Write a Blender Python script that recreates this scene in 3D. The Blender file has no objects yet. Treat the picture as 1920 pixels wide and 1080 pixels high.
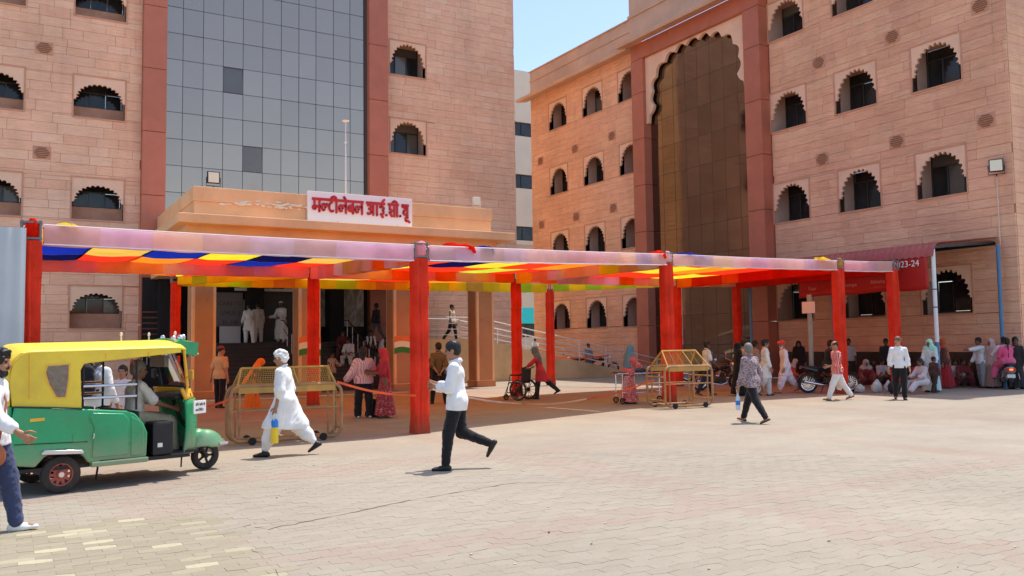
import bpy, bmesh, math, random
import numpy as np
from math import sin, cos, pi, radians, sqrt
from mathutils import Vector, Matrix
SC = bpy.context.scene
COL = SC.collection
# ---------------------------------------------------------------- camera
FPX = 1600.0; CAMZ = 1.64
PIT, ROL, YAW = radians(3.718), radians(-0.815), radians(30.72)
FW = np.array([sin(YAW)*cos(PIT), cos(YAW)*cos(PIT), sin(PIT)])
_r0 = np.array([cos(YAW), -sin(YAW), 0.0]); _u0 = np.cross(_r0, FW)
RT = _r0*cos(ROL) + _u0*sin(ROL); UP = np.cross(RT, FW)
CO = np.array([0, 0, CAMZ])
cd = bpy.data.cameras.new('camera'); cam = bpy.data.objects.new('camera', cd); COL.objects.link(cam)
cd.sensor_width = 36; cd.lens = 36*FPX/1920; cd.clip_start = .05; cd.clip_end = 4000
cam.matrix_world = Matrix(((RT[0], UP[0], -FW[0], 0), (RT[1], UP[1], -FW[1], 0), (RT[2], UP[2], -FW[2], CAMZ), (0, 0, 0, 1)))
SC.camera = cam
# ---------------------------------------------------------------- light
SUN_EL = radians(71); SUN_TO = (0.968, 0.25)          # horizontal direction towards the sun
w = bpy.data.worlds.new('World'); SC.world = w; w.use_nodes = True
nt = w.node_tree; bg = nt.nodes['Background']
sky = nt.nodes.new('ShaderNodeTexSky'); sky.sky_type = 'NISHITA'; sky.sun_disc = False
sky.sun_elevation = SUN_EL; sky.sun_rotation = math.atan2(SUN_TO[0], SUN_TO[1])
sky.altitude = 200; sky.air_density = 1.0; sky.dust_density = 1.4; sky.ozone_density = 1.0
nt.links.new(sky.outputs[0], bg.inputs[0]); bg.inputs[1].default_value = 0.13
sl = bpy.data.lights.new('sun', 'SUN'); sl.energy = 2.55; sl.angle = radians(.53); sl.color = (1, .95, .87)
so = bpy.data.objects.new('sun', sl); COL.objects.link(so)
_d = Vector((-SUN_TO[0]*cos(SUN_EL), -SUN_TO[1]*cos(SUN_EL), -sin(SUN_EL)))
so.rotation_euler = _d.to_track_quat('-Z', 'Y').to_euler(); so.location = (20, 10, 60)
SC.view_settings.view_transform = 'Standard'; SC.view_settings.look = 'None'
SC.view_settings.exposure = 0.94; SC.view_settings.gamma = 1.0
SC.render.engine = 'CYCLES'; SC.cycles.use_denoising = True
SC.cycles.max_bounces = 8; SC.cycles.diffuse_bounces = 4; SC.cycles.glossy_bounces = 3; SC.cycles.transmission_bounces = 4
SC.cycles.sample_clamp_indirect = 6
# ---------------------------------------------------------------- pixel -> place (1920x1080 pixels)
def ray(x, y): return ((x-960)/FPX)*RT - ((y-540)/FPX)*UP + FW
def G(x, y, z=0.0):
    d = ray(x, y); return CO + d*((z-CAMZ)/d[2])
def PY(x, y, Y):
    d = ray(x, y); return CO + d*(Y/d[1])
def PX(x, y, X):
    d = ray(x, y); return CO + d*(X/d[0])
def PROJ(p):
    d = np.array(p, float) - CO; w = d@FW
    return 960+FPX*(d@RT)/w, 540-FPX*(d@UP)/w, w
def facing(deg):      # 0 = away from the camera, 90 = to the right, 180 = towards it, 270 = left ; returns rotation for +Y-facing things
    return -YAW - radians(deg)
# ---------------------------------------------------------------- object helpers
def tag(o, label=None, cat=None, group=None, kind=None):
    if label: o['label'] = label
    if cat: o['category'] = cat
    if group: o['group'] = group
    if kind: o['kind'] = kind
    return o
def empty(name, loc=(0, 0, 0), rz=0.0, parent=None):
    o = bpy.data.objects.new(name, None); COL.objects.link(o)
    o.location = loc; o.rotation_euler = (0, 0, rz); o.empty_display_size = .2
    if parent: o.parent = parent
    return o
def thing(name, label, cat, loc=(0, 0, 0), rz=0.0, group=None):
    return tag(empty(name, loc, rz), label, cat, group)
def link(name, me, parent=None, loc=None, rot=None, scale=None):
    o = bpy.data.objects.new(name, me); COL.objects.link(o)
    if parent: o.parent = parent
    if loc is not None: o.location = loc
    if rot is not None: o.rotation_euler = rot
    if scale is not None: o.scale = scale
    return o
def copy_tree(o, parent=None):
    c = o.copy(); COL.objects.link(c); c.parent = parent
    for ch in list(o.children): copy_tree(ch, c)
    return c
def frame_of(d, up=(0, 0, 1)):
    d = Vector(d).normalized(); u = Vector(up)
    if abs(d.dot(u)) > .97: u = Vector((0, 1, 0)) if abs(d.y) < .9 else Vector((1, 0, 0))
    s = d.cross(u).normalized(); t = s.cross(d).normalized()
    return d, s, t
class MB:
    def __init__(s): s.v = []; s.f = []; s.m = []; s.cm = 0
    def add(s, vs, fs):
        b = len(s.v); s.v += [tuple(map(float, p)) for p in vs]
        for f in fs: s.f.append(tuple(i+b for i in f)); s.m.append(s.cm)
        return s
    def box(s, x0, x1, y0, y1, z0, z1):
        return s.add([(x0,y0,z0),(x1,y0,z0),(x1,y1,z0),(x0,y1,z0),(x0,y0,z1),(x1,y0,z1),(x1,y1,z1),(x0,y1,z1)],
                     [(0,3,2,1),(4,5,6,7),(0,1,5,4),(1,2,6,5),(2,3,7,6),(3,0,4,7)])
    def cbox(s, x0, x1, y0, y1, z0, z1, c=.01):      # box with chamfered edges
        c = min(c, (x1-x0)*.45, (y1-y0)*.45, (z1-z0)*.45); vs = []; 
        bm = bmesh.new(); bmesh.ops.create_cube(bm, size=1)
        for v in bm.verts: v.co = ((x0+x1)/2+v.co.x*(x1-x0), (y0+y1)/2+v.co.y*(y1-y0), (z0+z1)/2+v.co.z*(z1-z0))
        bmesh.ops.bevel(bm, geom=bm.edges[:], offset=c, segments=2, affect='EDGES', profile=.6)
        return s.bm(bm)
    def bm(s, bm):
        bm.verts.index_update()
        s.add([v.co[:] for v in bm.verts], [[v.index for v in f.verts] for f in bm.faces]); bm.free(); return s
    def bar(s, p0, p1, w, h=None, up=(0, 0, 1)):
        h = h or w; p0 = Vector(p0); p1 = Vector(p1); d, a, b = frame_of(p1-p0, up)
        vs = []
        for p in (p0, p1):
            for i, j in ((-1,-1),(1,-1),(1,1),(-1,1)): vs.append(p+a*(i*w/2)+b*(j*h/2))
        return s.add(vs, [(3,2,1,0),(4,5,6,7),(0,1,5,4),(1,2,6,5),(2,3,7,6),(3,0,4,7)])
    def tube(s, pts, r, n=8, cap=True, closed=False):
        pts = [Vector(p) for p in pts]; N = len(pts); rs = r if hasattr(r, '__len__') else [r]*N
        vs = []; prev = None
        for i, p in enumerate(pts):
            if closed: d = pts[(i+1) % N]-pts[i-1]
            else: d = pts[min(i+1, N-1)]-pts[max(i-1, 0)]
            d, a, b = frame_of(d)
            if prev is not None:
                a = (prev - d*prev.dot(d)).normalized(); b = d.cross(a)
            else: b = d.cross(a)
            prev = a
            for k in range(n):
                t = 2*pi*k/n; vs.append(p + a*(cos(t)*rs[i]) + b*(sin(t)*rs[i]))
        fs = []
        for i in range(N if closed else N-1):
            j = (i+1) % N
            for k in range(n): fs.append((i*n+k, i*n+(k+1) % n, j*n+(k+1) % n, j*n+k))
        if cap and not closed: fs.append(tuple(range(n-1, -1, -1))); fs.append(tuple(range((N-1)*n, N*n)))
        return s.add(vs, fs)
    def prism(s, poly, o, ux, uy, dn):   # polygon (2d) in plane o+x*ux+y*uy, extruded by vector dn
        o = Vector(o); ux = Vector(ux); uy = Vector(uy); dn = Vector(dn); n = len(poly)
        vs = [o+ux*x+uy*y for x, y in poly] + [o+ux*x+uy*y+dn for x, y in poly]
        fs = [tuple(range(n)), tuple(range(2*n-1, n-1, -1))]
        for i in range(n): fs.append((i, n+i, n+(i+1) % n, (i+1) % n))
        return s.add(vs, fs)
    def lathe(s, prof, c=(0, 0, 0), ax=(0, 0, 1), n=20, cap=True):   # prof: (radius, height along axis)
        d, a, b = frame_of(ax); c = Vector(c); vs = []; N = len(prof)
        for r, h in prof:
            for k in range(n):
                t = 2*pi*k/n; vs.append(c+d*h+a*(cos(t)*r)+b*(sin(t)*r))
        fs = [(i*n+k, i*n+(k+1) % n, (i+1)*n+(k+1) % n, (i+1)*n+k) for i in range(N-1) for k in range(n)]
        if cap and prof[0][0] > 1e-4: fs.append(tuple(range(n-1, -1, -1)))
        if cap and prof[-1][0] > 1e-4: fs.append(tuple(range((N-1)*n, N*n)))
        return s.add(vs, fs)
    def ell(s, c, r, n=12, m=8):
        vs = []; c = Vector(c)
        for i in range(m+1):
            th = pi*i/m
            for k in range(n):
                t = 2*pi*k/n; vs.append(c+Vector((r[0]*sin(th)*cos(t), r[1]*sin(th)*sin(t), r[2]*cos(th))))
        return s.add(vs, [(i*n+k, (i+1)*n+k, (i+1)*n+(k+1) % n, i*n+(k+1) % n) for i in range(m) for k in range(n)])
    def grid(s, fn, nu, nv):
        vs = [fn(i/nu, j/nv) for j in range(nv+1) for i in range(nu+1)]
        return s.add(vs, [(j*(nu+1)+i, j*(nu+1)+i+1, (j+1)*(nu+1)+i+1, (j+1)*(nu+1)+i) for j in range(nv) for i in range(nu)])
    def mesh(s, name, mats, smooth=False, fix=True, weld=False):
        me = bpy.data.meshes.new(name); me.from_pydata(s.v, [], s.f)
        mats = mats if isinstance(mats, (list, tuple)) else [mats]
        for m in mats: me.materials.append(m)
        if len(mats) > 1: me.polygons.foreach_set('material_index', s.m)
        if fix:
            bm = bmesh.new(); bm.from_mesh(me)
            if weld: bmesh.ops.remove_doubles(bm, verts=bm.verts, dist=1e-5)
            bmesh.ops.recalc_face_normals(bm, faces=bm.faces); bm.to_mesh(me); bm.free()
        if smooth:
            me.polygons.foreach_set('use_smooth', [True]*len(me.polygons))
            if smooth != 2:
                try: me.set_sharp_from_angle(angle=radians(38))
                except Exception: pass
        me.update(); return me
    def build(s, name, mats, parent=None, smooth=False, **k):
        return link(name, s.mesh(name, mats, smooth, **{a: b for a, b in k.items() if a in ('fix', 'weld')}), parent, k.get('loc'), k.get('rot'))
# ---------------------------------------------------------------- materials
def srgb(r, g, b):
    f = lambda c: (c/255/12.92) if c/255 <= .04045 else ((c/255+.055)/1.055)**2.4
    return (f(r), f(g), f(b))
class NT:
    def __init__(s, name):
        s.mat = bpy.data.materials.new(name); s.mat.use_nodes = True; s.t = s.mat.node_tree
        s.b = s.t.nodes['Principled BSDF']; s.out = s.t.nodes['Material Output']
    def n(s, typ, **k):
        x = s.t.nodes.new('ShaderNode'+typ)
        for a, v in k.items():
            if a.startswith('i_'):
                key = a[2:]; key = int(key) if key.isdigit() else key
                s.set(x.inputs[key], v)
            else: setattr(x, a, v)
        return x
    def set(s, inp, v):
        if isinstance(v, bpy.types.NodeSocket): s.t.links.new(v, inp)
        elif isinstance(v, bpy.types.Node): s.t.links.new(v.outputs[0], inp)
        else:
            if inp.type == 'RGBA' and len(v) == 3: v = (*v, 1)
            inp.default_value = v
    def math(s, op, a, b=0.0, c=None, clamp=False):
        x = s.n('Math', operation=op, use_clamp=clamp); s.set(x.inputs[0], a); s.set(x.inputs[1], b)
        if c is not None: s.set(x.inputs[2], c)
        return x.outputs[0]
    def mix(s, f, a, b, mode='MIX'):
        x = s.n('Mix', data_type='RGBA', blend_type=mode); s.set(x.inputs[0], f); s.set(x.inputs[6], a); s.set(x.inputs[7], b)
        return x.outputs[2]
    def ramp(s, f, stops, interp='LINEAR'):
        x = s.n('ValToRGB'); s.set(x.inputs[0], f); e = x.color_ramp; e.interpolation = interp
        while len(e.elements) < len(stops): e.elements.new(.5)
        for el, (p, c) in zip(e.elements, stops): el.position = p; el.color = (*c, 1) if len(c) == 3 else c
        return x.outputs[0]
    def noise(s, vec, scale, detail=4, rough=.55, dim='3D'):
        return s.n('TexNoise', i_Vector=vec, i_Scale=scale, i_Detail=detail, i_Roughness=rough).outputs[0]
    def pos(s): return s.n('NewGeometry').outputs['Position']
    def obj(s): return s.n('TexCoord').outputs['Object']
    def sep(s, v):
        return s.n('SeparateXYZ', i_0=v).outputs
    def scalev(s, v, sc):
        return s.n('VectorMath', operation='MULTIPLY', i_0=v, i_1=sc).outputs[0]
    def bump(s, h, strength=.3, dist=.01):
        x = s.n('Bump', i_Strength=strength, i_Distance=dist); s.set(x.inputs['Height'], h); s.set(s.b.inputs['Normal'], x); return x
    def rnd(s):      # one random number for every piece, loose or joined
        a = s.n('ObjectInfo').outputs['Random']; b = s.n('NewGeometry').outputs['Random Per Island']
        return s.math('FRACT', s.math('ADD', a, b))
    def fin(s, col, rough=.7, metal=0, spec=.5, **k):
        s.set(s.b.inputs['Base Color'], col); s.set(s.b.inputs['Roughness'], rough); s.set(s.b.inputs['Metallic'], metal)
        s.set(s.b.inputs['Specular IOR Level'], spec)
        for a, v in k.items(): s.set(s.b.inputs[a.replace('_', ' ')], v)
        return s.mat
def M(name, col, rough=.7, var=.15, vs=3.0, metal=0, spec=.4, bump=0, bs=60, coords='obj', dirt=0, coat=0, piece=0, low=0):
    t = NT(name); p = t.obj() if coords == 'obj' else t.pos()
    nz = t.noise(p, vs, 5)
    f = t.n('MapRange', i_0=nz, i_1=.25, i_2=.75, i_3=1-var, i_4=1+var).outputs[0]
    if piece: f = t.math('MULTIPLY', f, t.n('MapRange', i_0=t.rnd(), i_3=1-piece, i_4=1+piece).outputs[0])
    c = t.mix(1.0, col, t.n('CombineColor', i_0=f, i_1=f, i_2=f).outputs[0], 'MULTIPLY')
    if dirt:
        d = t.ramp(t.noise(p, vs*.7, 8, .65), [(.45, (0, 0, 0)), (.75, (1, 1, 1))])
        c = t.mix(t.math('MULTIPLY', t.n('RGBToBW', i_0=d).outputs[0], dirt), c, srgb(112, 92, 72))
    if low:      # road dust on the lowest part of the thing
        z_ = t.sep(p)[2]; k_ = t.n('MapRange', i_0=t.math('ADD', z_, t.math('MULTIPLY', t.noise(p, 7, 6, .7), -.35)), i_1=.45, i_2=.02, i_3=0, i_4=low).outputs[0]
        c = t.mix(k_, c, srgb(168, 148, 124))
    rr = t.n('MapRange', i_0=t.noise(p, vs*2.3, 3), i_1=.3, i_2=.7, i_3=max(.02, rough-.08), i_4=min(1, rough+.08)).outputs[0]
    if bump: t.bump(t.noise(p, bs, 4), bump, .01)
    m = t.fin(c, rr, metal, spec)
    if coat: t.b.inputs['Coat Weight'].default_value = coat; t.b.inputs['Coat Roughness'].default_value = .06
    return m
def CLOTH(name, col, transl=.5, var=.12, vs=2.0, col2=None, coords='pos', weave=0.15, low=0):
    t = NT(name); p = t.pos() if coords == 'pos' else t.obj()
    f = t.n('MapRange', i_0=t.noise(p, vs, 4), i_1=.3, i_2=.7, i_3=1-var, i_4=1+var).outputs[0]
    g = t.n('MapRange', i_0=t.rnd(), i_3=.9, i_4=1.08).outputs[0]; f = t.math('MULTIPLY', f, g)
    c = t.mix(1.0, col, t.n('CombineColor', i_0=f, i_1=f, i_2=f).outputs[0], 'MULTIPLY')
    if low:
        k_ = t.n('MapRange', i_0=t.math('ADD', t.sep(p)[2], t.math('MULTIPLY', t.noise(p, 6, 6, .7), -.3)), i_1=.30, i_2=-.1, i_3=0, i_4=low).outputs[0]
        c = t.mix(k_, c, srgb(128, 82, 62))
    bp = t.n('Bump', i_Strength=weave, i_Distance=.02); t.set(bp.inputs['Height'], t.math('ADD', t.noise(p, vs*4, 3), t.noise(t.scalev(p, (1, 1, .35)), vs*11, 4)))
    d = t.n('BsdfDiffuse', i_Color=c); tr = t.n('BsdfTranslucent', i_Color=c)
    t.set(d.inputs['Normal'], bp); t.set(tr.inputs['Normal'], bp)
    mx = t.n('MixShader', i_0=transl); t.set(mx.inputs[1], d); t.set(mx.inputs[2], tr)
    t.t.nodes.remove(t.b); t.set(t.out.inputs[0], mx); return t.mat
RNG = random.Random(7)
# ================================================================ materials of the setting
def stone_mat(name, tones, bumpk=.5, strata=1.0):
    t = NT(name); p = t.pos(); r = t.rnd()
    k = len(tones); c = t.ramp(r, [(i/(k-1), a) for i, a in enumerate(tones)])
    big = t.noise(p, .35, 4); st = t.noise(t.scalev(p, (1.2, 1.2, 9.0)), 1.6, 6, .6)
    f = t.math('ADD', t.n('MapRange', i_0=big, i_1=.3, i_2=.7, i_3=.86, i_4=1.12).outputs[0], t.n('MapRange', i_0=st, i_1=.3, i_2=.7, i_3=-.10, i_4=.10).outputs[0])
    c = t.mix(1.0, c, t.n('CombineColor', i_0=f, i_1=f, i_2=f).outputs[0], 'MULTIPLY')
    stain = t.ramp(t.noise(t.scalev(p, (1, 1, .25)), .8, 7, .65), [(.52, (0, 0, 0)), (.78, (1, 1, 1))])
    c = t.mix(t.math('MULTIPLY', t.n('RGBToBW', i_0=stain).outputs[0], .22), c, srgb(150, 118, 100))
    sk = t.n('RGBToBW', i_0=t.ramp(t.noise(t.scalev(p, (1, 1, .05)), 2.2, 6, .7), [(.55, (0, 0, 0)), (.8, (1, 1, 1))])).outputs[0]
    c = t.mix(t.math('MULTIPLY', sk, .20), c, srgb(128, 98, 82))
    h = t.math('ADD', t.noise(t.scalev(p, (1, 1, 3.5)), 7, 6, .65), t.math('MULTIPLY', st, strata))
    t.bump(h, bumpk, .05)
    return t.fin(c, .85, 0, .25)
TONES_A = [srgb(243, 189, 156), srgb(247, 197, 164), srgb(244, 192, 158), srgb(248, 203, 172), srgb(241, 185, 153)]
TONES_B = [srgb(244, 188, 152), srgb(241, 183, 148), srgb(247, 195, 158), srgb(243, 187, 154), srgb(239, 180, 147)]
MS_A = stone_mat('pink_sandstone', TONES_A, .6); MS_B = stone_mat('peach_sandstone', TONES_B, .8, 1.5)
MS_F = stone_mat('sunlit_rough_sandstone', [srgb(250, 204, 156), srgb(246, 194, 146), srgb(252, 212, 168)], 1.0, 2.0)  # rough flank stone, sunlight put into its paler colour
M_JOINT = M('mortar', srgb(172, 124, 100), .95, .2, 2, coords='pos')
M_PLA = M('arch_stone', srgb(240, 198, 168), .8, .1, 1.2, bump=.2, bs=20, coords='pos')
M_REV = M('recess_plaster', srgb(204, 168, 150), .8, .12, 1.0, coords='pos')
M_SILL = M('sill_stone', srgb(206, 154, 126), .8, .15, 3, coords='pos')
M_ALU = M('dark_aluminium', srgb(70, 66, 62), .45, .1, 5, metal=.4)
M_RED = M('red_granite', srgb(188, 112, 88), .5, .10, 1.6, coords='pos', bump=.05, bs=30, piece=.05)
M_SHADE = M('painted_shade', srgb(58, 46, 42), .35, .2, 3, coords='pos', piece=.08)  # near-black colour standing in for shade along the wall foot
M_BLACK = M('black_metal', srgb(32, 30, 30), .5, .2, 4)
def glass_mat(name, col, rough, wob, metal=1.0, piece=.05, tint=None):
    t = NT(name); p = t.pos(); r = t.rnd()
    f = t.n('MapRange', i_0=r, i_3=1-piece, i_4=1+piece).outputs[0]
    c = t.mix(1.0, col, t.n('CombineColor', i_0=f, i_1=f, i_2=f).outputs[0], 'MULTIPLY')
    dust = t.ramp(t.noise(t.scalev(p, (1, 1, .6)), 1.1, 7, .65), [(.4, (0, 0, 0)), (.8, (1, 1, 1))])
    d = t.n('RGBToBW', i_0=dust).outputs[0]
    c = t.mix(t.math('MULTIPLY', d, .15), c, srgb(150, 140, 130))
    t.bump(t.noise(p, .9, 2), wob, .04)
    return t.fin(c, t.math('ADD', rough, t.math('MULTIPLY', d, .12)), metal, .5)
M_CURT = glass_mat('grey_mirror_glass', srgb(180, 158, 140), .07, .06, .88, .035)
M_CURT2 = glass_mat('opened_pane_glass', srgb(118, 112, 104), .2, .1, .6)
M_BROWN = glass_mat('brown_mirror_glass', srgb(128, 116, 104), .04, .10, 1.0, .10)
M_BRMUL = M('brown_mullion', srgb(88, 62, 48), .5, .1, 3)
M_WGL = glass_mat('window_glass', srgb(38, 40, 42), .06, .1, .25, .25)
M_WGL2 = glass_mat('curtained_glass', srgb(104, 100, 96), .10, .1, .1, .35)
M_CONC = M('pale_concrete', srgb(214, 176, 150), .85, .12, .8, bump=.15, bs=12, coords='pos', dirt=.25)
M_CREAM = M('cream_paint', srgb(226, 210, 190), .8, .06, .5, coords='pos', dirt=.1)
M_ORANGE = M('ochre_plaster', srgb(238, 188, 140), .75, .10, .9, bump=.12, bs=14, coords='pos', dirt=.25)
M_TAN = M('tan_tile', srgb(186, 128, 84), .35, .14, 1.3, coords='pos', dirt=.15)
M_WHITE = M('white_paint', srgb(232, 228, 222), .5, .05, 3)
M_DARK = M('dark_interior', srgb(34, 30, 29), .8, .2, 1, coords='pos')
M_PAPER = M('paper', srgb(226, 214, 196), .8, .08, 8)
# ================================================================ ground
def ground_mat():
    t = NT('plaza_paving'); p = t.pos(); X, Y, Z = t.sep(p)
    big = t.noise(p, .16, 6, .6); mid = t.noise(p, .9, 6, .6); fine = t.noise(p, 26, 4, .6)
    base = t.ramp(big, [(.3, srgb(152, 139, 123)), (.5, srgb(159, 147, 131)), (.7, srgb(164, 153, 136))])
    # red paver bands, along the courtyard and across it
    def band(c, o, per, hw, wob):
        d = t.math('ADD', t.math('SUBTRACT', c, o), t.math('MULTIPLY', t.math('SUBTRACT', wob, .5), .25))
        q = t.math('ABSOLUTE', t.math('WRAP', d, per/2, -per/2))
        return t.math('SMOOTH_MIN', 1.0, t.math('MULTIPLY', t.math('SUBTRACT', hw, q), 9.0), .05, clamp=True)
    b = t.math('MAXIMUM', band(X, BANDX, 5.2, .36, mid), band(Y, BANDY, 4.6, .36, mid))
    wear = t.n('MapRange', i_0=t.noise(p, .5, 5, .6), i_1=.35, i_2=.7, i_3=.26, i_4=.03).outputs[0]
    base = t.mix(t.math('MULTIPLY', b, wear), base, srgb(160, 122, 104))
    br = t.n('TexBrick', i_Vector=p, i_Scale=1.0); br.offset = .5; br.squash = 1
    t.set(br.inputs['Color1'], (1, 1, 1)); t.set(br.inputs['Color2'], (.86, .85, .84)); t.set(br.inputs['Mortar'], (.80, .78, .75))
    t.set(br.inputs['Mortar Size'], .006); t.set(br.inputs['Brick Width'], .24); t.set(br.inputs['Row Height'], .12); t.set(br.inputs['Mortar Smooth'], .3)
    base = t.mix(.35, base, br.outputs[0], 'MULTIPLY')
    f = t.math('ADD', t.n('MapRange', i_0=mid, i_1=.25, i_2=.75, i_3=.88, i_4=1.08).outputs[0], t.n('MapRange', i_0=fine, i_1=.3, i_2=.7, i_3=-.07, i_4=.07).outputs[0])
    base = t.mix(1.0, base, t.n('CombineColor', i_0=f, i_1=f, i_2=f).outputs[0], 'MULTIPLY')
    sn = t.n('RGBToBW', i_0=t.ramp(t.noise(p, .55, 8, .7), [(.52, (0, 0, 0)), (.74, (1, 1, 1))])).outputs[0]
    base = t.mix(t.math('MULTIPLY', sn, .10), base, srgb(118, 104, 88))
    t.bump(t.math('ADD', br.outputs[1], t.math('MULTIPLY', fine, .6)), .25, .006)
    return t.fin(base, .82, 0, .3)
_c = G(1380, 937); BANDX, BANDY = float(_c[0]), float(_c[1])
M_GROUND = ground_mat()
g = MB(); g.add([(-900, -900, -.004), (900, -900, -.004), (900, 900, -.004), (-900, 900, -.004)], [(0, 1, 2, 3)])
ground = g.build('ground', M_GROUND, fix=False); tag(ground, kind='structure')
def paver_mat(name, tones):
    t = NT(name); p = t.pos(); r = t.rnd()
    c = t.ramp(r, [(i/(len(tones)-1), a) for i, a in enumerate(tones)])
    big = t.noise(p, .3, 5, .6); fine = t.noise(p, 40, 5, .65)
    f = t.math('ADD', t.n('MapRange', i_0=big, i_1=.3, i_2=.7, i_3=.9, i_4=1.08).outputs[0], t.n('MapRange', i_0=fine, i_1=.3, i_2=.7, i_3=-.08, i_4=.08).outputs[0])
    c = t.mix(1.0, c, t.n('CombineColor', i_0=f, i_1=f, i_2=f).outputs[0], 'MULTIPLY')
    sn = t.n('RGBToBW', i_0=t.ramp(t.noise(p, .55, 8, .7), [(.52, (0, 0, 0)), (.74, (1, 1, 1))])).outputs[0]
    c = t.mix(t.math('MULTIPLY', sn, .10), c, srgb(118, 104, 88))
    t.bump(fine, .25, .004)
    return t.fin(c, .82, 0, .3)
MP = [paver_mat('grey_paver', [srgb(152, 141, 125), srgb(155, 144, 128), srgb(158, 147, 131), srgb(153, 142, 126)]),
      paver_mat('red_paver', [srgb(156, 141, 126), srgb(155, 137, 122), srgb(157, 142, 127)]),
      paver_mat('yellow_paver', [srgb(147, 136, 114), srgb(151, 140, 119), srgb(148, 136, 115), srgb(153, 142, 121), srgb(157, 146, 123), srgb(181, 172, 142)])]
def paver_poly(w=.24, h=.12, gp=.0010, z=.012):
    a = w/2-gp; b = h/2-gp; e = .25*w
    top = [(-a, b-z/2), (-e-.018, b-z/2), (-e+.018, b+z/2), (e-.018, b+z/2), (e+.018, b-z/2), (a, b-z/2)]
    bot = [(-a, -b+z/2), (-e-.018, -b+z/2), (-e+.018, -b-z/2), (e-.018, -b-z/2), (e+.018, -b+z/2), (a, -b+z/2)]
    return bot + top[::-1]
PPOLY = paver_poly()
def build_pavers():
    cells = []
    ex, ey = G(500, 1052)[:2]; ty = G(300, 962)[1]
    for j in range(20, 130):
        y = j*.12 + .03
        for i in range(-30, 110):
            x = i*.24 + (.12 if j % 2 else 0)
            d = sqrt(x*x+y*y)
            if d > 13.0 or d < 4.8: continue
            px, py, wd = PROJ((x, y, 0))
            if wd < 1 or px < -70 or px > 1990 or py > 1130: continue
            wob = .12*sin(y*3.1)+.1*sin(x*2.3)
            qx = abs((x-BANDX+2.6+wob) % 5.2-2.6); qy = abs((y-BANDY+2.3+wob) % 4.6-2.3)
            k = 1 if (qx < .36 or qy < .36) else 0
            if k == 1 and RNG.random() < .12: k = 0
            if x < ex+.06*sin(y*9) and y < ty+.1*sin(x*3) and RNG.random() < min(1, .35+1.6*(ty+.1-y)): k = 2
            cells.append((d, x, y, k))
    cells.sort()
    ms = []
    for k in range(3):
        m = MB(); m.prism(PPOLY, (0, 0, -.03), (1, 0, 0), (0, 1, 0), (0, 0, .03)); ms.append(m.mesh('paver', MP[k], fix=True))
    rest = [MB(), MB(), MB()]
    for n, (d, x, y, k) in enumerate(cells):
        dz = RNG.uniform(-.0012, .0008); tx, ty_ = RNG.gauss(0, .002), RNG.gauss(0, .004)
        if n < 300:
            link('paver', ms[k], ground, (x, y, dz), (tx, ty_, RNG.gauss(0, .012)))
        else:
            m = rest[k]; b = len(m.v); n0 = len(PPOLY); a = RNG.gauss(0, .012); ca, sa = cos(a), sin(a)
            for zz in (-.03, 0):
                for u, v in PPOLY: m.v.append((x+u*ca-v*sa, y+u*sa+v*ca, zz+dz+(u*-ty_+v*tx if zz == 0 else 0)))
            m.f.append(tuple(b+n0+i for i in range(n0))); m.m.append(0)
            for i in range(n0): m.f.append((b+i, b+(i+1) % n0, b+n0+(i+1) % n0, b+n0+i)); m.m.append(0)
    for k in range(3):
        if rest[k].f: tag(rest[k].build('pavers', MP[k], ground, fix=False), kind='stuff')
build_pavers()
M_CRACK = M('crack_dirt', srgb(74, 62, 50), .95, .2, 6, coords='pos')
def crack(pts, wd, seed):
    rr = random.Random(seed); P = []
    for (x0, y0), (x1, y1) in zip(pts[:-1], pts[1:]):
        a = G(x0, y0); b = G(x1, y1); n = max(3, int(np.linalg.norm(b-a)/.09))
        for i in range(n): P.append(a+(b-a)*(i/n)+np.array([rr.uniform(-.02, .02), rr.uniform(-.022, .022), 0]))
    vs = []; fs = []
    for i, p in enumerate(P):
        w_ = wd*rr.uniform(.15, 1.2)*min(1, i/3+.1, (len(P)-1-i)/3+.1); vs += [(p[0], p[1]-w_, .002), (p[0], p[1]+w_, .002)]
    MB().add(vs, [(2*i, 2*i+2, 2*i+3, 2*i+1) for i in range(len(P)-1)]).build('crack', M_CRACK, ground, fix=False)
crack([(418, 995), (470, 985), (500, 993), (640, 965), (760, 940), (960, 906), (1075, 905)], .011, 1); crack([(470, 1027), (488, 1042), (512, 1068), (540, 1090)], .016, 2)
rc = random.Random(5)
for i in range(34):
    x0 = rc.uniform(700, 1900); y0 = rc.uniform(850, 1070); crack([(x0, y0), (x0+rc.uniform(14, 46), y0+rc.uniform(-3, 12))], .005, 10+i)
# ================================================================ building kit
def rsub(r, o):
    a0, a1, b0, b1 = r; c0, c1, d0, d1 = o
    if c0 >= a1 or c1 <= a0 or d0 >= b1 or d1 <= b0: return [r]
    out = []
    if d0 > b0: out.append((a0, a1, b0, d0))
    if d1 < b1: out.append((a0, a1, d1, b1))
    m0, m1 = max(b0, d0), min(b1, d1)
    if c0 > a0: out.append((a0, c0, m0, m1))
    if c1 < a1: out.append((c1, a1, m0, m1))
    return out
_unit = {}
def unit_stone(mat):
    if mat.name not in _unit:
        m = MB(); m.cm = 0; e = .5; i = .46
        _unit[mat.name] = MB().add([(-e,-e,-e),(e,-e,-e),(e,e,-e),(-e,e,-e),(-e,-e,e),(e,-e,e),(e,e,e),(-e,e,e)],
            [(0,3,2,1),(4,5,6,7),(0,1,5,4),(1,2,6,5),(2,3,7,6),(3,0,4,7)]).mesh('stone', mat)
    return _unit[mat.name]
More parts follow.
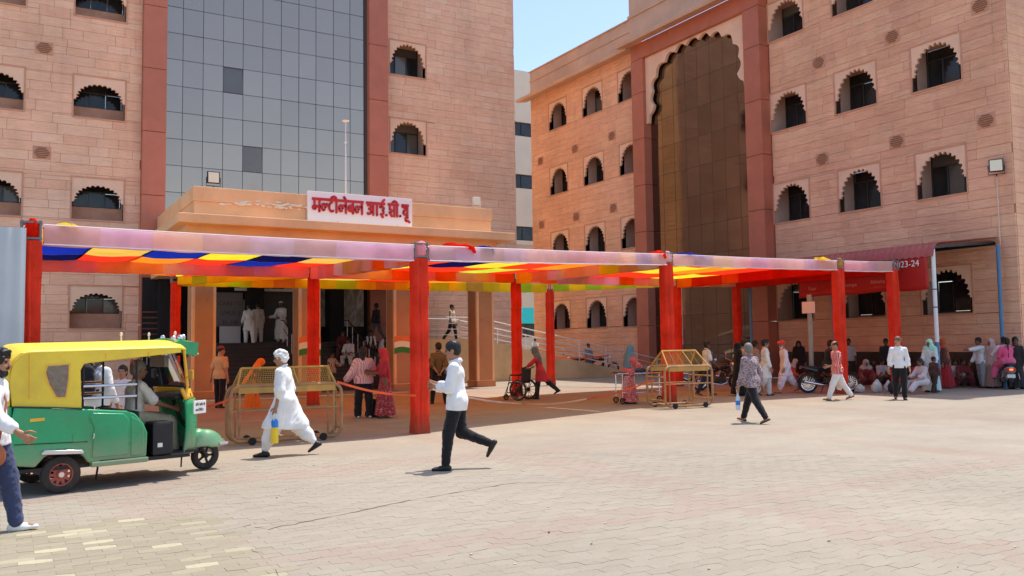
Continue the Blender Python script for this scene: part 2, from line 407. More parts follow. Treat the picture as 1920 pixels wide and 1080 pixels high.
def clad(root, regions, holes, ch, lens, mat, mapf, wmap, singles=300, gap=.010, thick=.05, jit=.012, rng=None):
    """stone courses on the plane d=0; mapf(u,d,z)->local, wmap(local)->world"""
    rng = rng or RNG; st = []
    for (u0, u1, z0, z1) in regions:
        z = z0
        while z < z1-.05:
            h = min(ch*rng.choice((.85, 1, 1, 1.15)), z1-z)
            if z1-(z+h) < .1: h = z1-z
            u = u0 - rng.uniform(0, lens[1])
            while u < u1:
                L = rng.uniform(*lens); r = (max(u, u0), min(u+L, u1), z, z+h); u += L
                if r[1]-r[0] < .05: continue
                ps = [r]
                for o in holes: ps = [q for p in ps for q in rsub(p, o)]
                st += [p for p in ps if p[1]-p[0] > .05 and p[3]-p[2] > .04]
            z += h
    sc = []
    for p in st:
        c = mapf((p[0]+p[1])/2, 0, (p[2]+p[3])/2); px, py, wd = PROJ(wmap(c))
        vis = wd > 0 and -60 < px < 1980 and -60 < py < 1100
        sc.append(((p[1]-p[0])*(p[3]-p[2])/(wd*wd) if vis else 0, p, vis))
    sc.sort(key=lambda q: -q[0]); rest = MB(); us = unit_stone(mat)
    for i, (s, (a, b, c, d), vis) in enumerate(sc):
        pr = rng.uniform(0, jit)
        A = Vector(mapf(a+gap/2, -thick, c+gap/2)); B = Vector(mapf(b-gap/2, pr, d-gap/2))
        lo = Vector([min(x, y) for x, y in zip(A, B)]); hi = Vector([max(x, y) for x, y in zip(A, B)])
        if i < singles and vis: link('stone', us, root, (lo+hi)/2, None, hi-lo)
        else: rest.box(lo.x, hi.x, lo.y, hi.y, lo.z, hi.z)
    if rest.f: tag(rest.build('stone_cladding', mat, root, fix=False), kind='stuff')
    bk = MB()
    for r in regions:
        ps = [r]
        for o in holes: ps = [q for p in ps for q in rsub(p, o)]
        for (a, b, c, d) in ps:
            A = mapf(a, -.04, c); B = mapf(b, -.3, d)
            bk.box(min(A[0], B[0]), max(A[0], B[0]), min(A[1], B[1]), max(A[1], B[1]), c, d)
    return bk.build('wall_core', M_JOINT, root)
# cusped-arch window, local: u 0..W, into the wall +y, z 0..H
WW, WH = 1.84, 1.64
def cusps(cx, rx, z0, rz, n, amp, a0=0.0, a1=pi):
    """scalloped arch from left to right"""
    pts = []; per = 5
    for i in range(n):
        for k in range(per):
            t = (i+k/per)/n; a = pi-(a0+(a1-a0)*t); s = abs(sin(pi*k/per))
            q = 1+amp*(s-.55)
            pts.append((cx+rx*q*cos(a), z0+rz*q*sin(a)))
    pts.append((cx+rx*(1-.55*amp), z0)); return pts
_win = {}
def window_meshes(kind):
    if kind in _win: return _win[kind]
    W = _win[kind] = {}
    sp, rz, rx, gz, D = (.79, .56, .80, .60, .9) if kind == 'A' else (.64, .88, .80, .08, .95)
    a = cusps(WW/2, rx, sp, rz, 13, .12)
    poly = [(0, sp-.10), (0, WH), (WW, WH), (WW, sp-.10), (WW-.07, sp-.10), (WW-.10, sp)] + a[::-1] + [(.10, sp), (.07, sp-.10)]
    m = MB().prism(poly, (0, 0.0, 0), (1, 0, 0), (0, 0, 1), (0, .10, 0)); W['window'] = m.mesh('window', M_PLA)
    m = MB(); o = .06                                        # proud moulding round the opening
    m.box(-o, 0, -.025, .06, -o, WH+o); m.box(WW, WW+o, -.025, .06, -o, WH+o); m.box(0, WW, -.025, .06, WH, WH+o); W['moulding'] = m.mesh('moulding', M_SILL)
    m = MB()
    m.box(-.03, 0, .06, D, 0, WH); m.box(WW, WW+.03, .06, D, 0, WH); m.box(0, WW, .1, D, WH, WH+.03)
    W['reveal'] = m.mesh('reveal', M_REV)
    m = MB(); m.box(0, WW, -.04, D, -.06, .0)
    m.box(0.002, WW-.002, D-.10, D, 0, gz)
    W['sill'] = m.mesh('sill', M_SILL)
    m = MB(); y0, y1 = D-.06, D; b = .045; x0, x1, z0, z1 = .0, WW, gz, WH; tz = 1.2
    m.box(x0, x0+b, y0, y1, z0, z1); m.box(x1-b, x1, y0, y1, z0, z1); m.box(x0+b, x1-b, y0, y1, z0, z0+b); m.box(x0+b, x1-b, y0, y1, tz, tz+b)
    for x in (WW*.34, WW*.67): m.box(x-b/2, x+b/2, y0-.008, y1, z0+b, tz)
    W['window_frame'] = m.mesh('window_frame', M_ALU)
    for i, (xa, xb, za, zb) in enumerate(((b, WW*.34-b/2, z0+b, tz), (WW*.34+b/2, WW*.67-b/2, z0+b, tz), (WW*.67+b/2, WW-b, z0+b, tz), (b, WW-b, tz+b, z1))):
        W['pane%d' % i] = MB().box(xa, xb, D-.03, D-.02, za, zb).mesh('pane', M_WGL)
    return W
def window(root, u, z, kind='B'):
    w = window_meshes(kind); o = link('window', w['window'], root, (u, 0, z))
    for k, me in w.items():
        if k == 'window': continue
        c = link(k.rstrip('0123'), me, o)
        if k.startswith('pane'):
            c.rotation_euler = (RNG.gauss(0, .006), 0, RNG.gauss(0, .006))
            if RNG.random() < .16: c.material_slots[0].link = 'OBJECT'; c.material_slots[0].material = M_WGL2
    return o
def vent(root, u, z):
    if 'v' not in _unit:
        m = MB()
        for i, (w_, zz) in enumerate(((.34, -.22), (.5, -.13), (.6, -.04), (.6, .05), (.5, .14), (.34, .23))):
            m.bar((-w_/2, -.03, zz), (w_/2, -.03, zz), .05, .035)
        _unit['v'] = m.mesh('vent_slats', M('slat_brown', srgb(140, 96, 74), .9, .1)); p = MB().cbox(-.36, .36, -.028, .02, -.3, .32, .012); _unit['vp'] = p.mesh('vent_plate', M_SILL)  # slats in a plain brown of their own
    o = link('vent', _unit['vp'], root, (u, 0, z), None, (.86, 1, .80)); link('slats', _unit['v'], o)
# ================================================================ hospital block with the glass front (left)
Y0 = 37.0
LB = thing('hospital_block', 'pink sandstone hospital block with a tall grey mirror-glass front behind the porch', 'building', (0, Y0, 0))
lw = lambda p: (p[0], p[1]+Y0, p[2])
wl = []
for zc in (2.46, 6.72, 10.78, 14.84): wl += [(-1.42, zc), (2.12, zc)]
wr = [(15.43, 10.72), (15.43, 14.5)]
holes = [(u, u+WW, z, z+WH) for u, z in wl+wr]
clad(LB, [(-6, 4.58, 0, 20.5)], holes, .37, (.6, 1.7), MS_A, lambda u, d, z: (u, -d, z), lw, 150)
clad(LB, [(15.17, 22.3, 0, 20.5)], holes, .335, (.7, 1.35), MS_A, lambda u, d, z: (u, -d, z), lw, 150)
for u, z in wl: window(LB, u, z, 'A')
for u, z in wr: window(LB, u, z)
clad(LB, [(0.05, 14, 0, 20.5)], [], .335, (.7, 1.4), MS_F, lambda u, d, z: (22.3+d, u, z), lw, 0)
vent(LB, 1.07, 13.3); vent(LB, 1.07, 9.2)
for u0, u1 in ((4.585, 5.47), (14.24, 15.165)):
    z = 0
    while z < 20.4:
        MB().cbox(u0, u1, -.42, .3, z+.01, z+2.6-.01, .012).build('pilaster_panel', M_RED, LB); z += 2.6
CU = [5.48, 6.15, 6.96, 7.78, 8.61, 9.45, 10.26, 11.05, 11.83, 12.65, 13.44, 14.10]
CZ = [5.82+1.115*i for i in range(14)]
cw = MB(); bkd = .14
for u in CU: cw.box(u-.011, u+.011, -.035, .08, CZ[0], CZ[-1])
for z in CZ:
    for a, b in zip(CU[:-1], CU[1:]): cw.box(a+.011, b-.011, -.033, .08, z-.011, z+.011)
cw.box(14.12, 14.238, -.1, .1, 5, 20.4); cw.box(5.48, 14.12, .12, .2, 0, 20.4)
cwall = cw.build('curtain_wall', M('grey_mullion', srgb(74, 70, 70), .5, .1), LB)
g1 = PY(437, 153, Y0); g2 = PY(475, 302, Y0)
for a, b in zip(CU[:-1], CU[1:]):
    for c, d in zip(CZ[:-1], CZ[1:]):
        odd = any(a < q[0] < b and c < q[2] < d for q in (g1, g2))
        p = MB().box(a+.012-(a+b)/2, b-.012-(a+b)/2, -.005, .005, c+.012-(c+d)/2, d-.012-(c+d)/2).build('pane', M_CURT2 if odd else M_CURT, cwall)
        p.location = ((a+b)/2, -.02, (c+d)/2); p.rotation_euler = (RNG.gauss(0, .0035)-(.05 if odd else 0), 0, RNG.gauss(0, .0035))
MB().box(-6, 22.28, .3, 14, 20.5, 20.8).build('roof_slab', M_CONC, LB)
MB().box(22.0, 22.25, .05, 14, 0, 20.5).build('side_core', M_JOINT, LB)
# ================================================================ right block with the giant arch
X0 = 27.95; KR = X0/29.0                                   # facade grid below is in units of a 4.05 m storey; the storeys are 3.9 m
zk = lambda z: 1.64+(z-1.64)*KR if z > 0 else z
class MBR(MB):
    def build(s, *a_, **k_):
        s.v = [(x*KR, y, zk(z)) for x, y, z in s.v]; return MB.build(s, *a_, **k_)
RB = thing('hospital_block', 'peach sandstone block with a giant cusped arch filled with brown mirror glass', 'building', (X0, 0, 0), -pi/2)
rw = lambda p: (X0+p[1], -p[0], p[2])
rwins = []
for yc in (43.0, 39.4, 36.0, 25.15, 21.75, 18.32):
    for z in (2.46, 6.73, 10.77, 14.84): rwins.append((-yc*KR-WW/2, zk(z)))
holes = [(u, u+WW, z, z+WH) for u, z in rwins]
rm = lambda u, d, z: (u, -d, z)
clad(RB, [(-26.1*KR, -15.75*KR, 0, zk(17.6))], holes, .345, (.8, 2.1), MS_B, rm, rw, 210)
clad(RB, [(-46.1*KR, -35.1*KR, 0, zk(17.4))], holes, .345, (.8, 2.1), MS_B, rm, rw, 90)
for u, z in rwins: window(RB, u, z)
clad(RB, [(0.05, 9, 0, 19)], [], .345, (.8, 1.8), MS_B, lambda u, d, z: (-15.75*KR+d, u, z), rw, 0)
for i in range(9): MBR().cbox(-26.05+i*1.142+.004, -26.05+(i+1)*1.142-.004, -.05, .02, 0, 1.12, .008).build('shade_slab', M_SHADE, RB)  # added dark slabs imitating shade and dark vehicles at the wall foot
for y in (23.45, 20.0, 16.57, 45.0, 41.2, 37.6):
    for z in (9.08, 13.15): vent(RB, -y*KR, zk(z))
MBR().box(-16.05, -15.8, .05, 9, 0, 19).build('side_core', M_JOINT, RB)
for u0, u1 in ((-35.1, -34.15), (-27.1, -26.15)):
    z = 0
    while z < 16.3:
        MBR().cbox(u0, u1, -.55, .3, z+.01, min(z+2.45, 16.5)-.01, .012).build('pilaster_panel', M_RED, RB); z += 2.45
for i in range(3): MBR().cbox(-35.1+i*2.983+.006, -35.1+(i+1)*2.983-.006, -.55, .3, 16.51, 17.35, .012).build('frame_header', M_RED, RB)
# arch spandrel: lobes climbing to a pointed top
au0, au1 = -34.15, -27.1; ac = -30.62
def lobes(side):
    key = [(3.36, 13.0), (3.30, 13.4), (2.92, 13.85), (3.02, 14.62), (2.72, 15.3), (2.02, 15.86), (1.25, 16.12), (.45, 16.22), (.0, 16.46)]
    pts = []
    for i, ((x0, z0), (x1, z1)) in enumerate(zip(key[:-1], key[1:])):
        nx, nz = (z1-z0), -(x1-x0); L = sqrt(nx*nx+nz*nz); nx /= L; nz /= L
        mx, mz = (x0+x1)/2, (z0+z1)/2-13.9
        if nx*mx+nz*mz < 0: nx, nz = -nx, -nz
        k_ = (.0, -.12, .26, .30, .32, .32, .34, .12)[i]
        for k in range(8):
            t = k/8; b = k_*L*sin(pi*t)
            pts.append((x0+(x1-x0)*t+b*nx, min(16.48, z0+(z1-z0)*t+b*nz)))
    pts.append(key[-1]); return [(ac+side*x, z) for x, z in pts]
Lp = lobes(-1); Rp = lobes(1)
poly = [(au0, 13.0)] + [(au0, 16.5), (au1, 16.5), (au1, 13.0)] + Rp + Lp[::-1][1:]
sp = MBR().prism(poly, (0, -.36, 0), (1, 0, 0), (0, 0, 1), (0, .16, 0)).build('arch_spandrel', M_PLA, RB)
cw = MBR(); n = 8; us = [au0+(au1-au0)*i/n for i in range(n+1)]; zs = [1.45*i for i in range(12)] + [16.5]
for u in us[1:-1]: cw.box(u-.010, u+.010, -.09, .1, 0, 16.5)
for z in zs[1:-1]:
    for a, b in zip(us[:-1], us[1:]): cw.box(a+.010, b-.010, -.088, .1, z-.010, z+.010)
cw.box(au0, au1, .1, .2, 0, 16.5); cwall = cw.build('glass_wall', M_BRMUL, RB)
for a, b in zip(us[:-1], us[1:]):
    for c, d in zip(zs[:-1], zs[1:]):
        wa, wc = (b-a)*KR/2, (zk(d)-zk(c))/2
        p = MB().box(-wa+.011, wa-.011, -.006, .006, -wc+.011, wc-.011).build('pane', M_BROWN, cwall)
        p.location = ((a+b)/2*KR, -.08, (zk(c)+zk(d))/2); p.rotation_euler = (RNG.gauss(0, .002), 0, RNG.gauss(0, .002))
# cornice and parapets
c = MBR(); c.prism([(.0, 17.35), (-.75, 17.2), (-.8, 17.3), (-.8, 17.38), (0, 17.75)], (-46.6, 0, 0), (0, 1, 0), (0, 0, 1), (11.4, 0, 0)); c.build('cornice', M_CONC, RB)
c = MBR(); c.box(-46.1, -35.2, -.02, .3, 17.76, 18.5); c.box(-46.1, -35.2, -.07, .3, 18.5, 18.62); c.box(-46.1, -35.2, -.02, .3, 18.62, 19.15); c.box(-46.15, -35.2, -.1, .34, 19.15, 19.22); c.build('parapet', M_CONC, RB)
c = MBR(); c.prism([(-.56, 17.36), (-1.25, 17.22), (-1.3, 17.32), (-1.3, 17.42), (-.5, 17.85)], (-35.5, 0, 0), (0, 1, 0), (0, 0, 1), (9.8, 0, 0)); c.build('cornice', M_CONC, RB)
c = MBR(); c.box(-35.2, -26.0, -.52, .3, 17.86, 18.9); c.box(-35.25, -25.95, -.6, .3, 18.9, 19.05); c.box(-35.2, -26, -.52, .3, 19.05, 20.6); c.build('parapet', M_CONC, RB)
c = MBR(); c.prism([(.0, 17.62), (-.75, 17.45), (-.8, 17.55), (-.8, 17.65), (0, 18.0)], (-26.0, 0, 0), (0, 1, 0), (0, 0, 1), (10.6, 0, 0)); c.box(-26, -15.75, -.02, .3, 18.02, 19.4); c.build('parapet', M_CONC, RB)
MBR().box(-46.05, -15.8, .35, 9, 17.0, 17.3).build('roof_slab', M_CONC, RB)
# ================================================================ pale block between them
BB = thing('rear_block', 'plain cream painted block with dark square windows seen between the sandstone blocks', 'building', (0, 56.0, 0))
q = [PY(x, y, 56.0) for x, y in ((972, 228), (999, 258), (972, 326), (999, 355), (976, 424), (1000, 452), (985, 605), (1006, 632))]
ztop = PY(980, 133, 56.0)[2]; m = MB(); hl = []
for i in range(0, 8, 2): hl.append((q[i][0]-.9, q[i+1][0]+.2, q[i+1][2], q[i][2]))
ps = [(20, 60, 0, ztop)]
for o in hl: ps = [r for p in ps for r in rsub(p, o)]
for a, b, c0, d0 in ps: m.box(a, b, 0, .4, c0, d0)
m.box(20, 60, .4, 10, ztop-.3, ztop); m.build('wall', M_CREAM, BB)
for a, b, c0, d0 in hl:
    f = MB(); f.box(a, b, .2, .26, c0, d0); fo = f.build('window', M_BLACK, BB); MB().box(a+.08, (a+b)/2-.04, .17, .18, c0+.08, d0-.08).build('pane', M_WGL, fo); MB().box((a+b)/2+.04, b-.08, .17, .18, c0+.08, d0-.08).build('pane', M_WGL, fo)
tq = PY(985, 605, 56.0); MB().prism([(0, 0), (-.9, -.1), (-.9, -.02), (0, 1.15)], (tq[0]-1.2, 0, tq[2]), (0, 1, 0), (0, 0, 1), (3.2, 0, 0)).build('awning', M('turquoise_sheet', srgb(40, 214, 204), .5, .05), BB)
MB().box(20, 60, -.04, -.002, 9.0, 9.25).build('floor_band', M_CONC, BB)
# ================================================================ entrance porch
PYF = 28.9
PR = thing('entrance_porch', 'ochre plastered entrance porch with square columns and a stepped parapet', 'porch')
PC = [5.16, 8.66, 12.16, 15.58]
for i, x in enumerate(PC):
    c = MB(); c.cbox(x, x+.76, PYF, PYF+.76, 0, 5.05, .02); co = c.build('column', M_ORANGE, PR)
    t = MB(); t.box(x+.1, x+.66, PYF-.012, PYF-.001, .25, 3.9); t.box(x-.012, x-.001, PYF+.1, PYF+.66, .25, 3.9); t.build('tile_facing', M_TAN, co)
    MB().cbox(x-.03, x+.79, PYF-.03, PYF+.79, 0, .22, .01).build('base', M_TAN, co)
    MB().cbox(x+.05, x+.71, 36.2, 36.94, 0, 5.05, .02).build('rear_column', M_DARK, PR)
M_SAF = M('saffron_paint', srgb(226, 120, 60), .6, .08); M_FWH = M('flag_white_paint', srgb(232, 222, 196), .6, .05); M_GRN = M('flag_green_paint', srgb(52, 128, 56), .6, .08)
for x in PC[1:3]:
    for k, mm in enumerate((M_GRN, M_FWH, M_SAF)):
        m = MB()
        def wv(u, k0=k): return 1.28+.21*k0+.06*sin(u*5+.6)+.13*u
        n = 10; vs = []; fs = []
        for i in range(n+1):
            u = .76*i/n
            for zz in (wv(u), wv(u)+.21): vs.append((x+u, PYF-.016, zz))
        fs = [(2*i, 2*i+2, 2*i+3, 2*i+1) for i in range(n)]
        b = len(vs); vs += [(a, b_+.004, c) for a, b_, c in vs]; m.add(vs, fs+[tuple(q+b for q in f[::-1]) for f in fs]); m.build('flag_band', mm, PR, fix=False)
b = MB(); b.box(4.95, 16.5, PYF-.02, 36.95, 4.4, 5.62); b.build('beam', M_ORANGE, PR)
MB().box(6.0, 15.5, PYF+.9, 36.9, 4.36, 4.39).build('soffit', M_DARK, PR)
b = MB(); b.cbox(4.62, 17.0, PYF-.6, 36.9, 5.62, 5.93, .03); b.build('cornice', M_ORANGE, PR)
b = MB(); b.cbox(5.2, 16.25, PYF-.02, PYF+.3, 5.93, 6.42, .015); b.cbox(5.16, 16.29, PYF-.06, PYF+.34, 6.42, 6.9, .02)
b.cbox(5.2, 5.5, PYF+.32, 36.5, 5.93, 6.42, .015); b.cbox(5.16, 5.54, PYF+.36, 36.5, 6.42, 6.9, .02); b.cbox(15.95, 16.25, PYF+.32, 36.5, 5.93, 6.9, .02); b.build('parapet', M_ORANGE, PR)
m = MB(); rr = random.Random(3)                        # flaking patches of old whitewash
for i in range(38):
    u = 6.0+rr.random()*3.0; zz = 6.40+rr.uniform(-.05, .16); n = 7; w_ = rr.uniform(.05, .2); h_ = rr.uniform(.02, .06)
    m.prism([(u+w_*cos(2*pi*k/n)*rr.uniform(.6, 1), zz+h_*sin(2*pi*k/n)*rr.uniform(.6, 1)) for k in range(n)], (0, PYF-.0625-.0006*i, 0), (1, 0, 0), (0, 0, 1), (0, .0004, 0))
m.build('flaked_whitewash', M_FWH, PR)
# floor, steps, rear wall
M_STEP = M('dark_step_stone', srgb(52, 45, 43), .5, .2, 2, coords='pos'); PLZ = 1.8; NS = 12
for i in range(NS):
    y = PYF+1.5+.31*i; z1 = PLZ*(i+1)/NS
    MB().box(6.0, 15.4, y, 34.4 if i == NS-1 else y+.33, z1-.15+.002, z1).build('step', M_STEP, PR)
    MB().box(6.0, 15.4, y-.02, y+.05, z1+.001, z1+.012).build('nosing', M('nosing_stone', srgb(84, 74, 68), .5, .1, 3) if i == 0 else bpy.data.materials['nosing_stone'], PR)
m = MB(); m.box(6, 15.4, 34.4, 36.95, 1.6, 1.8); m.box(15.42, 17.6, 33.0, 36.9, 0, 1.8); m.box(5.95, 15.4, PYF+1.9, 36.9, 0, .14); m.build('landing', M_STEP, PR)
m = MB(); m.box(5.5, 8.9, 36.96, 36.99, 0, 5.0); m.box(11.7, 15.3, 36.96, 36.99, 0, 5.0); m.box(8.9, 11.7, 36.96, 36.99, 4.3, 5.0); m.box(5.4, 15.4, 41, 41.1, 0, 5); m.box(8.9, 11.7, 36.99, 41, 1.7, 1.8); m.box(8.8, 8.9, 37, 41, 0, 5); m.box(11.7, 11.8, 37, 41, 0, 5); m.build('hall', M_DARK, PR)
def board(name, label, cat, px0, py0, px1, py1, Y, mat, th=.05, txt=None):
    a = PY(px0, py0, Y); c = PY(px1, py1, Y); o = thing(name, label, cat, ((a[0]+c[0])/2, Y, min(a[2], c[2])))
    W_ = abs(c[0]-a[0]); H_ = abs(a[2]-c[2])
    MB().cbox(-W_/2, W_/2, 0, th, 0, H_, .008).build('panel', mat, o); return o, W_, H_
def text(s, size, mat, parent, loc, align='CENTER', ext=.004, font=None, rot=(pi/2, 0, 0), sx=1.0, name='lettering', bold=0.0):
    cu = bpy.data.curves.new(name, 'FONT'); cu.body = s; cu.size = size; cu.align_x = align; cu.extrude = ext; cu.offset = bold
    cu.materials.append(mat); tmp = bpy.data.objects.new(name, cu); COL.objects.link(tmp)
    dg = bpy.context.evaluated_depsgraph_get(); me = bpy.data.meshes.new_from_object(tmp.evaluated_get(dg)); bpy.data.objects.remove(tmp)
    o = link(name, me, parent, loc, rot, (sx, 1, 1)); return o
M_LETR = M('red_letter', srgb(198, 34, 40), .4, .06, 3); M_LETB = M('black_letter', srgb(44, 38, 36), .6, .05); M_LETG = M('brown_letter', srgb(112, 78, 64), .6, .05); M_LETW = M('pale_letter', srgb(222, 150, 134), .6, .05)
M_BOARD = M('grey_board', srgb(132, 122, 122), .6, .06, 2); M_BOARDW = M('white_board', srgb(214, 206, 200), .6, .05, 2)
o, W_, H_ = board('wall_board', 'pale wall board with three lines of brown lettering inside the porch', 'board', 405, 548, 455, 612, 36.9, M_BOARD)
for k, s_ in enumerate(('CARE TO', 'UMUE JI', 'EL 100')): text(s_, .24, M_LETG, o, (.05, -.006, H_*.62-k*.40))
o, W_, H_ = board('notice_board', 'blank pale notice board standing low beside the porch stairs', 'board', 412, 612, 451, 653, 35.9, M_BOARDW)
for s in (-1, 1): MB().box(s*W_*.4-.02, s*W_*.4+.02, .0, .05, -0.5, 0).build('leg', M_BLACK, o)
o, W_, H_ = board('door_sign', 'long white sign with black lettering over the porch doorway', 'sign', 440, 539, 552, 547, 36.5, M_WHITE); rr = random.Random(4)
for k in range(13): u = -.62+k*.105+(.06 if k > 7 else 0); MB().box(u, u+rr.uniform(.05, .09), -.006, -.001, .10, .10+rr.uniform(.06, .12)).build('worn_letter', M_LETB, o)
o, W_, H_ = board('wall_panel', 'plain pale panel on the dark wall behind the two climbing men', 'panel', 456, 562, 494, 592, 36.85, M_BOARD)
def poster_mat(name, cols, sc):
    t = NT(name); p = t.scalev(t.obj(), (1, 1, .45)); v = t.n('TexVoronoi', i_Vector=p, i_Scale=sc); v.feature = 'SMOOTH_F1'
    c = t.ramp(t.math('FRACT', t.math('MULTIPLY', t.n('RGBToBW', i_0=v.outputs['Color']).outputs[0], 3.1)), [(i/(len(cols)-1), a) for i, a in enumerate(cols)])
    c = t.mix(.35, c, t.ramp(t.noise(t.obj(), 3, 5), [(.3, (.2, .17, .15)), (.7, (.7, .66, .6))]))
    return t.fin(c, .5)
board('poster', 'large pale printed photograph poster on the wall above the sitting people', 'poster', 603, 533, 682, 612, 36.85, poster_mat('photo_print', [srgb(196, 188, 176), srgb(120, 104, 92), srgb(210, 202, 190), srgb(96, 84, 76)], 2.6))
board('poster', 'narrow reddish poster beside the dark pillar inside the porch', 'poster', 697, 548, 722, 625, 36.85, poster_mat('red_print', [srgb(132, 70, 54), srgb(80, 54, 66), srgb(168, 104, 70)], 2.0))
for xx in (6.6, 9.6, 12.3):                                # stair handrails
    h = thing('handrail', {6.6: 'steel stair handrail at the left side of the porch steps', 9.6: 'steel stair handrail in the middle of the porch steps', 12.3: 'steel stair handrail in front of the right part of the porch steps'}[xx], 'handrail', (xx, PYF+1.5, 0), group='porch stair handrails')
    MB().tube([(0, 0, .9), (0, .31*NS, .9+PLZ), (0, .31*NS+1, .9+PLZ)], .025).build('rail', M_ALU, h); MB().tube([(0, 0, .55), (0, .31*NS, .55+PLZ)], .015).build('rail', M_ALU, h)
    for i in range(0, NS+1, 2): MB().tube([(0, .31*i+.1, PLZ*(i+1)/NS-.16), (0, .31*i+.1, .9+PLZ*i/NS+.05)], .016, 6).build('baluster', M_WHITE, h)
# dark side niche with timber slats
nd = thing('slatted_door', 'dark doorway with red-brown slats beside the porch', 'door', (4.62, 36.5, 0))
a = PY(267, 520, 36.5); b_ = PY(299, 640, 36.5); MB().box(a[0]-4.62, b_[0]-4.62, 0, .06, 0, a[2]).build('frame', M_DARK, nd)
M_SLAT = M('red_brown_timber', srgb(112, 62, 48), .6, .2, 4)
for k in range(9): MB().box(a[0]-4.6, b_[0]-4.64, -.03, .0, 1.3+k*.22, 1.36+k*.22).build('slat', M_SLAT, nd)
for k in range(5): MB().box(a[0]-4.6+k*.17, a[0]-4.58+k*.17, -.04, -.031, 1.0, 1.9).build('bar', M_WHITE, nd)
# ================================================================ main sign
a = PY(575.5, 358, PYF-.10); c = PY(771, 429, PYF-.10); SG = thing('name_board', 'white name board with raised red Hindi lettering on the porch parapet', 'sign', ((a[0]+c[0])/2, PYF-.10, c[2]))
SW = c[0]-a[0]; SH = a[2]-c[2]; MB().cbox(-SW/2, SW/2, -.10, .03, 0, SH, .012).build('panel', M('sign_white', srgb(247, 245, 243), .4, .04, 1), SG)
for u in (-.9, 1.35): MB().bar((u, -.13, -.02), (u, -.13, .07), .03, .05).build('bracket', M_BLACK, SG)
# strokes of the lettering: unit box, headline at y=1, baseline y=0
def arcp(cx, cy, rx, ry, a0, a1, n=8): return [(cx+rx*cos(radians(a0+(a1-a0)*i/n)), cy+ry*sin(radians(a0+(a1-a0)*i/n))) for i in range(n+1)]
GL = {
 'ma': (.86, [[(.70, 1), (.70, 0)], [(.22, 1), (.22, .42)], [(.70, .40), (.34, .40)], arcp(.2, .30, .14, .13, 0, 360, 10)]),
 'la_half': (.66, [arcp(.25, .37, .17, .25, 0, 305, 12), arcp(.57, .37, .15, .26, 180, 20, 7)]),
 'ta': (.72, [[(.40, 1), (.40, .80)], arcp(.40, .42, .26, .36, 95, 300, 12)]),
 'ii': (.34, [[(.14, 1), (.14, 0)], arcp(-.12, 1.02, .27, .26, 0, 180, 10)]),
 'la': (.92, [[(.76, 1), (.76, 0)], arcp(.25, .37, .17, .25, 0, 305, 12), arcp(.57, .37, .16, .26, 180, 50, 7), [(.64, .57), (.76, .50)]]),
 'e': (0, [[(-.12, 1.0), (-.30, 1.26), (-.36, 1.30)]]),
 'ba': (.72, [[(.56, 1), (.56, 0)], arcp(.32, .42, .22, .24, 0, 360, 12), [(.16, .56), (.5, .28)]]),
 'aa_body': (.98, [arcp(.30, .66, .20, .17, 130, -80, 8), arcp(.28, .28, .22, .22, 90, -130, 9), [(.42, .48), (.74, .48)], [(.74, 1), (.74, 0)]]),
 'aa': (.30, [[(.14, 1), (.14, 0)]]),
 'i_long': (.70, [[(.36, 1), (.36, .84), (.16, .74)], arcp(.36, .60, .2, .14, 140, -40, 7), arcp(.34, .28, .2, .2, 60, -120, 8), [(.26, .06), (.46, -.14)], [(.36, 1.0), (.44, 1.2), (.62, 1.34)]]),
 'sa': (.84, [[(.68, 1), (.68, 0)], [(.20, 1), (.20, .60)], arcp(.2, .44, .15, .16, 90, -90, 6), [(.16, .3), (.42, .0)], [(.34, .46), (.68, .46)]]),
 'ya': (.78, [[(.62, 1), (.62, 0)], arcp(.22, .70, .14, .22, 140, -60, 8), arcp(.38, .40, .2, .2, 150, 340, 8)]),
 'uu': (0, [arcp(-.22, -.18, .16, .16, 60, 300, 9), [(-.14, -.32), (.06, -.42)]]),
 'dot': (.30, [[(.10, .05), (.16, .05)]]), 'sp': (.28, [])}
def stroke_mesh(words, bw, depth):
    m = MB(); x = 0; spans = []; w0 = None
    for wd in words:
        start = x; has = wd not in (['dot'],)
        for g_ in wd:
            wdt, st = GL[g_]
            for s_ in st:
                for (x0, y0), (x1, y1) in zip(s_[:-1], s_[1:]): m.bar((x+x0, -depth/2, y0), (x+x1, -depth/2, y1), bw, depth*(1+.02*(len(m.f) % 7)), up=(0, 1, 0))
                for (xx, yy) in s_: m.lathe([(bw/2, -depth*.5), (bw/2, depth*.5)], (x+xx, -depth/2, yy), (0, 1, 0), 8)
            x += wdt
        if has and wd[0] not in ('dot', 'sp'): m.bar((start-.02, -depth/2, 1.0), (x+.0, -depth/2, 1.0), bw*1.05, depth*1.06, up=(0, 1, 0))
    return m, x
words = [['ma', 'la_half', 'ta', 'ii', 'la', 'e', 'ba', 'la'], ['sp'], ['aa_body', 'aa', 'i_long'], ['dot'], ['sa', 'ii'], ['dot'], ['ya', 'uu']]
m, tw = stroke_mesh(words, .205, .12)
lo = m.build('lettering', M_LETR, SG, fix=False); k = SW*.925/tw; lo.scale = (k, .35, .43); lo.location = (-SW*.462, -.105, .40)
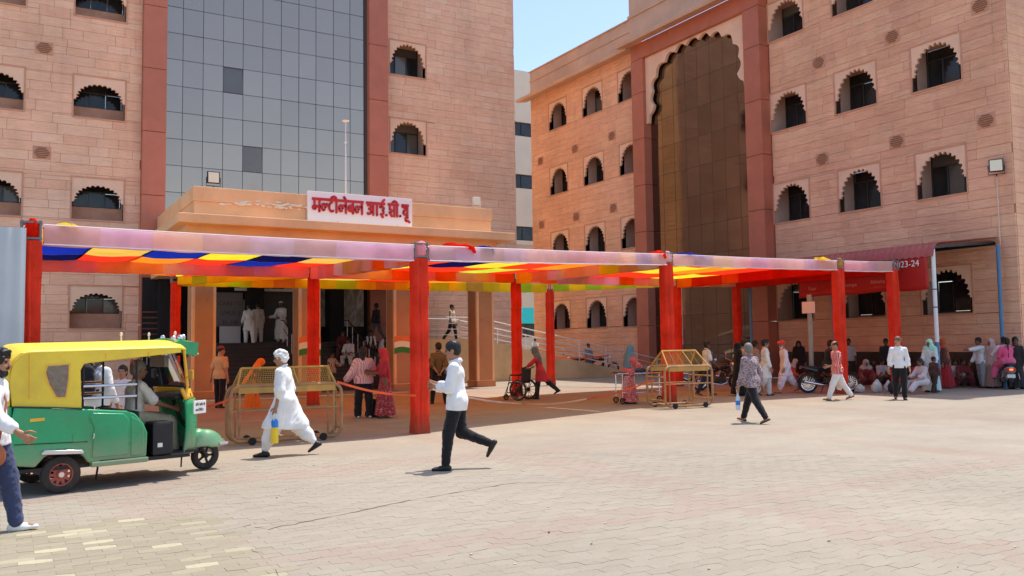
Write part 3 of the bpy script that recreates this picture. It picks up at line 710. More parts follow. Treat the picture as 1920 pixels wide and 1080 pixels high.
# ================================================================ small fittings on the porch and walls
def floodlight(name, label, loc, rz, size=.34, tilt=.2, dark=True):
    o = thing(name, label, 'floodlight', loc, rz); fm = M_BLACK if dark else M_WHITE
    h = MB(); h.cbox(-size/2, size/2, -.04, .06, .10, .10+size, .02); hd = h.build('housing', fm, o)
    for i in range(5): MB().box(-size*.4, size*.4, .06, .09, .13+i*size*.18, .14+i*size*.18).build('cooling_fin', fm, hd)
    MB().box(-size*.42, size*.42, -.05, -.041, .10+size*.08, .10+size*.92).build('lens', M('lamp_lens', srgb(240, 232, 205), .15, .04), hd)
    MB().tube([(-size*.55, 0, .10+size/2), (-size*.55, 0, .02), (size*.55, 0, .02), (size*.55, 0, .10+size/2)], .015, 6).build('bracket', fm, o)
    MB().tube([(0, 0, -.05), (0, 0, .03)], .02, 6).build('stem', fm, o); return o
p = PY(400, 350, PYF+.1); floodlight('floodlight', 'black floodlight on the left end of the porch parapet', (p[0], PYF+.1, 6.95), 0, .40)
p = PY(894, 395, PYF+.1); floodlight('floodlight', 'small white floodlight on the right end of the porch parapet', (p[0], PYF+.1, 6.95), 0, .30, dark=False)
p = PX(1876, 315, X0); fl = floodlight('floodlight', 'floodlight on a conduit high on the right sandstone wall', (X0-.25, p[1], p[2]-.25), -pi/2+.5, .42)
q = PX(1884, 455, X0); m = MB(); m.tube([(0, 0, 0), (-.0, 0, q[2]-p[2]+.2)], .016, 6); fo = m.build('conduit', M_CREAM, fl); fo.location = (0, .2, 0)
pl = PY(659, 365, PYF+.4); ANT = thing('lightning_rod', 'thin white pole with a flat cap standing on the porch roof', 'pole', (pl[0], PYF+1.0, 5.93))
pt = PY(659, 230, PYF+1.0); hh = pt[2]-5.93; MB().tube([(0, 0, 0), (0, 0, hh)], [.035, .02], 8).build('shaft', M_WHITE, ANT); MB().lathe([(.02, 0), (.13, .02), (.13, .05), (.02, .07)], (0, 0, hh), n=12).build('cap', M_WHITE, ANT); MB().lathe([(.05, 0), (.05, .05)], (0, 0, hh*.8)).build('collar', M_WHITE, ANT)
# ================================================================ ramp
RP = thing('access_ramp', 'concrete access ramp climbing beside the porch with a cream side wall', 'ramp')
rx0, rx1 = 17.55, 26.2; M_RCON = M('ramp_side', srgb(224, 190, 142), .8, .12, .7, coords='pos', dirt=.5); M_RTOP = M('ramp_top', srgb(206, 194, 182), .8, .1, 1, coords='pos')
zr = lambda x: 1.78-(x-17.55)*1.74/(rx1-rx0)
m = MB(); m.prism([(rx0, 0), (rx1, 0), (rx1, .03), (rx0, 1.78)], (0, 32.6, 0), (1, 0, 0), (0, 0, 1), (0, 2.2, 0)); m.build('ramp_body', M_RTOP, RP)
m = MB(); m.prism([(rx0, 0), (rx1+.05, 0), (rx1+.05, .1), (rx0, 1.86)], (0, 32.45, 0), (1, 0, 0), (0, 0, 1), (0, .14, 0)); m.build('kerb_wall', M_RCON, RP)
m = MB(); m.box(14.5, 17.52, 32.3, 32.44, 0, 1.86); m.build('kerb_wall', M_RCON, RP)
M_RAILW = M('white_rail', srgb(228, 222, 214), .35, .05, 4)
for yy, lb in ((32.52, 'white tubular railing along the near side of the access ramp'), (34.7, 'white tubular railing along the far side of the access ramp')):
    rl = thing('ramp_railing', lb, 'railing', (rx0, yy, 0), group='ramp railings')
    def zt(x, h): return (zr(rx0+x) if x > 0 else 1.8)+h
    for h in (1.0, .74, .5, .26): MB().tube([(-3.0 if yy < 33 else -2.0, 0, 1.8+h), (0, 0, zt(0.01, h)), (rx1-rx0+1.6, 0, max(zt(rx1-rx0+1.6, h), h-.25))], .028 if h == 1.0 else .018, 6).build('rail', M_RAILW, rl)
    for i in range(9):
        x = -2.4+i*1.55
        MB().tube([(x, 0, max(0, (zr(rx0+x) if x > 0 else 1.86))), (x, 0, max(zt(x, 1.0), .75))], .024, 6).build('post', M_RAILW, rl)
# ================================================================ lean-to shed and banner in front of the right block
SH_ = thing('lean_to_shed', 'red curved sheet lean-to roof on blue and white posts against the right block', 'shed')
M_SHEET = M('red_sheet', srgb(176, 84, 76), .45, .12, 1.2, coords='pos', dirt=.2); M_POSTB = M('blue_post', srgb(84, 126, 162), .5, .12, 3); M_POSTW = M('white_post', srgb(220, 222, 224), .5, .08, 3)
m = MB(); ys = [15.75+i*.075 for i in range(160)]
def prof(s):
    if s < .78: return (X0-.03-(X0-.03-24.75)*s/.78, 4.78+.12-.32*s/.78)
    a = (s-.78)/.22*pi/2; return (24.75-.40*sin(a), 4.58-.45*(1-cos(a)))
N = 12
def sheet(u, v):
    y = 15.75+u*11.9; X, Z = prof(v); return (X, y, Z+.018*sin(y*2*pi/.22))
m.grid(sheet, 380, 14); so_ = m.build('roof_sheet', M_SHEET, SH_, smooth=2, fix=False)
m = MB(); m.bar((24.5, 15.8, 4.35), (24.5, 27.5, 4.35), .06, .1); m.bar((X0-.15, 15.8, 4.68), (X0-.15, 27.5, 4.68), .06, .1)
for y in (15.85, 19.6, 23.4, 27.3): m.bar((24.5, y, 4.42), (X0-.18, y, 4.72), .05, .08)
m.build('roof_frame', M_BLACK, SH_)
for k, (x, y) in enumerate(((24.5, 15.85), (24.5, 19.6), (24.5, 23.4), (24.5, 27.3), (X0-.45, 15.55))):
    po = MB().tube([(x, y, 1.5), (x, y, 4.35+(x-24.5)*.08)], .062, 10).build('post', M_POSTW if k in (0, 3) else M_POSTB, SH_); MB().tube([(x, y, 0), (x, y, 1.5)], .064, 10).build('painted_foot', M_POSTB, po)
    if k == 0:
        for z in (2.55, 3.1): MB().lathe([(.068, 0), (.068, .03)], (x, y, z), n=12).build('clamp', M_BLACK, po)
BN = thing('banner', 'long red banner with white lettering hung under the shed roof edge', 'banner', (24.40, 15.95, 0), -pi/2)
M_BAN = M('red_flex', srgb(176, 36, 30), .45, .08, 1)
z1, z0 = 4.2, 3.12; L_ = 5.0
def bn(u, v): x = -L_*u; return (x, -.03+.03*sin(u*9)+.01*sin(v*6), z0+(z1-z0)*v-.02*sin(u*14)*(1-v))
m = MB(); m.grid(bn, 40, 6); b = m.build('sheet', M_BAN, BN, smooth=2, fix=False); sm = b.modifiers.new('t', 'SOLIDIFY'); sm.thickness = .006
text('2023-24', .28, M('white_letter', srgb(240, 222, 210), .6, .05), BN, (-.72, -.075, 3.86)); 
for s_, x_, zz in (('Rajar', -4.35, 3.36), ('vinayvohaya', -2.95, 3.38), ('Abhisha', -1.75, 3.42)): text(s_, .17, M_LETW, BN, (x_, -.075, zz)); text('- - - - - -', .09, M_LETW, BN, (x_, -.075, zz-.14))
text('. . . . . . . . . .', .2, M_LETW, BN, (-2.9, -.075, 3.72))
for y_, lb in ((24.6, 'pinkish blank sign plate on a grey post beside the red canopy column'),):
    p = G(1513, 742); sp_ = thing('sign_post', lb, 'sign', (p[0]+1.3, p[1]+.9, 0), -pi/2+.4)
    H = PX(1511, 577, p[0]+1.3)[2]; MB().tube([(0, .03, 0), (0, .03, H+.4)], .075, 8).build('post', M('grey_post', srgb(150, 142, 132), .7, .15, 3), sp_); MB().cbox(-.2, .2, -.08, -.05, H-.18, H+.18, .02).build('plate', M('sign_pink', srgb(226, 178, 158), .5, .05), sp_)
# ================================================================ festival canopy of coloured cloth
CN = thing('cloth_canopy', 'multicoloured cloth canopy on red wrapped columns in front of the porch', 'canopy')
def mk(n, c, tr=.5, **k): return CLOTH(n, srgb(*c), tr, **k)
K = {'red': mk('red_cloth', (240, 56, 30), .6), 'yellow': mk('yellow_cloth', (254, 224, 50), .55), 'blue': mk('blue_cloth', (30, 52, 170), .4), 'navy': mk('navy_cloth', (24, 26, 84), .3), 'orange': mk('orange_cloth', (252, 140, 36), .6), 'lime': mk('lime_cloth', (206, 224, 60)),
     'ochre': mk('ochre_cloth', (232, 186, 80)), 'pink': mk('pink_cloth', (254, 222, 228), .7), 'lav': mk('lavender_cloth', (249, 222, 240), .7), 'peach': mk('peach_cloth', (254, 224, 214), .7), 'salmon': mk('salmon_cloth', (253, 186, 172), .65), 'coral': mk('coral_cloth', (254, 192, 144), .65), 'rose': mk('rose_cloth', (253, 194, 202), .65)}
M_COLR = CLOTH('column_red_cloth', srgb(234, 66, 46), .15, .2, 1.8, weave=1.0, low=.7); M_CORD = M('white_cord', srgb(240, 222, 222), .8, .1); M_PIPE = M('grey_pipe', srgb(120, 118, 120), .5, .1, 3)
ND = {'C0': (.30, 14.5, 3.5), 'C1': (6.69, 14.69, 3.5), 'C2': (14.95, 17.2, 3.92), 'C3': (21.57, 17.05, 3.98), 'C4': (24.0, 16.9, 4.02),
      'B0': (.2, 22.2, 3.74), 'B1': (7.1, 22.4, 3.78), 'B2': (13.87, 23.1, 3.86), 'B3': (21.2, 23.84, 3.95), 'B4': (24.3, 23.9, 4.0),
      'A1': (4.5, 27.9, 3.9), 'A3': (18.35, 28.0, 3.95)}
for n_, (x, y, z) in ND.items():
    w_ = .29 if n_[0] == 'C' else .27; zt = z-.24; rr = random.Random(n_)
    ph = rr.random()*6; m = MB(); N = 60; vs = []; ring = 24
    for i in range(N+1):
        f = i/N; zz = zt*f; fl = 1+.10*max(0, 1-f*14)+.02*sin(f*23+rr.random())
        for k in range(ring):
            a = 2*pi*(k+.5)/ring; s = min(1/abs(cos(a)) if abs(cos(a)) > 1e-6 else 9, 1/abs(sin(a)) if abs(sin(a)) > 1e-6 else 9)
            s = min(s, 1.30); cr = 1+.03*sin(k*1.3+f*9+ph)*sin(f*5+ph)+.022*sin(k*3.9+f*27+ph)+.012*sin(f*64+k*1.7+ph*2)
            lean = (.05 if n_ == 'C4' else 0)*f
            vs.append((x+cos(a)*s*w_/2*fl*cr-lean, y+sin(a)*s*w_/2*fl*cr, zz))
    m.add(vs, [(i*ring+k, i*ring+(k+1) % ring, (i+1)*ring+(k+1) % ring, (i+1)*ring+k) for i in range(N) for k in range(ring)]+[tuple(range(N*ring, (N+1)*ring))])
    co = m.build('column', M_COLR, CN, smooth=True)
    fl_ = MB(); fl_.grid(lambda u, v: (x-w_*.12+.05*u+.012*sin(v*9+ph), y-w_*.535-.012*sin(pi*u)-.004*sin(v*21+ph), .03+(zt-.05)*v), 3, 26); fl_.build('overlap_flap', M_COLR, co, smooth=2, fix=False)
    for zz in (.9, 1.8, 2.7):
        if zz < zt: MB().box(x-w_*.5-.004, x+w_*.5+.004, y-w_*.5-.004, y+w_*.5+.004, zz, zz+.012).build('seam', M_COLR, co)
    j = MB()
    for dx in (-.12, .12):
        for dy in (-.12, .12): j.tube([(x+dx, y+dy, zt-.02), (x+dx, y+dy, z+.06)], .02, 6)
    for zz in (zt+.03, z+.03):
        j.bar((x-.13, y-.13, zz), (x+.13, y-.13, zz), .03); j.bar((x-.13, y+.13, zz), (x+.13, y+.13, zz), .03); j.bar((x-.13, y-.13, zz), (x-.13, y+.13, zz), .03); j.bar((x+.13, y-.13, zz), (x+.13, y+.13, zz), .03)
    j.build('steel_joint', M_PIPE, co)
    if n_ in ('C1', 'C2', 'C3', 'C0'):
        q = MB(); q.ell((x+.02, y-.06, z-.06), (.11, .10, .16), 14, 10)
        q.v = [(a+.02*sin(c*60+a*30), b+.02*sin(a*50), c) for a, b, c in q.v]; q.build('knotted_cloth', K[{'C0': 'red', 'C1': 'rose', 'C2': 'pink', 'C3': 'ochre'}[n_]], co, smooth=2)
def beam(a, b, cols, hgt=.29, wid=.24, inset=.16, seg=.72, zoff=0.0, seed=1):
    A = Vector(ND[a]); B = Vector(ND[b]); A.z += zoff; B.z += zoff; d = (B-A); L = d.length; d.normalize(); rr = random.Random(seed)
    s = Vector((d.y, -d.x, 0)).normalized(); up = Vector((0, 0, 1))
    pb = MB(); pb.tube([A+d*inset-up*.03, B-d*inset-up*.03], .025, 6); pb.tube([A+d*inset-up*(hgt-.03), B-d*inset-up*(hgt-.03)], .02, 6); bo = pb.build('beam', M_PIPE, CN)
    n = max(1, round((L-2*inset)/seg)); l = (L-2*inset)/n; ci = rr.randrange(len(cols))
    for i in range(n):
        p0 = A+d*(inset+l*i+.001); p1 = A+d*(inset+l*(i+1)-.001); vs = []; M_ = 5
        for q in range(M_+1):
            f = q/M_; p = p0.lerp(p1, f); sg = .006*sin(pi*f)+.004*sin(i*2.1+f*5)
            for (ss, zz) in ((-wid/2, 0), (wid/2, 0), (wid/2+.008*sin(f*pi), -hgt-sg), (-wid/2-.008*sin(f*pi), -hgt-sg)): vs.append(p+s*ss+up*(zz+.004*sin(f*pi*2)))
        fs = [(q*4+k, q*4+(k+1) % 4, q*4+4+(k+1) % 4, q*4+4+k) for q in range(M_) for k in range(4)]
        c = cols[(ci+i) % len(cols)] if rr.random() < .75 else rr.choice(cols)
        MB().add(vs, fs).build('cloth_panel', K[c], bo, fix=False)
def hem(a, b, hgt, wid=.24, inset=.16):
    A = Vector(ND[a]); B = Vector(ND[b]); d = (B-A).normalized(); s = Vector((d.y, -d.x, 0)).normalized()*(wid/2+.012)
    for zz in (.0, -hgt): MB().tube([A+d*inset+s+Vector((0, 0, zz)), A.lerp(B, .5)+s+Vector((0, 0, zz-.012)), B-d*inset+s+Vector((0, 0, zz))], .011, 6).build('hem_cord', M_CORD, CN)
PK = ['pink', 'pink', 'lav', 'peach', 'pink', 'lav']; SA = ['salmon', 'rose', 'coral', 'salmon', 'lav', 'rose']
beam('C0', 'C1', PK, .29, seed=3); beam('C1', 'C2', PK, .28, seed=5); beam('C2', 'C3', PK, .28, seed=8); beam('C3', 'C4', ['pink', 'pink', 'peach'], .30, seed=4)
hem('C0', 'C1', .29); hem('C1', 'C2', .28); hem('C2', 'C3', .28); hem('C3', 'C4', .30)
beam('B0', 'B1', SA, .30, seed=2); beam('B1', 'B2', ['rose', 'coral', 'orange', 'salmon', 'lav'], .30, seed=6); beam('B2', 'B3', ['salmon', 'coral', 'rose', 'lav', 'orange'], .30, seed=9); beam('B3', 'B4', ['coral', 'salmon'], .3, seed=1)
beam('C0', 'B0', SA, .3, seed=2); beam('C1', 'B1', ['salmon', 'coral', 'lav', 'orange', 'rose'], .34, seed=4); beam('C2', 'B2', ['salmon', 'lav', 'coral', 'yellow', 'rose'], .34, seed=3); beam('C3', 'B3', ['red', 'red', 'orange'], .36, seed=3); beam('C4', 'B4', ['red'], .36, seed=1)
beam('A1', 'A3', ['yellow', 'lime', 'yellow', 'ochre', 'yellow'], .34, .10, seed=6); beam('A3', 'B3', ['lime', 'yellow'], .30, .10, seed=2); beam('B1', 'A1', ['yellow', 'lime'], .3, .10, seed=5)
def roof(a, b, c, d, strips, dz=-.02, rows=None, seed=0):
    """bay with corners a,b (near), c,d (far)"""
    P = [Vector(ND[k]) for k in (a, b, c, d)]; fr = MB(); n = len(strips); rr = random.Random(seed)
    for i in range(1, n): fr.tube([P[0].lerp(P[1], i/n)+Vector((0, 0, dz+.035)), P[3].lerp(P[2], i/n)+Vector((0, 0, dz+.035))], .012, 5)
    fo = fr.build('roof_wire', M_PIPE, CN)
    for i, st in enumerate(strips):
        m = len(st)
        for j, col in enumerate(st):
            ga, gb = (.012 if rr.random() < .25 else -.004), (.012 if rr.random() < .2 else -.004)
            u0, u1, v0, v1 = i/n+ga, (i+1)/n-gb, j/m+.001, (j+1)/m-.001
            def fn(s, t, u0=u0, u1=u1, v0=v0, v1=v1):
                u = u0+(u1-u0)*s; v = v0+(v1-v0)*t; p = P[0].lerp(P[1], u).lerp(P[3].lerp(P[2], u), v)
                return (p.x, p.y, p.z+dz+.008*(i%2)-.035*sin(pi*s)*(.5+.5*sin(pi*v))-.03*sin(pi*v)+.010*sin(u*40+v*13))
            g_ = MB(); g_.grid(fn, 4, 3); g_.build('cloth_panel', K[col], fo, fix=False)
roof('C0', 'C1', 'B1', 'B0', [['ochre', 'blue', 'navy'], ['red', 'ochre', 'red'], ['yellow', 'blue', 'orange'], ['lime', 'yellow', 'red'], ['ochre', 'navy', 'blue'], ['red', 'ochre', 'red']], -.03)
roof('C1', 'C2', 'B2', 'B1', [['navy', 'blue', 'red'], ['lime', 'red', 'yellow'], ['yellow', 'navy', 'red'], ['orange', 'yellow', 'red'], ['yellow', 'red', 'lime'], ['navy', 'orange', 'red']], -.03)
roof('C2', 'C3', 'B3', 'B2', [['yellow', 'lime', 'red'], ['lime', 'red', 'blue'], ['red', 'yellow', 'red'], ['yellow', 'orange', 'red'], ['red', 'red', 'yellow']], -.03)
roof('C3', 'C4', 'B4', 'B3', [['red', 'red', 'red'], ['red', 'red', 'yellow']], -.03)
ND['A2'] = (14.2, 27.95, 3.92); ND['A0'] = (4.5, 27.9, 3.9)
roof('B0', 'B1', 'A1', 'A0', [['red', 'orange'], ['yellow', 'red'], ['red', 'yellow'], ['orange', 'red']], -.03)
roof('B1', 'B2', 'A2', 'A1', [['red', 'yellow'], ['orange', 'red'], ['red', 'ochre'], ['yellow', 'red'], ['red', 'orange']], -.03)
def bundle(px, py, key, r, lb, seed):
    rr = random.Random(seed); best = None
    segs = [('C0', 'C1'), ('C1', 'C2'), ('C2', 'C3'), ('C3', 'C4')]
    for a, b in segs:
        for i in range(101):
            p = Vector(ND[a]).lerp(Vector(ND[b]), i/100); q = PROJ(p)
            if best is None or abs(q[0]-px) < best[0]: best = (abs(q[0]-px), p)
    p = best[1]; o = thing('cloth_bundle', lb, 'cloth bundle', (p.x, p.y, p.z-.01), rr.random()*.5)
    m = MB(); m.ell((0, 0, r[2]*.8), r, 28, 16); ph = [rr.random()*6 for _ in range(6)]
    m.v = [(x*(1+.22*sin(9*y/r[1]*.6+ph[0]+z*20)), y*(1+.2*sin(x*14+ph[1])), max(0, z*(1+.45*sin(x*17+ph[2]+y*9)*cos(y*15+ph[3])))) for x, y, z in m.v]
    m.build('folds', K[key], o, smooth=2, fix=False); t = MB(); t.tube([(r[0]*.6, -.05, .03), (r[0]*.9, -.11, .0), (r[0]*1.05, -.125, -.10)], [.04, .05, .03], 8); t.build('loose_end', K[key], o, smooth=2)
bundle(860, 455, 'red', (.30, .14, .045), 'crumpled red cloth lying on the canopy beam below the porch cornice', 1)
bundle(905, 460, 'blue', (.18, .12, .03), 'small blue cloth on the canopy beam right of the crumpled red cloth', 2)
bundle(1232, 471, 'red', (.20, .13, .05), 'red cloth bunched over the second front column of the canopy', 3)
bundle(1290, 474, 'blue', (.4, .12, .035), 'flat blue cloth draped on the canopy beam beside the pink knot', 4)
bundle(1540, 484, 'yellow', (.42, .14, .05), 'bunched yellow cloth on top of the canopy near its right end', 5)
bundle(118, 418, 'yellow', (.12, .10, .03), 'little yellow cloth on top of the canopy corner near the metal sheets', 6)
# corrugated sheets closing the left end
a = PY(42, 500, 14.2); CS = thing('corrugated_screen', 'pale grey corrugated metal screen at the left end of the canopy', 'screen', (a[0], 14.2, 0))
M_GALV = M('galvanised_sheet', srgb(186, 190, 196), .4, .10, .8, metal=.35, dirt=.08)
for k in range(3):
    m = MB(); hh = 3.42-.02*k
    def sh(u, v, k=k): x = -1.0*(k+1)+.02+u*1.02; return (x, .018*sin(x*2*pi/.16)+.012*(k % 2), v*hh)
    m.grid(sh, 48, 4); o = m.build('sheet', M_GALV, CS, smooth=2, fix=False)
MB().bar((-3, .06, 3.3), (0, .06, 3.3), .05, .05).build('rail', M_PIPE, CS); MB().bar((-3, .06, 1.0), (0, .06, 1.0), .05, .05).build('rail', M_PIPE, CS); MB().tube([(-.05, .1, 0), (-.05, .1, 3.4)], .03).build('post', M_PIPE, CS)
# ================================================================ barricades
M_BARY = M('yellow_barricade_paint', srgb(196, 148, 70), .5, .15, 5, dirt=.35); M_BARW = M('worn_barricade_paint', srgb(178, 130, 84), .6, .25, 5, dirt=.8); M_RUB = M('rubber', srgb(38, 36, 35), .8, .15, 8)
def rrect(w, h, r, y, n=5, z0=.06):
    pts = []
    for cx, cz, a0 in ((w/2-r, z0+r, -90), (w/2-r, z0+h-r, 0), (-w/2+r, z0+h-r, 90), (-w/2+r, z0+r, 180)):
        pts += [(cx+r*cos(radians(a0+90*i/n)), y, cz+r*sin(radians(a0+90*i/n))) for i in range(n+1)]
    return pts
def barricade(label, loc, rz, w, h=.92, dp=.28, ridge=.36, mesh_n=(38, 9), full=True):
    o = thing('barricade', label, 'barricade', loc, rz, 'yellow tubular barricades')
    for s in (-1, 1):
        f = MB().tube(rrect(w, h, .16, s*dp), .03, 8, closed=True).build('tube_frame', M_BARW, o, smooth=True)
        MB().box(-w/2+.12, w/2-.12, s*dp-.02, s*dp+.02, h-.06, h+.05).build('top_board', M_BARY, f)
        MB().tube([(-w/2, s*dp, h*.62), (w/2, s*dp, h*.62)], .016, 6).build('cross_tube', M_BARW, f)
        for x in (-w/2+.14, w/2-.14): MB().tube([(x, s*dp, .06), (x, s*dp, h)], .018, 6).build('upright', M_BARW, f)
    for x in (-w/2, w/2):
        for z in (.2, h*.8): MB().tube([(x*.99, -dp, z), (x*.99, dp, z)], .022, 6).build('tie', M_BARW, o)
    zt = h+.06+ridge; xw = w/2-.10
    tr = MB(); tr.tube([(-xw+.1, 0, zt), (xw-.1, 0, zt)], .02, 8)
    for x in (-1, 1):
        for s in (-1, 1): tr.tube([(x*(xw-.1), 0, zt), (x*xw, s*dp, h+.05)], .02, 8)
    for s in (-1, 1):
        tr.tube([(-xw, s*dp, h+.06), (xw, s*dp, h+.06)], .018, 6); tr.tube([(xw*.15-.0, 0, zt), (xw*.22, s*dp, h+.06)], .014, 6)
    to = tr.build('ridge_frame', M_BARY, o, smooth=True)
    for s in (-1, 1):
        g_ = MB(); nx, nz = mesh_n; wt = .005 if nx > 10 else .010
        for i in range(1, nx):
            u = -xw+2*xw*i/nx; g_.bar((u*(xw-.1)/xw, 0, zt), (u, s*dp, h+.06), .0045, .004)
        for j in range(1, nz):
            v = j/nz; ww = xw-.1*(1-v); g_.bar((-ww, s*dp*v, zt+(h+.06-zt)*v), (ww, s*dp*v, zt+(h+.06-zt)*v), wt, .005)
        g_.build('wire_mesh', M_BARY, to, fix=False)
    for x in (-w*.32, w*.32):
        MB().tube([(x, -dp, .07), (x, dp, .07)], .02, 6).build('axle', M_BARW, o)
        for s in (-1, 1): MB().lathe([(.03, -.02), (.065, -.02), (.065, .02), (.03, .02)], (x, s*(dp+.05), .065), (0, 1, 0), 14).build('castor', M_RUB, o)
    return o
a = G(441, 838); b = G(641, 824); BAR1 = barricade('long yellow barricade with wire mesh ridge behind the white-haired man', ((a[0]+b[0])/2, (a[1]+b[1])/2+.3, 0), math.atan2(b[1]-a[1], b[0]-a[0]), 1.9, .92, .17, .30, (40, 9))
a = G(1243, 768); b = G(1334, 763); BAR2 = barricade('short yellow barricade with wire mesh ridge around the second red column', ((a[0]+b[0])/2+.14, (a[1]+b[1])/2+.42, 0), math.atan2(b[1]-a[1], b[0]-a[0]), 1.42, .96, .38, .38, (5, 14))
# barrier tapes
M_TAPE = CLOTH('orange_tape', srgb(246, 122, 78), .35, .2, 1.5); M_TAPEW = CLOTH('white_tape', srgb(238, 214, 196), .3, .15, 1.5)
def tape(label, pts, wd=.042, mat=None, twist=.3):
    o = MB(); vs = []; P = []
    for (x0, y0, z0), (x1, y1, z1) in zip(pts[:-1], pts[1:]):
        for i in range(12): f = i/12; P.append((x0+(x1-x0)*f, y0+(y1-y0)*f, z0+(z1-z0)*f-.06*sin(pi*f)))
    P.append(pts[-1])
    for i, p in enumerate(P):
        t = twist*sin(i*.37)
        for s in (-1, 1): vs.append((p[0]+s*wd/2*sin(t)*.5, p[1]+s*wd/2*sin(t), p[2]+s*wd/2*cos(t)))
    o.add(vs, [(2*i, 2*i+2, 2*i+3, 2*i+1) for i in range(len(P)-1)])
    q = o.build('barrier_tape', mat or M_TAPE, fix=False); sm = q.modifiers.new('t', 'SOLIDIFY'); sm.thickness = .002
    return tag(q, label, 'tape', 'barrier tapes')
e1 = PY(632, 716, 14.72); c1 = ND['C1']
tape('orange tape from the long barricade to the nearest red column', [tuple(e1), (c1[0]-.15, c1[1]-.16, PY(765, 742, 14.6)[2])])
e0 = PY(441, 745, 14.8); tape('orange tape leaving the long barricade to the left behind the rickshaw', [tuple(e0), tuple(PY(330, 768, 15.6))])
p2 = PX(1226, 712, 13.75); md = G(1100, 748, .22); tape('orange tape sagging from the short barricade to the ground by the wheelchair', [tuple(p2), tuple(md)]); tape('faded tape sagging from the nearest red column across the forecourt', [tuple(md), tuple(G(980, 757, .03)), (c1[0]+.17, c1[1]-.1, .82)], .04, M_TAPEW)
r0_ = PY(1040, 671, 30.0); r1_ = PY(1140, 667, 32.3); tape('orange tape tied across to the ramp railing', [tuple(r0_), tuple(r1_)], .06)
# ================================================================ people: distance-field bodies and clothes
def nets(F, org, h):
    s = F < 0; a = s[:-1, :-1, :-1].astype(np.int8)
    for d in ((1,0,0),(0,1,0),(0,0,1),(1,1,0),(1,0,1),(0,1,1),(1,1,1)):
        a = a + s[d[0]:F.shape[0]-1+d[0], d[1]:F.shape[1]-1+d[1], d[2]:F.shape[2]-1+d[2]]
    mask = (a > 0) & (a < 8); ijk = np.argwhere(mask)
    if len(ijk) == 0: return np.zeros((0, 3)), []
    idx = -np.ones(mask.shape, np.int64); idx[mask] = np.arange(len(ijk))
    cs = [(i, j, k) for i in (0, 1) for j in (0, 1) for k in (0, 1)]
    V = np.stack([F[ijk[:, 0]+c[0], ijk[:, 1]+c[1], ijk[:, 2]+c[2]] for c in cs], 1)
    acc = np.zeros((len(ijk), 3)); cnt = np.zeros(len(ijk))
    for m in range(8):
        for n in range(m+1, 8):
            if sum(abs(x-y) for x, y in zip(cs[m], cs[n])) != 1: continue
            x = (V[:, m] < 0) != (V[:, n] < 0); t = V[x, m]/(V[x, m]-V[x, n])
            acc[x] += np.array(cs[m])+t[:, None]*(np.array(cs[n])-np.array(cs[m])); cnt[x] += 1
    P = (ijk+acc/cnt[:, None])*h+org
    Q = []
    for ax in range(3):
        sl0 = [slice(None)]*3; sl1 = [slice(None)]*3; sl0[ax] = slice(0, -1); sl1[ax] = slice(1, None)
        e = s[tuple(sl0)] != s[tuple(sl1)]; E_ = np.argwhere(e); u, v = [(1, 2), (2, 0), (0, 1)][ax]
        ok = (E_[:, u] > 0) & (E_[:, v] > 0) & (E_[:, u] < F.shape[u]-1) & (E_[:, v] < F.shape[v]-1); E_ = E_[ok]
        c = []
        for du, dv in ((-1, -1), (0, -1), (0, 0), (-1, 0)):
            q = E_.copy(); q[:, u] += du; q[:, v] += dv; c.append(idx[q[:, 0], q[:, 1], q[:, 2]])
        q = np.stack(c, 1); fl = s[E_[:, 0], E_[:, 1], E_[:, 2]]; q[~fl] = q[~fl][:, ::-1]; Q.append(q)
    return P, np.concatenate(Q)
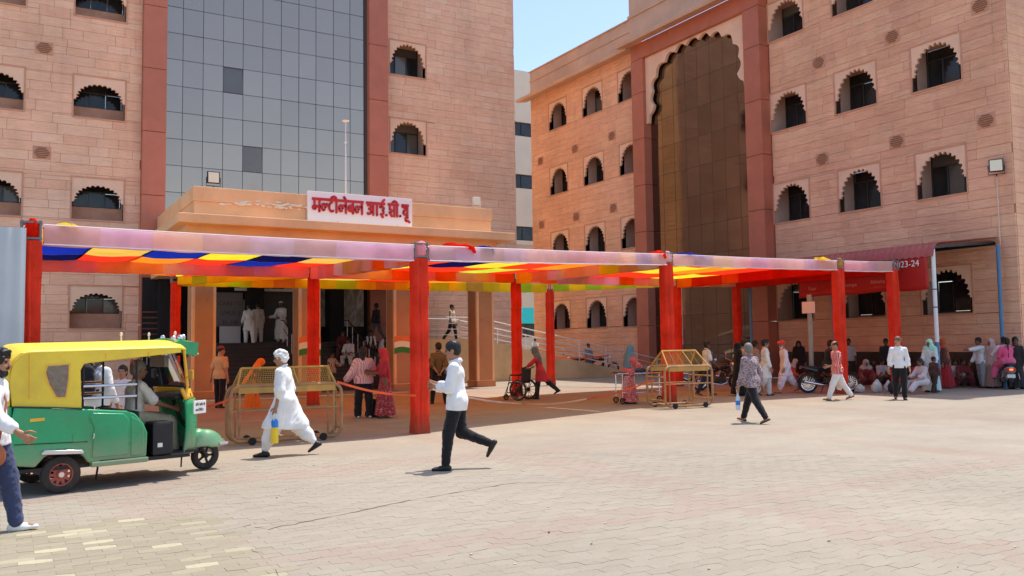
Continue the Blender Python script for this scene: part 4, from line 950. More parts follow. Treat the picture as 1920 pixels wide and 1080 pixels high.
class SDF:
    def __init__(s, k=.03): s.p = []; s.k = k; s.cuts = []; s.sub = []; s.wob = []
    def cap(s, a, b, ra, rb=None, flat=None, k=None): s.p.append(('c', np.array(a, float), np.array(b, float), ra, ra if rb is None else rb, flat, k)); return s
    def ell(s, c, r, R=None, k=None): s.p.append(('e', np.array(c, float), np.array(r, float), None if R is None else np.array(R, float), 0, None, k)); return s
    def cut(s, o, n): s.cuts.append((np.array(o, float), np.array(n, float))); return s
    def minus(s, c, r, R=None): s.sub.append((np.array(c, float), np.array(r, float), None if R is None else np.array(R, float))); return s
    def fold(s, amp, fr, seed=0, vert=False): s.wob.append((amp, fr, seed, vert)); return s
    @staticmethod
    def _ell(P, c, r, R):
        d = P-c
        if R is not None: d = d@R
        q = d/r; k0 = np.sqrt((q*q).sum(-1)); k1 = np.sqrt(((q/r)**2).sum(-1))+1e-9
        return k0*(k0-1)/k1
    def mesh(s, h):
        lo = np.min([np.minimum(p[1], p[2] if p[0] == 'c' else p[1])-(max(p[3], p[4]) if p[0] == 'c' else p[2].max()) for p in s.p], 0)-3*h-.02
        hi = np.max([np.maximum(p[1], p[2] if p[0] == 'c' else p[1])+(max(p[3], p[4]) if p[0] == 'c' else p[2].max()) for p in s.p], 0)+3*h+.02
        n = np.ceil((hi-lo)/h).astype(int)+1; F = np.full(n, .25, np.float32)
        ax = [lo[i]+h*np.arange(n[i]) for i in range(3)]
        for p in s.p:
            k = s.k if p[6] is None else p[6]; m = k*2+2*h+.02
            if p[0] == 'c': r = max(p[3], p[4]); a0 = np.minimum(p[1], p[2])-r-m; a1 = np.maximum(p[1], p[2])+r+m
            else: a0 = p[1]-p[2].max()-m; a1 = p[1]+p[2].max()+m
            i0 = np.maximum(0, ((a0-lo)/h).astype(int)); i1 = np.minimum(n, ((a1-lo)/h).astype(int)+2)
            sl = tuple(slice(i0[i], i1[i]) for i in range(3))
            P = np.stack(np.meshgrid(*[ax[i][sl[i]] for i in range(3)], indexing='ij'), -1)
            if p[0] == 'c':
                _, a, b, ra, rb, fl, _k = p; d = P-a; ab = b-a
                if fl is not None:
                    nv = np.array(fl[0], float); f = (d@nv)*(1/fl[1]-1); d = d+f[..., None]*nv
                t = np.clip((d@ab)/(ab@ab+1e-9), 0, 1); D = np.sqrt(((d-t[..., None]*ab)**2).sum(-1))-(ra+(rb-ra)*t)
                if fl is not None: D = D*max(fl[1], .5)
            else: D = s._ell(P, p[1], p[2], p[3])
            f0 = F[sl]; hh = np.clip(.5+.5*(f0-D)/k, 0, 1); F[sl] = f0*(1-hh)+D*hh-k*hh*(1-hh)
        if s.sub or s.cuts or s.wob:
            P = np.stack(np.meshgrid(*ax, indexing='ij'), -1)
            for amp, fr, seed, vert in s.wob:
                g = np.random.default_rng(seed); w = np.zeros(F.shape)
                for q in range(4):
                    v = g.normal(size=3)*fr*(1 if q < 2 else 1.9)
                    if vert: v[2] *= .25
                    w += np.sin(P@v+g.random()*6+.8*np.sin(P@(g.normal(size=3)*fr*.6)))
                F += (amp*w/2.2).astype(np.float32)
            for c, r, R in s.sub: F = np.maximum(F, -s._ell(P, c, r, R))
            for o, nn in s.cuts: F = np.maximum(F, (P-o)@nn)
        return nets(F, lo, h)
def mesh_of(name, parts, mats, smooth=True):
    """parts: list of (verts, faces, material index)"""
    vs = []; fs = []; mi = []; b = 0
    for v, f, m in parts:
        vs.append(np.asarray(v, float).reshape(-1, 3)); f = [tuple(int(i)+b for i in q) for q in f]; fs += f; mi += [m]*len(f); b += len(v)
    me = bpy.data.meshes.new(name); me.from_pydata(np.concatenate(vs).tolist(), [], fs)
    for m in mats: me.materials.append(m)
    me.polygons.foreach_set('material_index', mi); me.polygons.foreach_set('use_smooth', [True]*len(fs)); me.update(); return me
def unit(v): v = np.array(v, float); return v/np.linalg.norm(v)
def rot(ax, a):
    ax = unit(ax); c, s_ = cos(a), sin(a); x, y, z = ax
    return np.array([[c+x*x*(1-c), x*y*(1-c)-z*s_, x*z*(1-c)+y*s_], [y*x*(1-c)+z*s_, c+y*y*(1-c), y*z*(1-c)-x*s_], [z*x*(1-c)-y*s_, z*y*(1-c)+x*s_, c+z*z*(1-c)]])
def skeleton(h=1.72, lean=0, tw=0, side=0, legs=((0, 3, 0, 0), (0, 3, 0, 0)), arms=((5, 8, 12, 0), (5, 8, 12, 0)), head=(0, 0, 0), wide=1.0, root=None):
    """legs (L,R): thigh pitch, abduct, knee bend, toe pitch; arms (L,R): pitch, abduct, elbow bend, inward turn. degrees"""
    S = h/1.72; J = {'S': S, 'wide': wide}; r = radians
    P = np.zeros(3); sd = unit((sin(r(side)), sin(r(lean))*cos(r(side)), cos(r(lean))*cos(r(side))))
    xr = np.array([cos(r(tw)), sin(r(tw)), 0]); xr = unit(xr-sd*(xr@sd)); fw = np.cross(sd, xr)
    J['P'] = P; J['up'] = sd; J['xr'] = xr; J['fw'] = fw
    for n, d in (('waist', .13), ('chest', .33), ('nb', .485)): J[n] = P+sd*d*S
    for i, sgn in ((0, -1), (1, 1)):
        t, ab, kb, tp = legs[i]; q = 'LR'[i]
        hp = np.array([sgn*.088*S*wide, 0, -.02*S]); td = unit((sgn*sin(r(ab)), sin(r(t))*cos(r(ab)), -cos(r(t))*cos(r(ab))))
        kn = hp+td*.425*S; g = r(t-kb); sdir = unit((sgn*sin(r(ab))*.6, sin(g), -cos(g))); an = kn+sdir*.405*S
        fd = np.array([sgn*.12, cos(r(tp)), sin(r(tp))]); fd = unit(fd); fup = unit(np.cross(np.cross(fd, (0, 0, 1)), fd)) if abs(fd[2]) < .95 else np.array([0, -1., 0])
        J['hip'+q], J['kn'+q], J['an'+q], J['fd'+q], J['fu'+q] = hp, kn, an, fd, fup
        t, ab, eb, inn = arms[i]; sh = P+sd*.418*S+xr*sgn*.164*S*wide
        ud = xr*(sgn*sin(r(ab)))+fw*(sin(r(t))*cos(r(ab)))-sd*(cos(r(t))*cos(r(ab))); ud = unit(ud)
        fx = fw*cos(r(inn))-xr*sgn*sin(r(inn)); fx = fx-ud*(fx@ud)
        if np.linalg.norm(fx) < .2: fx = sd-ud*(sd@ud)
        fx = unit(fx); el = sh+ud*.285*S; fa = unit(ud*cos(r(eb))+fx*sin(r(eb))); wr = el+fa*.245*S
        pn = -xr*sgn; pn = unit(pn-fa*(pn@fa)) if abs(pn@fa) < .95 else unit(-sd-fa*(-sd@fa))
        J['sh'+q], J['el'+q], J['wr'+q], J['fa'+q], J['pn'+q] = sh, el, wr, fa, pn
    yaw, pit, rol = head; Rh = rot(sd, r(-yaw))@rot(xr, r(-pit)); hx, hf, hu = Rh@xr, Rh@fw, Rh@sd
    J['hx'], J['hf'], J['hu'] = hx, hf, hu; J['hd'] = J['nb']+unit(sd*.8+hu*.2+hf*.12)*.150*S; J['RH'] = np.stack([hx, hf, hu], 1)
    sole = min(min((J['an'+q]-J['fu'+q]*.075*S)[2], (J['an'+q]+J['fd'+q]*.15*S-J['fu'+q]*.07*S)[2], (J['an'+q]-J['fd'+q]*.05*S-J['fu'+q]*.07*S)[2]) for q in 'LR')
    off = np.array([0, 0, (-sole if root is None else root)])
    for k, v in J.items():
        if isinstance(v, np.ndarray) and v.shape == (3,) and k not in ('up', 'xr', 'fw', 'hx', 'hf', 'hu') and k[:2] not in ('fd', 'fu', 'fa', 'pn'): J[k] = v+off
    return J
SKINS = {}
def skin_mat(c):
    if c not in SKINS: SKINS[c] = M('skin_%d' % len(SKINS), srgb(*c), .5, .08, 9, spec=.35)
    return SKINS[c]
M_EYE = M('eye', srgb(30, 24, 22), .2, 0); M_LIP = M('lip', srgb(128, 72, 62), .5, .05)
def body(J, skin, res, curl=(.45, .45), slim=1.0, fem=False):
    S = J['S']; w = J['wide']*slim; d = SDF(.028*S); fw, xr, up = J['fw'], J['xr'], J['up']; hd, hx, hf, hu, RH = J['hd'], J['hx'], J['hf'], J['hu'], J['RH']
    at = lambda x, y, z: hd+(hx*x+hf*y+hu*z)*S
    d.cap(J['P']+up*.02*S, J['waist'], .105*S*w, .098*S*w, (fw, .8)); d.cap(J['waist'], J['chest'], .10*S*w, .118*S*w, (fw, .78)); d.cap(J['chest']+xr*.07*S, J['chest']-xr*.07*S, .095*S*w, .095*S*w, (fw, .85))
    for q, sg in (('L', -1), ('R', 1)):
        d.cap(J['nb']-up*.02*S, J['sh'+q]-up*.01*S, .042*S, .042*S); d.cap(J['sh'+q], J['el'+q], .046*S*w, .038*S*w); d.cap(J['el'+q], J['wr'+q], .038*S*w, .026*S)
        pc = J['wr'+q]+J['fa'+q]*.05*S; d.cap(J['wr'+q]+J['fa'+q]*.015*S, J['wr'+q]+J['fa'+q]*.075*S, .034*S, .038*S, (J['pn'+q], .45), .012)
        d.cap(J['hip'+q], J['kn'+q], .085*S*w, .055*S*w); d.cap(J['kn'+q], J['an'+q], .054*S*w, .036*S); d.cap(J['kn'+q]*.7+J['an'+q]*.3-np.array([0, .015, 0]), J['kn'+q]*.45+J['an'+q]*.55, .052*S*w, .042*S)
        a = J['an'+q]; d.cap(a-J['fd'+q]*.03*S-J['fu'+q]*.04*S, a+J['fd'+q]*.13*S-J['fu'+q]*.048*S, .036*S, .026*S)
    d.cap(J['nb']-up*.02*S, at(0, -.02, -.06), .054*S, .050*S)
    d.ell(at(0, -.012, .03), (.075*S, .094*S, .09*S), RH); d.ell(at(0, .022, -.045), (.058*S, .068*S, .072*S), RH, .02); d.ell(at(0, .05, -.085), (.034*S, .036*S, .03*S), RH, .02)
    d.cap(at(0, .086, .012), at(0, .108, -.028), .009*S, .015*S, None, .010); 
    for sg in (-1, 1):
        d.ell(at(sg*.076, -.005, -.012), (.012*S, .022*S, .034*S), RH, .008); d.ell(at(sg*.034, .070, -.028), (.022*S, .02*S, .02*S), RH, .015); d.cap(at(sg*.012, .088, .028), at(sg*.048, .074, .03), .008*S, .008*S, None, .01)
    parts = [(*d.mesh(res), 0)]
    e = MB()
    for sg in (-1, 1): e.ell(at(sg*.031, .080, .008), (.0125*S, .0125*S, .008*S), 8, 6)
    parts.append((e.v, e.f, 1)); l = MB(); l.tube([at(-.024, .088, -.058), at(0, .0985, -.056), at(.024, .088, -.058)], [.004*S, .0075*S, .004*S], 6); parts.append((l.v, l.f, 2))
    f = MB()
    for i, q in enumerate('LR'):                                # five fingers, bent
        sg = -1 if q == 'L' else 1; a, pn = J['fa'+q], J['pn'+q]; sd = np.cross(a, pn)*sg; base = J['wr'+q]+a*.095*S
        # sd points to the thumb side when the palm faces inwards
        if sd@J['fw'] < 0: sd = -sd
        for j, (o_, L) in enumerate(((.030, .072), (.010, .080), (-.010, .074), (-.030, .058))):
            c = curl[i]*(1+.08*j); p = base+sd*o_*S; pts = [p-a*.02*S]; ang = 0; dv = a+sd*(o_*1.2)
            for seg, fr in ((0, .45), (1, .32), (2, .23)):
                ang += c*(.7 if seg == 0 else .85); dd = unit(dv*cos(ang)+pn*sin(ang)); p = p+dd*L*fr*S; pts.append(p)
            f.tube([pts[0], base+sd*o_*S]+pts[1:], [.0095*S, .0095*S, .009*S, .008*S, .0065*S], 6)
        p0 = J['wr'+q]+a*.03*S+sd*.028*S; p1 = p0+unit(a*.6+sd*.8+pn*.25)*.042*S; p2 = p1+unit(a*.9+sd*.25+pn*(.3+curl[i]*.5))*.034*S; p3 = p2+unit(a*.9+pn*(.3+curl[i]))*.026*S
        f.tube([p0, p1, p2, p3], [.013*S, .0115*S, .010*S, .007*S], 6)
    parts.append((f.v, f.f, 0))
    return mesh_of('body', parts, [skin, M_EYE, M_LIP])
def garment_top(J, res, mat, sleeve=1.0, hem=-.10, loose=.018, flare=.0, seed=1, name='shirt', puff=0.0, fold=.0045):
    S = J['S']; w = J['wide']; d = SDF(.03*S); fw, xr, up = J['fw'], J['xr'], J['up']; L = loose
    d.cap(J['P']+up*(max(hem, -.06)+.02)*S, J['waist'], .118*S*w+L+flare*.3, .108*S*w+L, (fw, .82)); d.cap(J['waist'], J['chest'], .108*S*w+L, .122*S*w+L*.8, (fw, .80)); d.cap(J['chest']+xr*.075*S*w, J['chest']-xr*.075*S*w, .100*S*w+L*.7, .100*S*w+L*.7, (fw, .86))
    for q in 'LR':
        d.cap(J['nb']-up*.022*S, J['sh'+q]-up*.012*S, .046*S+L*.4, .042*S+L*.4); e = J['el'+q]; ra, rm, rb = .048*S*w+L*.7, .044*S*w+L+puff*.4, .034*S*w+L*.9+puff
        if sleeve <= .5: d.cap(J['sh'+q], J['sh'+q]+(e-J['sh'+q])*(sleeve*2*.94), ra, rm+.006)
        else:
            d.cap(J['sh'+q], e, ra, rm); d.cap(e, e+(J['wr'+q]-e)*((sleeve-.5)*2*.93), rm, rb)
        if hem < -.06:
            kn = J['kn'+q]; hp = J['hip'+q]; f = min(1.0, (-hem-.02)/.42)
            d.cap(hp, hp+(kn-hp)*f, .100*S*w+L, .088*S*w+L+flare, None, .05)
            if -hem > .44: d.cap(kn, kn+(J['an'+q]-kn)*min(.9, (-hem-.44)/.40), .088*S*w+L+flare, .085*S*w+L+flare, None, .05)
    if hem < -.06:
        mid = (J['knL']+J['knR'])/2; hm = (J['hipL']+J['hipR'])/2; f = min(1.05, -hem/.42); d.cap(hm, hm+(mid-hm)*f, .11*S*w+L, .10*S*w+L+flare, None, .06)
    d.fold(fold, 26, seed, True).fold(fold*.6, 55, seed+5)
    zc = J['P'][2]+hem*S; ang = radians(8)
    if hem > -.5: d.cut((0, 0, zc), (0, .08, -1))
    else: d.cut((0, 0, zc), (0, 0, -1))
    v, f = d.mesh(res); return mesh_of(name, [(v, f, 0)], [mat])
def collar(J, mat):
    S = J['S']; m = MB(); c = J['nb']+J['up']*.005*S; pts = []
    for i in range(14):
        a = 2*pi*i/14; pts.append(c+J['xr']*(.066*S*cos(a))+J['fw']*(.066*S*sin(a)*1.0)+J['up']*(.012*S-.022*S*sin(a)))
    m.tube(pts, .015*S, 6, closed=True); return mesh_of('collar', [(m.v, m.f, 0)], [mat])
def garment_legs(J, res, mat, loose=.014, end=.97, style='trousers', seed=2, name='trousers', fold=.004):
    S = J['S']; w = J['wide']; d = SDF(.028*S); L = loose; up = J['up']
    d.cap(J['P']-up*.03*S, J['P']+up*.09*S, .112*S*w+L*.5, .104*S*w+L*.5, (J['fw'], .84))
    for q in 'LR':
        hp, kn, an = J['hip'+q], J['kn'+q], J['an'+q]
        if style == 'dhoti':
            d.cap(hp, kn, .115*S*w+L, .105*S*w+L, None, .05); d.cap(kn, kn+(an-kn)*.5, .108*S*w+L, .085*S+L, None, .05); d.cap(kn+(an-kn)*.5, kn+(an-kn)*end, .085*S+L, .05*S+L*.5, None, .04)
        else:
            d.cap(hp, kn, .093*S*w+L, .064*S*w+L); d.cap(kn, kn+(an-kn)*end, .064*S*w+L, .046*S+L*(1.5 if style == 'wide' else .9))
    if style == 'dhoti':
        m = (J['knL']+J['knR'])/2; d.cap(J['P']-up*.05*S, J['P']*.35+m*.65, .14*S*w, .12*S*w, None, .07)
    d.fold(fold, 30, seed, style == 'dhoti').fold(fold*.6, 60, seed+3); d.cut(J['P']+up*.10*S, up)
    v, f = d.mesh(res); return mesh_of(name, [(v, f, 0)], [mat])
def skirt(J, res, mat, hem=.06, r0=.125, r1=.26, n=13, amp=.035, seed=1, name='skirt'):
    """gathered skirt: rings from waist to hem that follow the legs"""
    S = J['S']; m = MB(); N = 14; R = 64; rr = random.Random(seed); ph = rr.random()*6; vs = []
    top = J['P']+J['up']*.10*S; ft = (J['anL']+J['anR'])/2; kn = (J['knL']+J['knR'])/2; sprd = abs(J['anL'][1]-J['anR'][1])/2
    for i in range(N+1):
        f = i/N; c = top*(1-f)**2+2*f*(1-f)*(kn*.6+J['P']*.4)+ft*f*f; z = top[2]+(hem-top[2])*f
        for k in range(R):
            a = 2*pi*k/R; rad = (r0+(r1-r0)*f**.8)*S; rad *= 1+amp*(f**.6)*(sin(n*a+ph+1.5*f)+.5*sin((2*n+3)*a+ph*2))*2
            ey = .85+.15*f+sprd*f*2.2
            vs.append((c[0]+cos(a)*rad, c[1]+sin(a)*rad*ey, z+(.01*sin(5*a+ph) if i == N else 0)))
    m.add(vs, [(i*R+k, (i+1)*R+k, (i+1)*R+(k+1) % R, i*R+(k+1) % R) for i in range(N) for k in range(R)]+[tuple(range(R))]); return mesh_of(name, [(m.v, m.f, 0)], [mat])
def hair(J, res, mat, style='short', seed=0):
    S = J['S']; d = SDF(.015*S); hd, hx, hf, hu, RH = J['hd'], J['hx'], J['hf'], J['hu'], J['RH']; at = lambda x, y, z: hd+(hx*x+hf*y+hu*z)*S
    th = {'short': .012, 'full': .017, 'long': .018, 'bun': .012, 'braid': .012, 'bald': .006}[style]
    d.ell(at(0, -.018, .040), ((.075+th)*S, (.092+th)*S, (.085+th)*S), RH)
    if style in ('short', 'full'): d.ell(at(0, -.045, -.01), ((.068+th)*S, (.058+th)*S, (.07+th*.5)*S), RH)
    if style == 'full': d.ell(at(0, .05, .10), (.06*S, .05*S, .03*S), RH, .03)
    if style in ('long', 'bun', 'braid'): d.ell(at(0, -.04, -.02), (.082*S, .065*S, .085*S), RH, .03)
    if style == 'long': d.cap(at(0, -.07, -.02), at(0, -.10, -.30), .085*S, .06*S, (hf, .5), .04)
    if style == 'bun': d.ell(at(0, -.125, -.01), (.045*S, .04*S, .045*S), RH)
    if style == 'braid':
        p = at(0, -.10, -.03)
        for i in range(9): q = J['nb']-J['fw']*(.115+.012*sin(i))*S-J['up']*(.055*i-.05)*S; d.ell(q, (.026*S-.0012*i, .024*S, .036*S), None, .012)
    d.minus(at(0, .115, -.052), (.085*S, .085*S, .105*S), RH)
    if style == 'bald': d.minus(at(0, .05, .11), (.07*S, .13*S, .07*S), RH)
    for sg in (-1, 1): d.minus(at(sg*.085, .01, -.02), (.02*S, .026*S, .04*S), RH)
    d.fold(.004 if style != 'full' else .008, 70, seed); v, f = d.mesh(min(res, .012)); return mesh_of('hair', [(v, f, 0)], [mat])
def beard(J, mat, full=True):
    S = J['S']; d = SDF(.012*S); hd, hx, hf, hu, RH = J['hd'], J['hx'], J['hf'], J['hu'], J['RH']; at = lambda x, y, z: hd+(hx*x+hf*y+hu*z)*S
    d.cap(at(-.03, .086, -.046), at(.03, .086, -.046), .007*S, .007*S)
    d.cap(at(0, .098, -.043), at(0, .098, -.043), .009*S)
    if full:
        d.ell(at(0, .055, -.095), (.042*S, .042*S, .04*S), RH, .02)
        for sg in (-1, 1): d.cap(at(sg*.062, .01, -.05), at(sg*.03, .06, -.10), .014*S, .026*S)
    v, f = d.mesh(.008); return mesh_of('beard' if full else 'moustache', [(v, f, 0)], [mat])
def scarf(J, res, mat, back=.45, front=.25, seed=3, veil=False):
    S = J['S']; d = SDF(.03*S); hd, hx, hf, hu, RH = J['hd'], J['hx'], J['hf'], J['hu'], J['RH']; fw, xr, up = J['fw'], J['xr'], J['up']; at = lambda x, y, z: hd+(hx*x+hf*y+hu*z)*S
    d.ell(at(0, -.015, .035), (.100*S, .118*S, .108*S), RH); d.ell(at(0, -.02, -.06), (.098*S, .10*S, .11*S), RH, .04)
    d.cap(J['nb']-up*.04*S-xr*.12*S, J['nb']-up*.04*S+xr*.12*S, .085*S, .085*S, (fw, .95), .05); d.cap(J['nb']-fw*.07*S, J['nb']-fw*.11*S-up*back*S, .13*S, .16*S, (fw, .35), .05)
    for sg in (-1, 1): d.cap(J['nb']+xr*sg*.13*S-up*.03*S, J['nb']+xr*sg*.15*S+fw*.06*S-up*front*S, .085*S, .06*S, (fw, .7), .05)
    if not veil: d.minus(at(0, .135, -.012), (.064*S, .075*S, .092*S), RH)
    d.fold(.006, 30, seed, True).fold(.003, 70, seed+4); v, f = d.mesh(res); return mesh_of('headscarf', [(v, f, 0)], [mat])
def headwear(J, mat, kind):
    S = J['S']; d = SDF(.02*S); hd, hx, hf, hu, RH = J['hd'], J['hx'], J['hf'], J['hu'], J['RH']; at = lambda x, y, z: hd+(hx*x+hf*y+hu*z)*S
    if kind == 'turban':
        d.ell(at(0, -.012, .07), (.098*S, .114*S, .062*S), RH)
        for i in range(5):
            t = -.3+i*.15; d.cap(at(-.084, .01, .035+i*.015), at(.084, .06*cos(t), .04+i*.017), .026*S, .026*S); d.cap(at(-.08, -.06, .045+i*.015), at(.08, -.07, .035+i*.015), .026*S, .026*S)
        d.cap(at(-.06, .085, .06), at(.06, .085, .085), .026*S, .026*S)
    elif kind == 'cap':
        d.ell(at(0, -.01, .065), (.088*S, .105*S, .075*S), RH); d.cap(at(-.03, .10, .055), at(.03, .10, .055), .045*S, .045*S, (hu, .3)); d.cut(at(0, 0, .035), -hu)
    else: d.ell(at(0, -.015, .075), (.084*S, .10*S, .062*S), RH); d.cut(at(0, 0, .055), -hu)
    d.fold(.003, 60, 1); v, f = d.mesh(.009); return mesh_of(kind if kind != 'skull' else 'skull_cap', [(v, f, 0)], [mat])
def shoe(J, q, mat, sandal=False):
    S = J['S']; d = SDF(.02*S); a, fd, fu = J['an'+q], J['fd'+q], J['fu'+q]; sd = np.cross(fd, fu)
    d.cap(a-fd*.045*S-fu*.045*S, a+fd*.06*S-fu*.048*S, .038*S, .040*S); d.cap(a+fd*.05*S-fu*.052*S, a+fd*.150*S-fu*.058*S, .040*S, .030*S, (fu, .75)); 
    if not sandal: d.cap(a-fd*.015*S-fu*.03*S, a+fu*.015*S, .044*S, .042*S)
    else: d.cut(a-fu*.045*S, fu)
    d.cut(a-fu*.075*S, -fu); v, f = d.mesh(.009); return mesh_of('shoe' if not sandal else 'sandal', [(v, f, 0)], [mat])
def cloth(name, col, rough=.85, var=.08, pat=None, col2=None, sc=1.0):
    t = NT(name); p = t.obj(); c = col
    if pat == 'stripe':
        x, y, z = t.sep(p); f = t.math('SINE', t.math('MULTIPLY', t.math('ADD', x, t.math('MULTIPLY', y, .7)), 170*sc)); c = t.mix(t.math('GREATER_THAN', f, .35), col, col2)
    elif pat == 'plaid':
        x, y, z = t.sep(p); a = t.math('GREATER_THAN', t.math('SINE', t.math('MULTIPLY', t.math('ADD', x, y), 90*sc)), .55); b = t.math('GREATER_THAN', t.math('SINE', t.math('MULTIPLY', z, 90*sc)), .55)
        c = t.mix(t.math('MULTIPLY', t.math('ADD', a, b), .5), col, col2)
    elif pat == 'print':
        v = t.n('TexVoronoi', i_Vector=p, i_Scale=38*sc); c = t.mix(t.math('GREATER_THAN', t.noise(p, 42*sc, 3), .53), col, col2)
    elif pat == 'border':
        x, y, z = t.sep(p); c = t.mix(t.math('GREATER_THAN', t.noise(t.scalev(p, (1, 1, 2)), 24*sc, 2), .60), col, col2)
    nz = t.n('MapRange', i_0=t.noise(p, 7, 4), i_1=.3, i_2=.7, i_3=1-var, i_4=1+var).outputs[0]
    c = t.mix(1.0, c, t.n('CombineColor', i_0=nz, i_1=nz, i_2=nz).outputs[0], 'MULTIPLY'); t.bump(t.math('ADD', t.noise(t.scalev(p, (1, 1, .45)), 22, 5, .6), t.math('MULTIPLY', t.noise(p, 220, 2), .1)), .55, .02)
    m = t.fin(c, rough, 0, .25); t.b.inputs['Sheen Weight'].default_value = .15; return m
CM = {}
def CC(*c, pat=None, col2=None, sc=1.0):
    k = (c, pat, col2, sc)
    if k not in CM: CM[k] = cloth('fabric_%d' % len(CM), srgb(*c), pat=pat, col2=srgb(*col2) if col2 else None, sc=sc)
    return CM[k]
M_HAIR = M('black_hair', srgb(26, 22, 20), .5, .25, 40); M_HGREY = M('grey_hair', srgb(120, 112, 104), .6, .2, 40); M_HWHITE = M('white_hair', srgb(226, 222, 214), .6, .12, 40); M_HBRN = M('hennaed_hair', srgb(112, 84, 62), .55, .25, 40)
M_SHOE = M('black_leather', srgb(30, 28, 28), .45, .2, 10); M_SHOEW = M('white_shoe', srgb(222, 220, 216), .6, .08, 10); M_SANDAL = M('brown_sandal', srgb(92, 66, 50), .6, .2, 10)
TONE = [(150, 104, 78), (168, 120, 92), (128, 86, 64), (184, 136, 106), (112, 76, 58)]
PEOPLE = 0
def person(label, at, face, h=1.7, tone=0, res=.014, group=None, z0=0.0, pose=None, top=None, legs=None, sk=None, hr=('short', None), bd=None, sc=None, hat=None, shoes=M_SHOE, curl=(.45, .45), name='person', sandal=False, rz=None, col=False):
    """at: pixel of the feet (2 numbers) or a place (3 numbers)"""
    global PEOPLE
    PEOPLE += 1; p = G(*at) if len(at) == 2 else np.array(at, float)
    if p[0] > 27.2 and 15 < p[1] < 45 and p[2] < .01: p = np.array([p[0]*27.2/p[0], p[1]*27.2/p[0], p[2]])   # stands in front of the right wall
    loc = (p[0], p[1], p[2] if len(at) == 3 else z0)
    o = thing(name, label, 'person', loc, facing(face) if rz is None else rz, group); J = skeleton(h, **(pose or {})); sd = PEOPLE*7
    link('body', body(J, skin_mat(TONE[tone] if isinstance(tone, int) else tone), res, curl), o)
    if legs: link(legs.get('name', 'trousers'), garment_legs(J, res, legs['m'], legs.get('loose', .014), legs.get('end', .97), legs.get('style', 'trousers'), sd, legs.get('name', 'trousers')), o)
    if sk: link('skirt', skirt(J, res, **{**sk, 'seed': sd}), o)
    if top: 
        k = {a: b for a, b in top.items() if a != 'm'}; s_ = link(k.get('name', 'shirt'), garment_top(J, res, top['m'], seed=sd, **k), o)
        if col: link('collar', collar(J, top['m']), s_)
    if hr: link('hair', hair(J, res, hr[1] or M_HAIR, hr[0], sd), o)
    if bd: link('beard', beard(J, bd[1] or M_HAIR, bd[0]), o)
    if sc: link('headscarf', scarf(J, res, seed=sd, **sc), o)
    if hat: link('headwear', headwear(J, hat[1], hat[0]), o)
    if shoes:
        for q in 'LR': link('sandal' if sandal else 'shoe', shoe(J, q, shoes, sandal), o)
    return o, J
# ================================================================ auto rickshaw
M_GRNP = M('green_paint', srgb(18, 158, 100), .32, .10, 2.5, spec=.5, coat=.4, dirt=.3, low=.75); M_YELP = M('yellow_vinyl', srgb(240, 206, 62), .45, .10, 2.2, spec=.4, dirt=.28, bump=.6, bs=5); M_CHR = M('chrome', srgb(220, 220, 224), .15, .05, 4, metal=1.0); M_TYRE = M('tyre', srgb(52, 47, 44), .85, .2, 9, dirt=.3); M_RIM = M('red_rim', srgb(176, 84, 70), .5, .15, 6, dirt=.3)
M_PLAS = M('scratched_plastic_window', srgb(128, 112, 96), .25, .35, 14); M_SEAT = M('black_vinyl', srgb(36, 34, 36), .5, .2, 6); M_YELB = M('yellow_paint', srgb(238, 178, 52), .4, .1, 3, coat=.3)
def clear_glass(name, col=(.75, .8, .8), a=.25):
    t = NT(name); g = t.n('BsdfGlossy', i_Roughness=.03); tr = t.n('BsdfTransparent', i_Color=col); fr = t.n('Fresnel', i_IOR=1.5); mx = t.n('MixShader')
    t.set(mx.inputs[0], t.math('ADD', t.math('MULTIPLY', fr.outputs[0], .8), .08)); t.set(mx.inputs[1], tr); t.set(mx.inputs[2], g); t.t.nodes.remove(t.b); t.set(t.out.inputs[0], mx); return t.mat
M_WSH = clear_glass('windscreen_glass')
def wheel(root, c, r, wd, rim, spokes=6, rimw=.62, name='wheel'):
    """wheel standing in the x-z plane at c"""
    w_ = empty(name, c, 0, root); N = 28
    prof = [(r*rimw, -wd*.42), (r*.82, -wd*.5), (r*.95, -wd*.38), (r, -wd*.15), (r, wd*.15), (r*.95, wd*.38), (r*.82, wd*.5), (r*rimw, wd*.42)]
    m = MB(); m.lathe(prof+[prof[0]], (0, 0, 0), (0, 1, 0), N); m.f = [f for f in m.f if len(f) == 4]; m.m = m.m[:len(m.f)]; m.build('tyre', M_TYRE, w_, smooth=True)
    m = MB(); m.lathe([(r*rimw*.90, -wd*.30), (r*rimw*1.02, -wd*.38), (r*rimw*1.02, wd*.38), (r*rimw*.90, wd*.30), (r*rimw*.90, -wd*.30)], (0, 0, 0), (0, 1, 0), N, False)
    m.lathe([(0.001, -wd*.4), (r*.2, -wd*.4), (r*.2, wd*.4), (.001, wd*.4)], (0, 0, 0), (0, 1, 0), 14)
    for i in range(spokes):
        a = 2*pi*i/spokes; m.bar((cos(a)*r*.15, 0, sin(a)*r*.15), (cos(a)*r*rimw, 0, sin(a)*r*rimw), wd*.3, r*.10 if spokes < 12 else .006, up=(0, 1, 0))
    m.build('rim', rim, w_, smooth=True); return w_
RK = thing('auto_rickshaw', 'green and yellow three-wheeled auto rickshaw with chrome side strip', 'auto rickshaw', (.45, 11.74, 0), radians(12.9))
def side_prism(poly, y0, y1): return MB().prism(poly, (0, y0, 0), (1, 0, 0), (0, 0, 1), (0, y1-y0, 0))
arch = [(.30*cos(radians(a))+.0, .20+.30*sin(radians(a))) for a in range(25, 160, 15)]
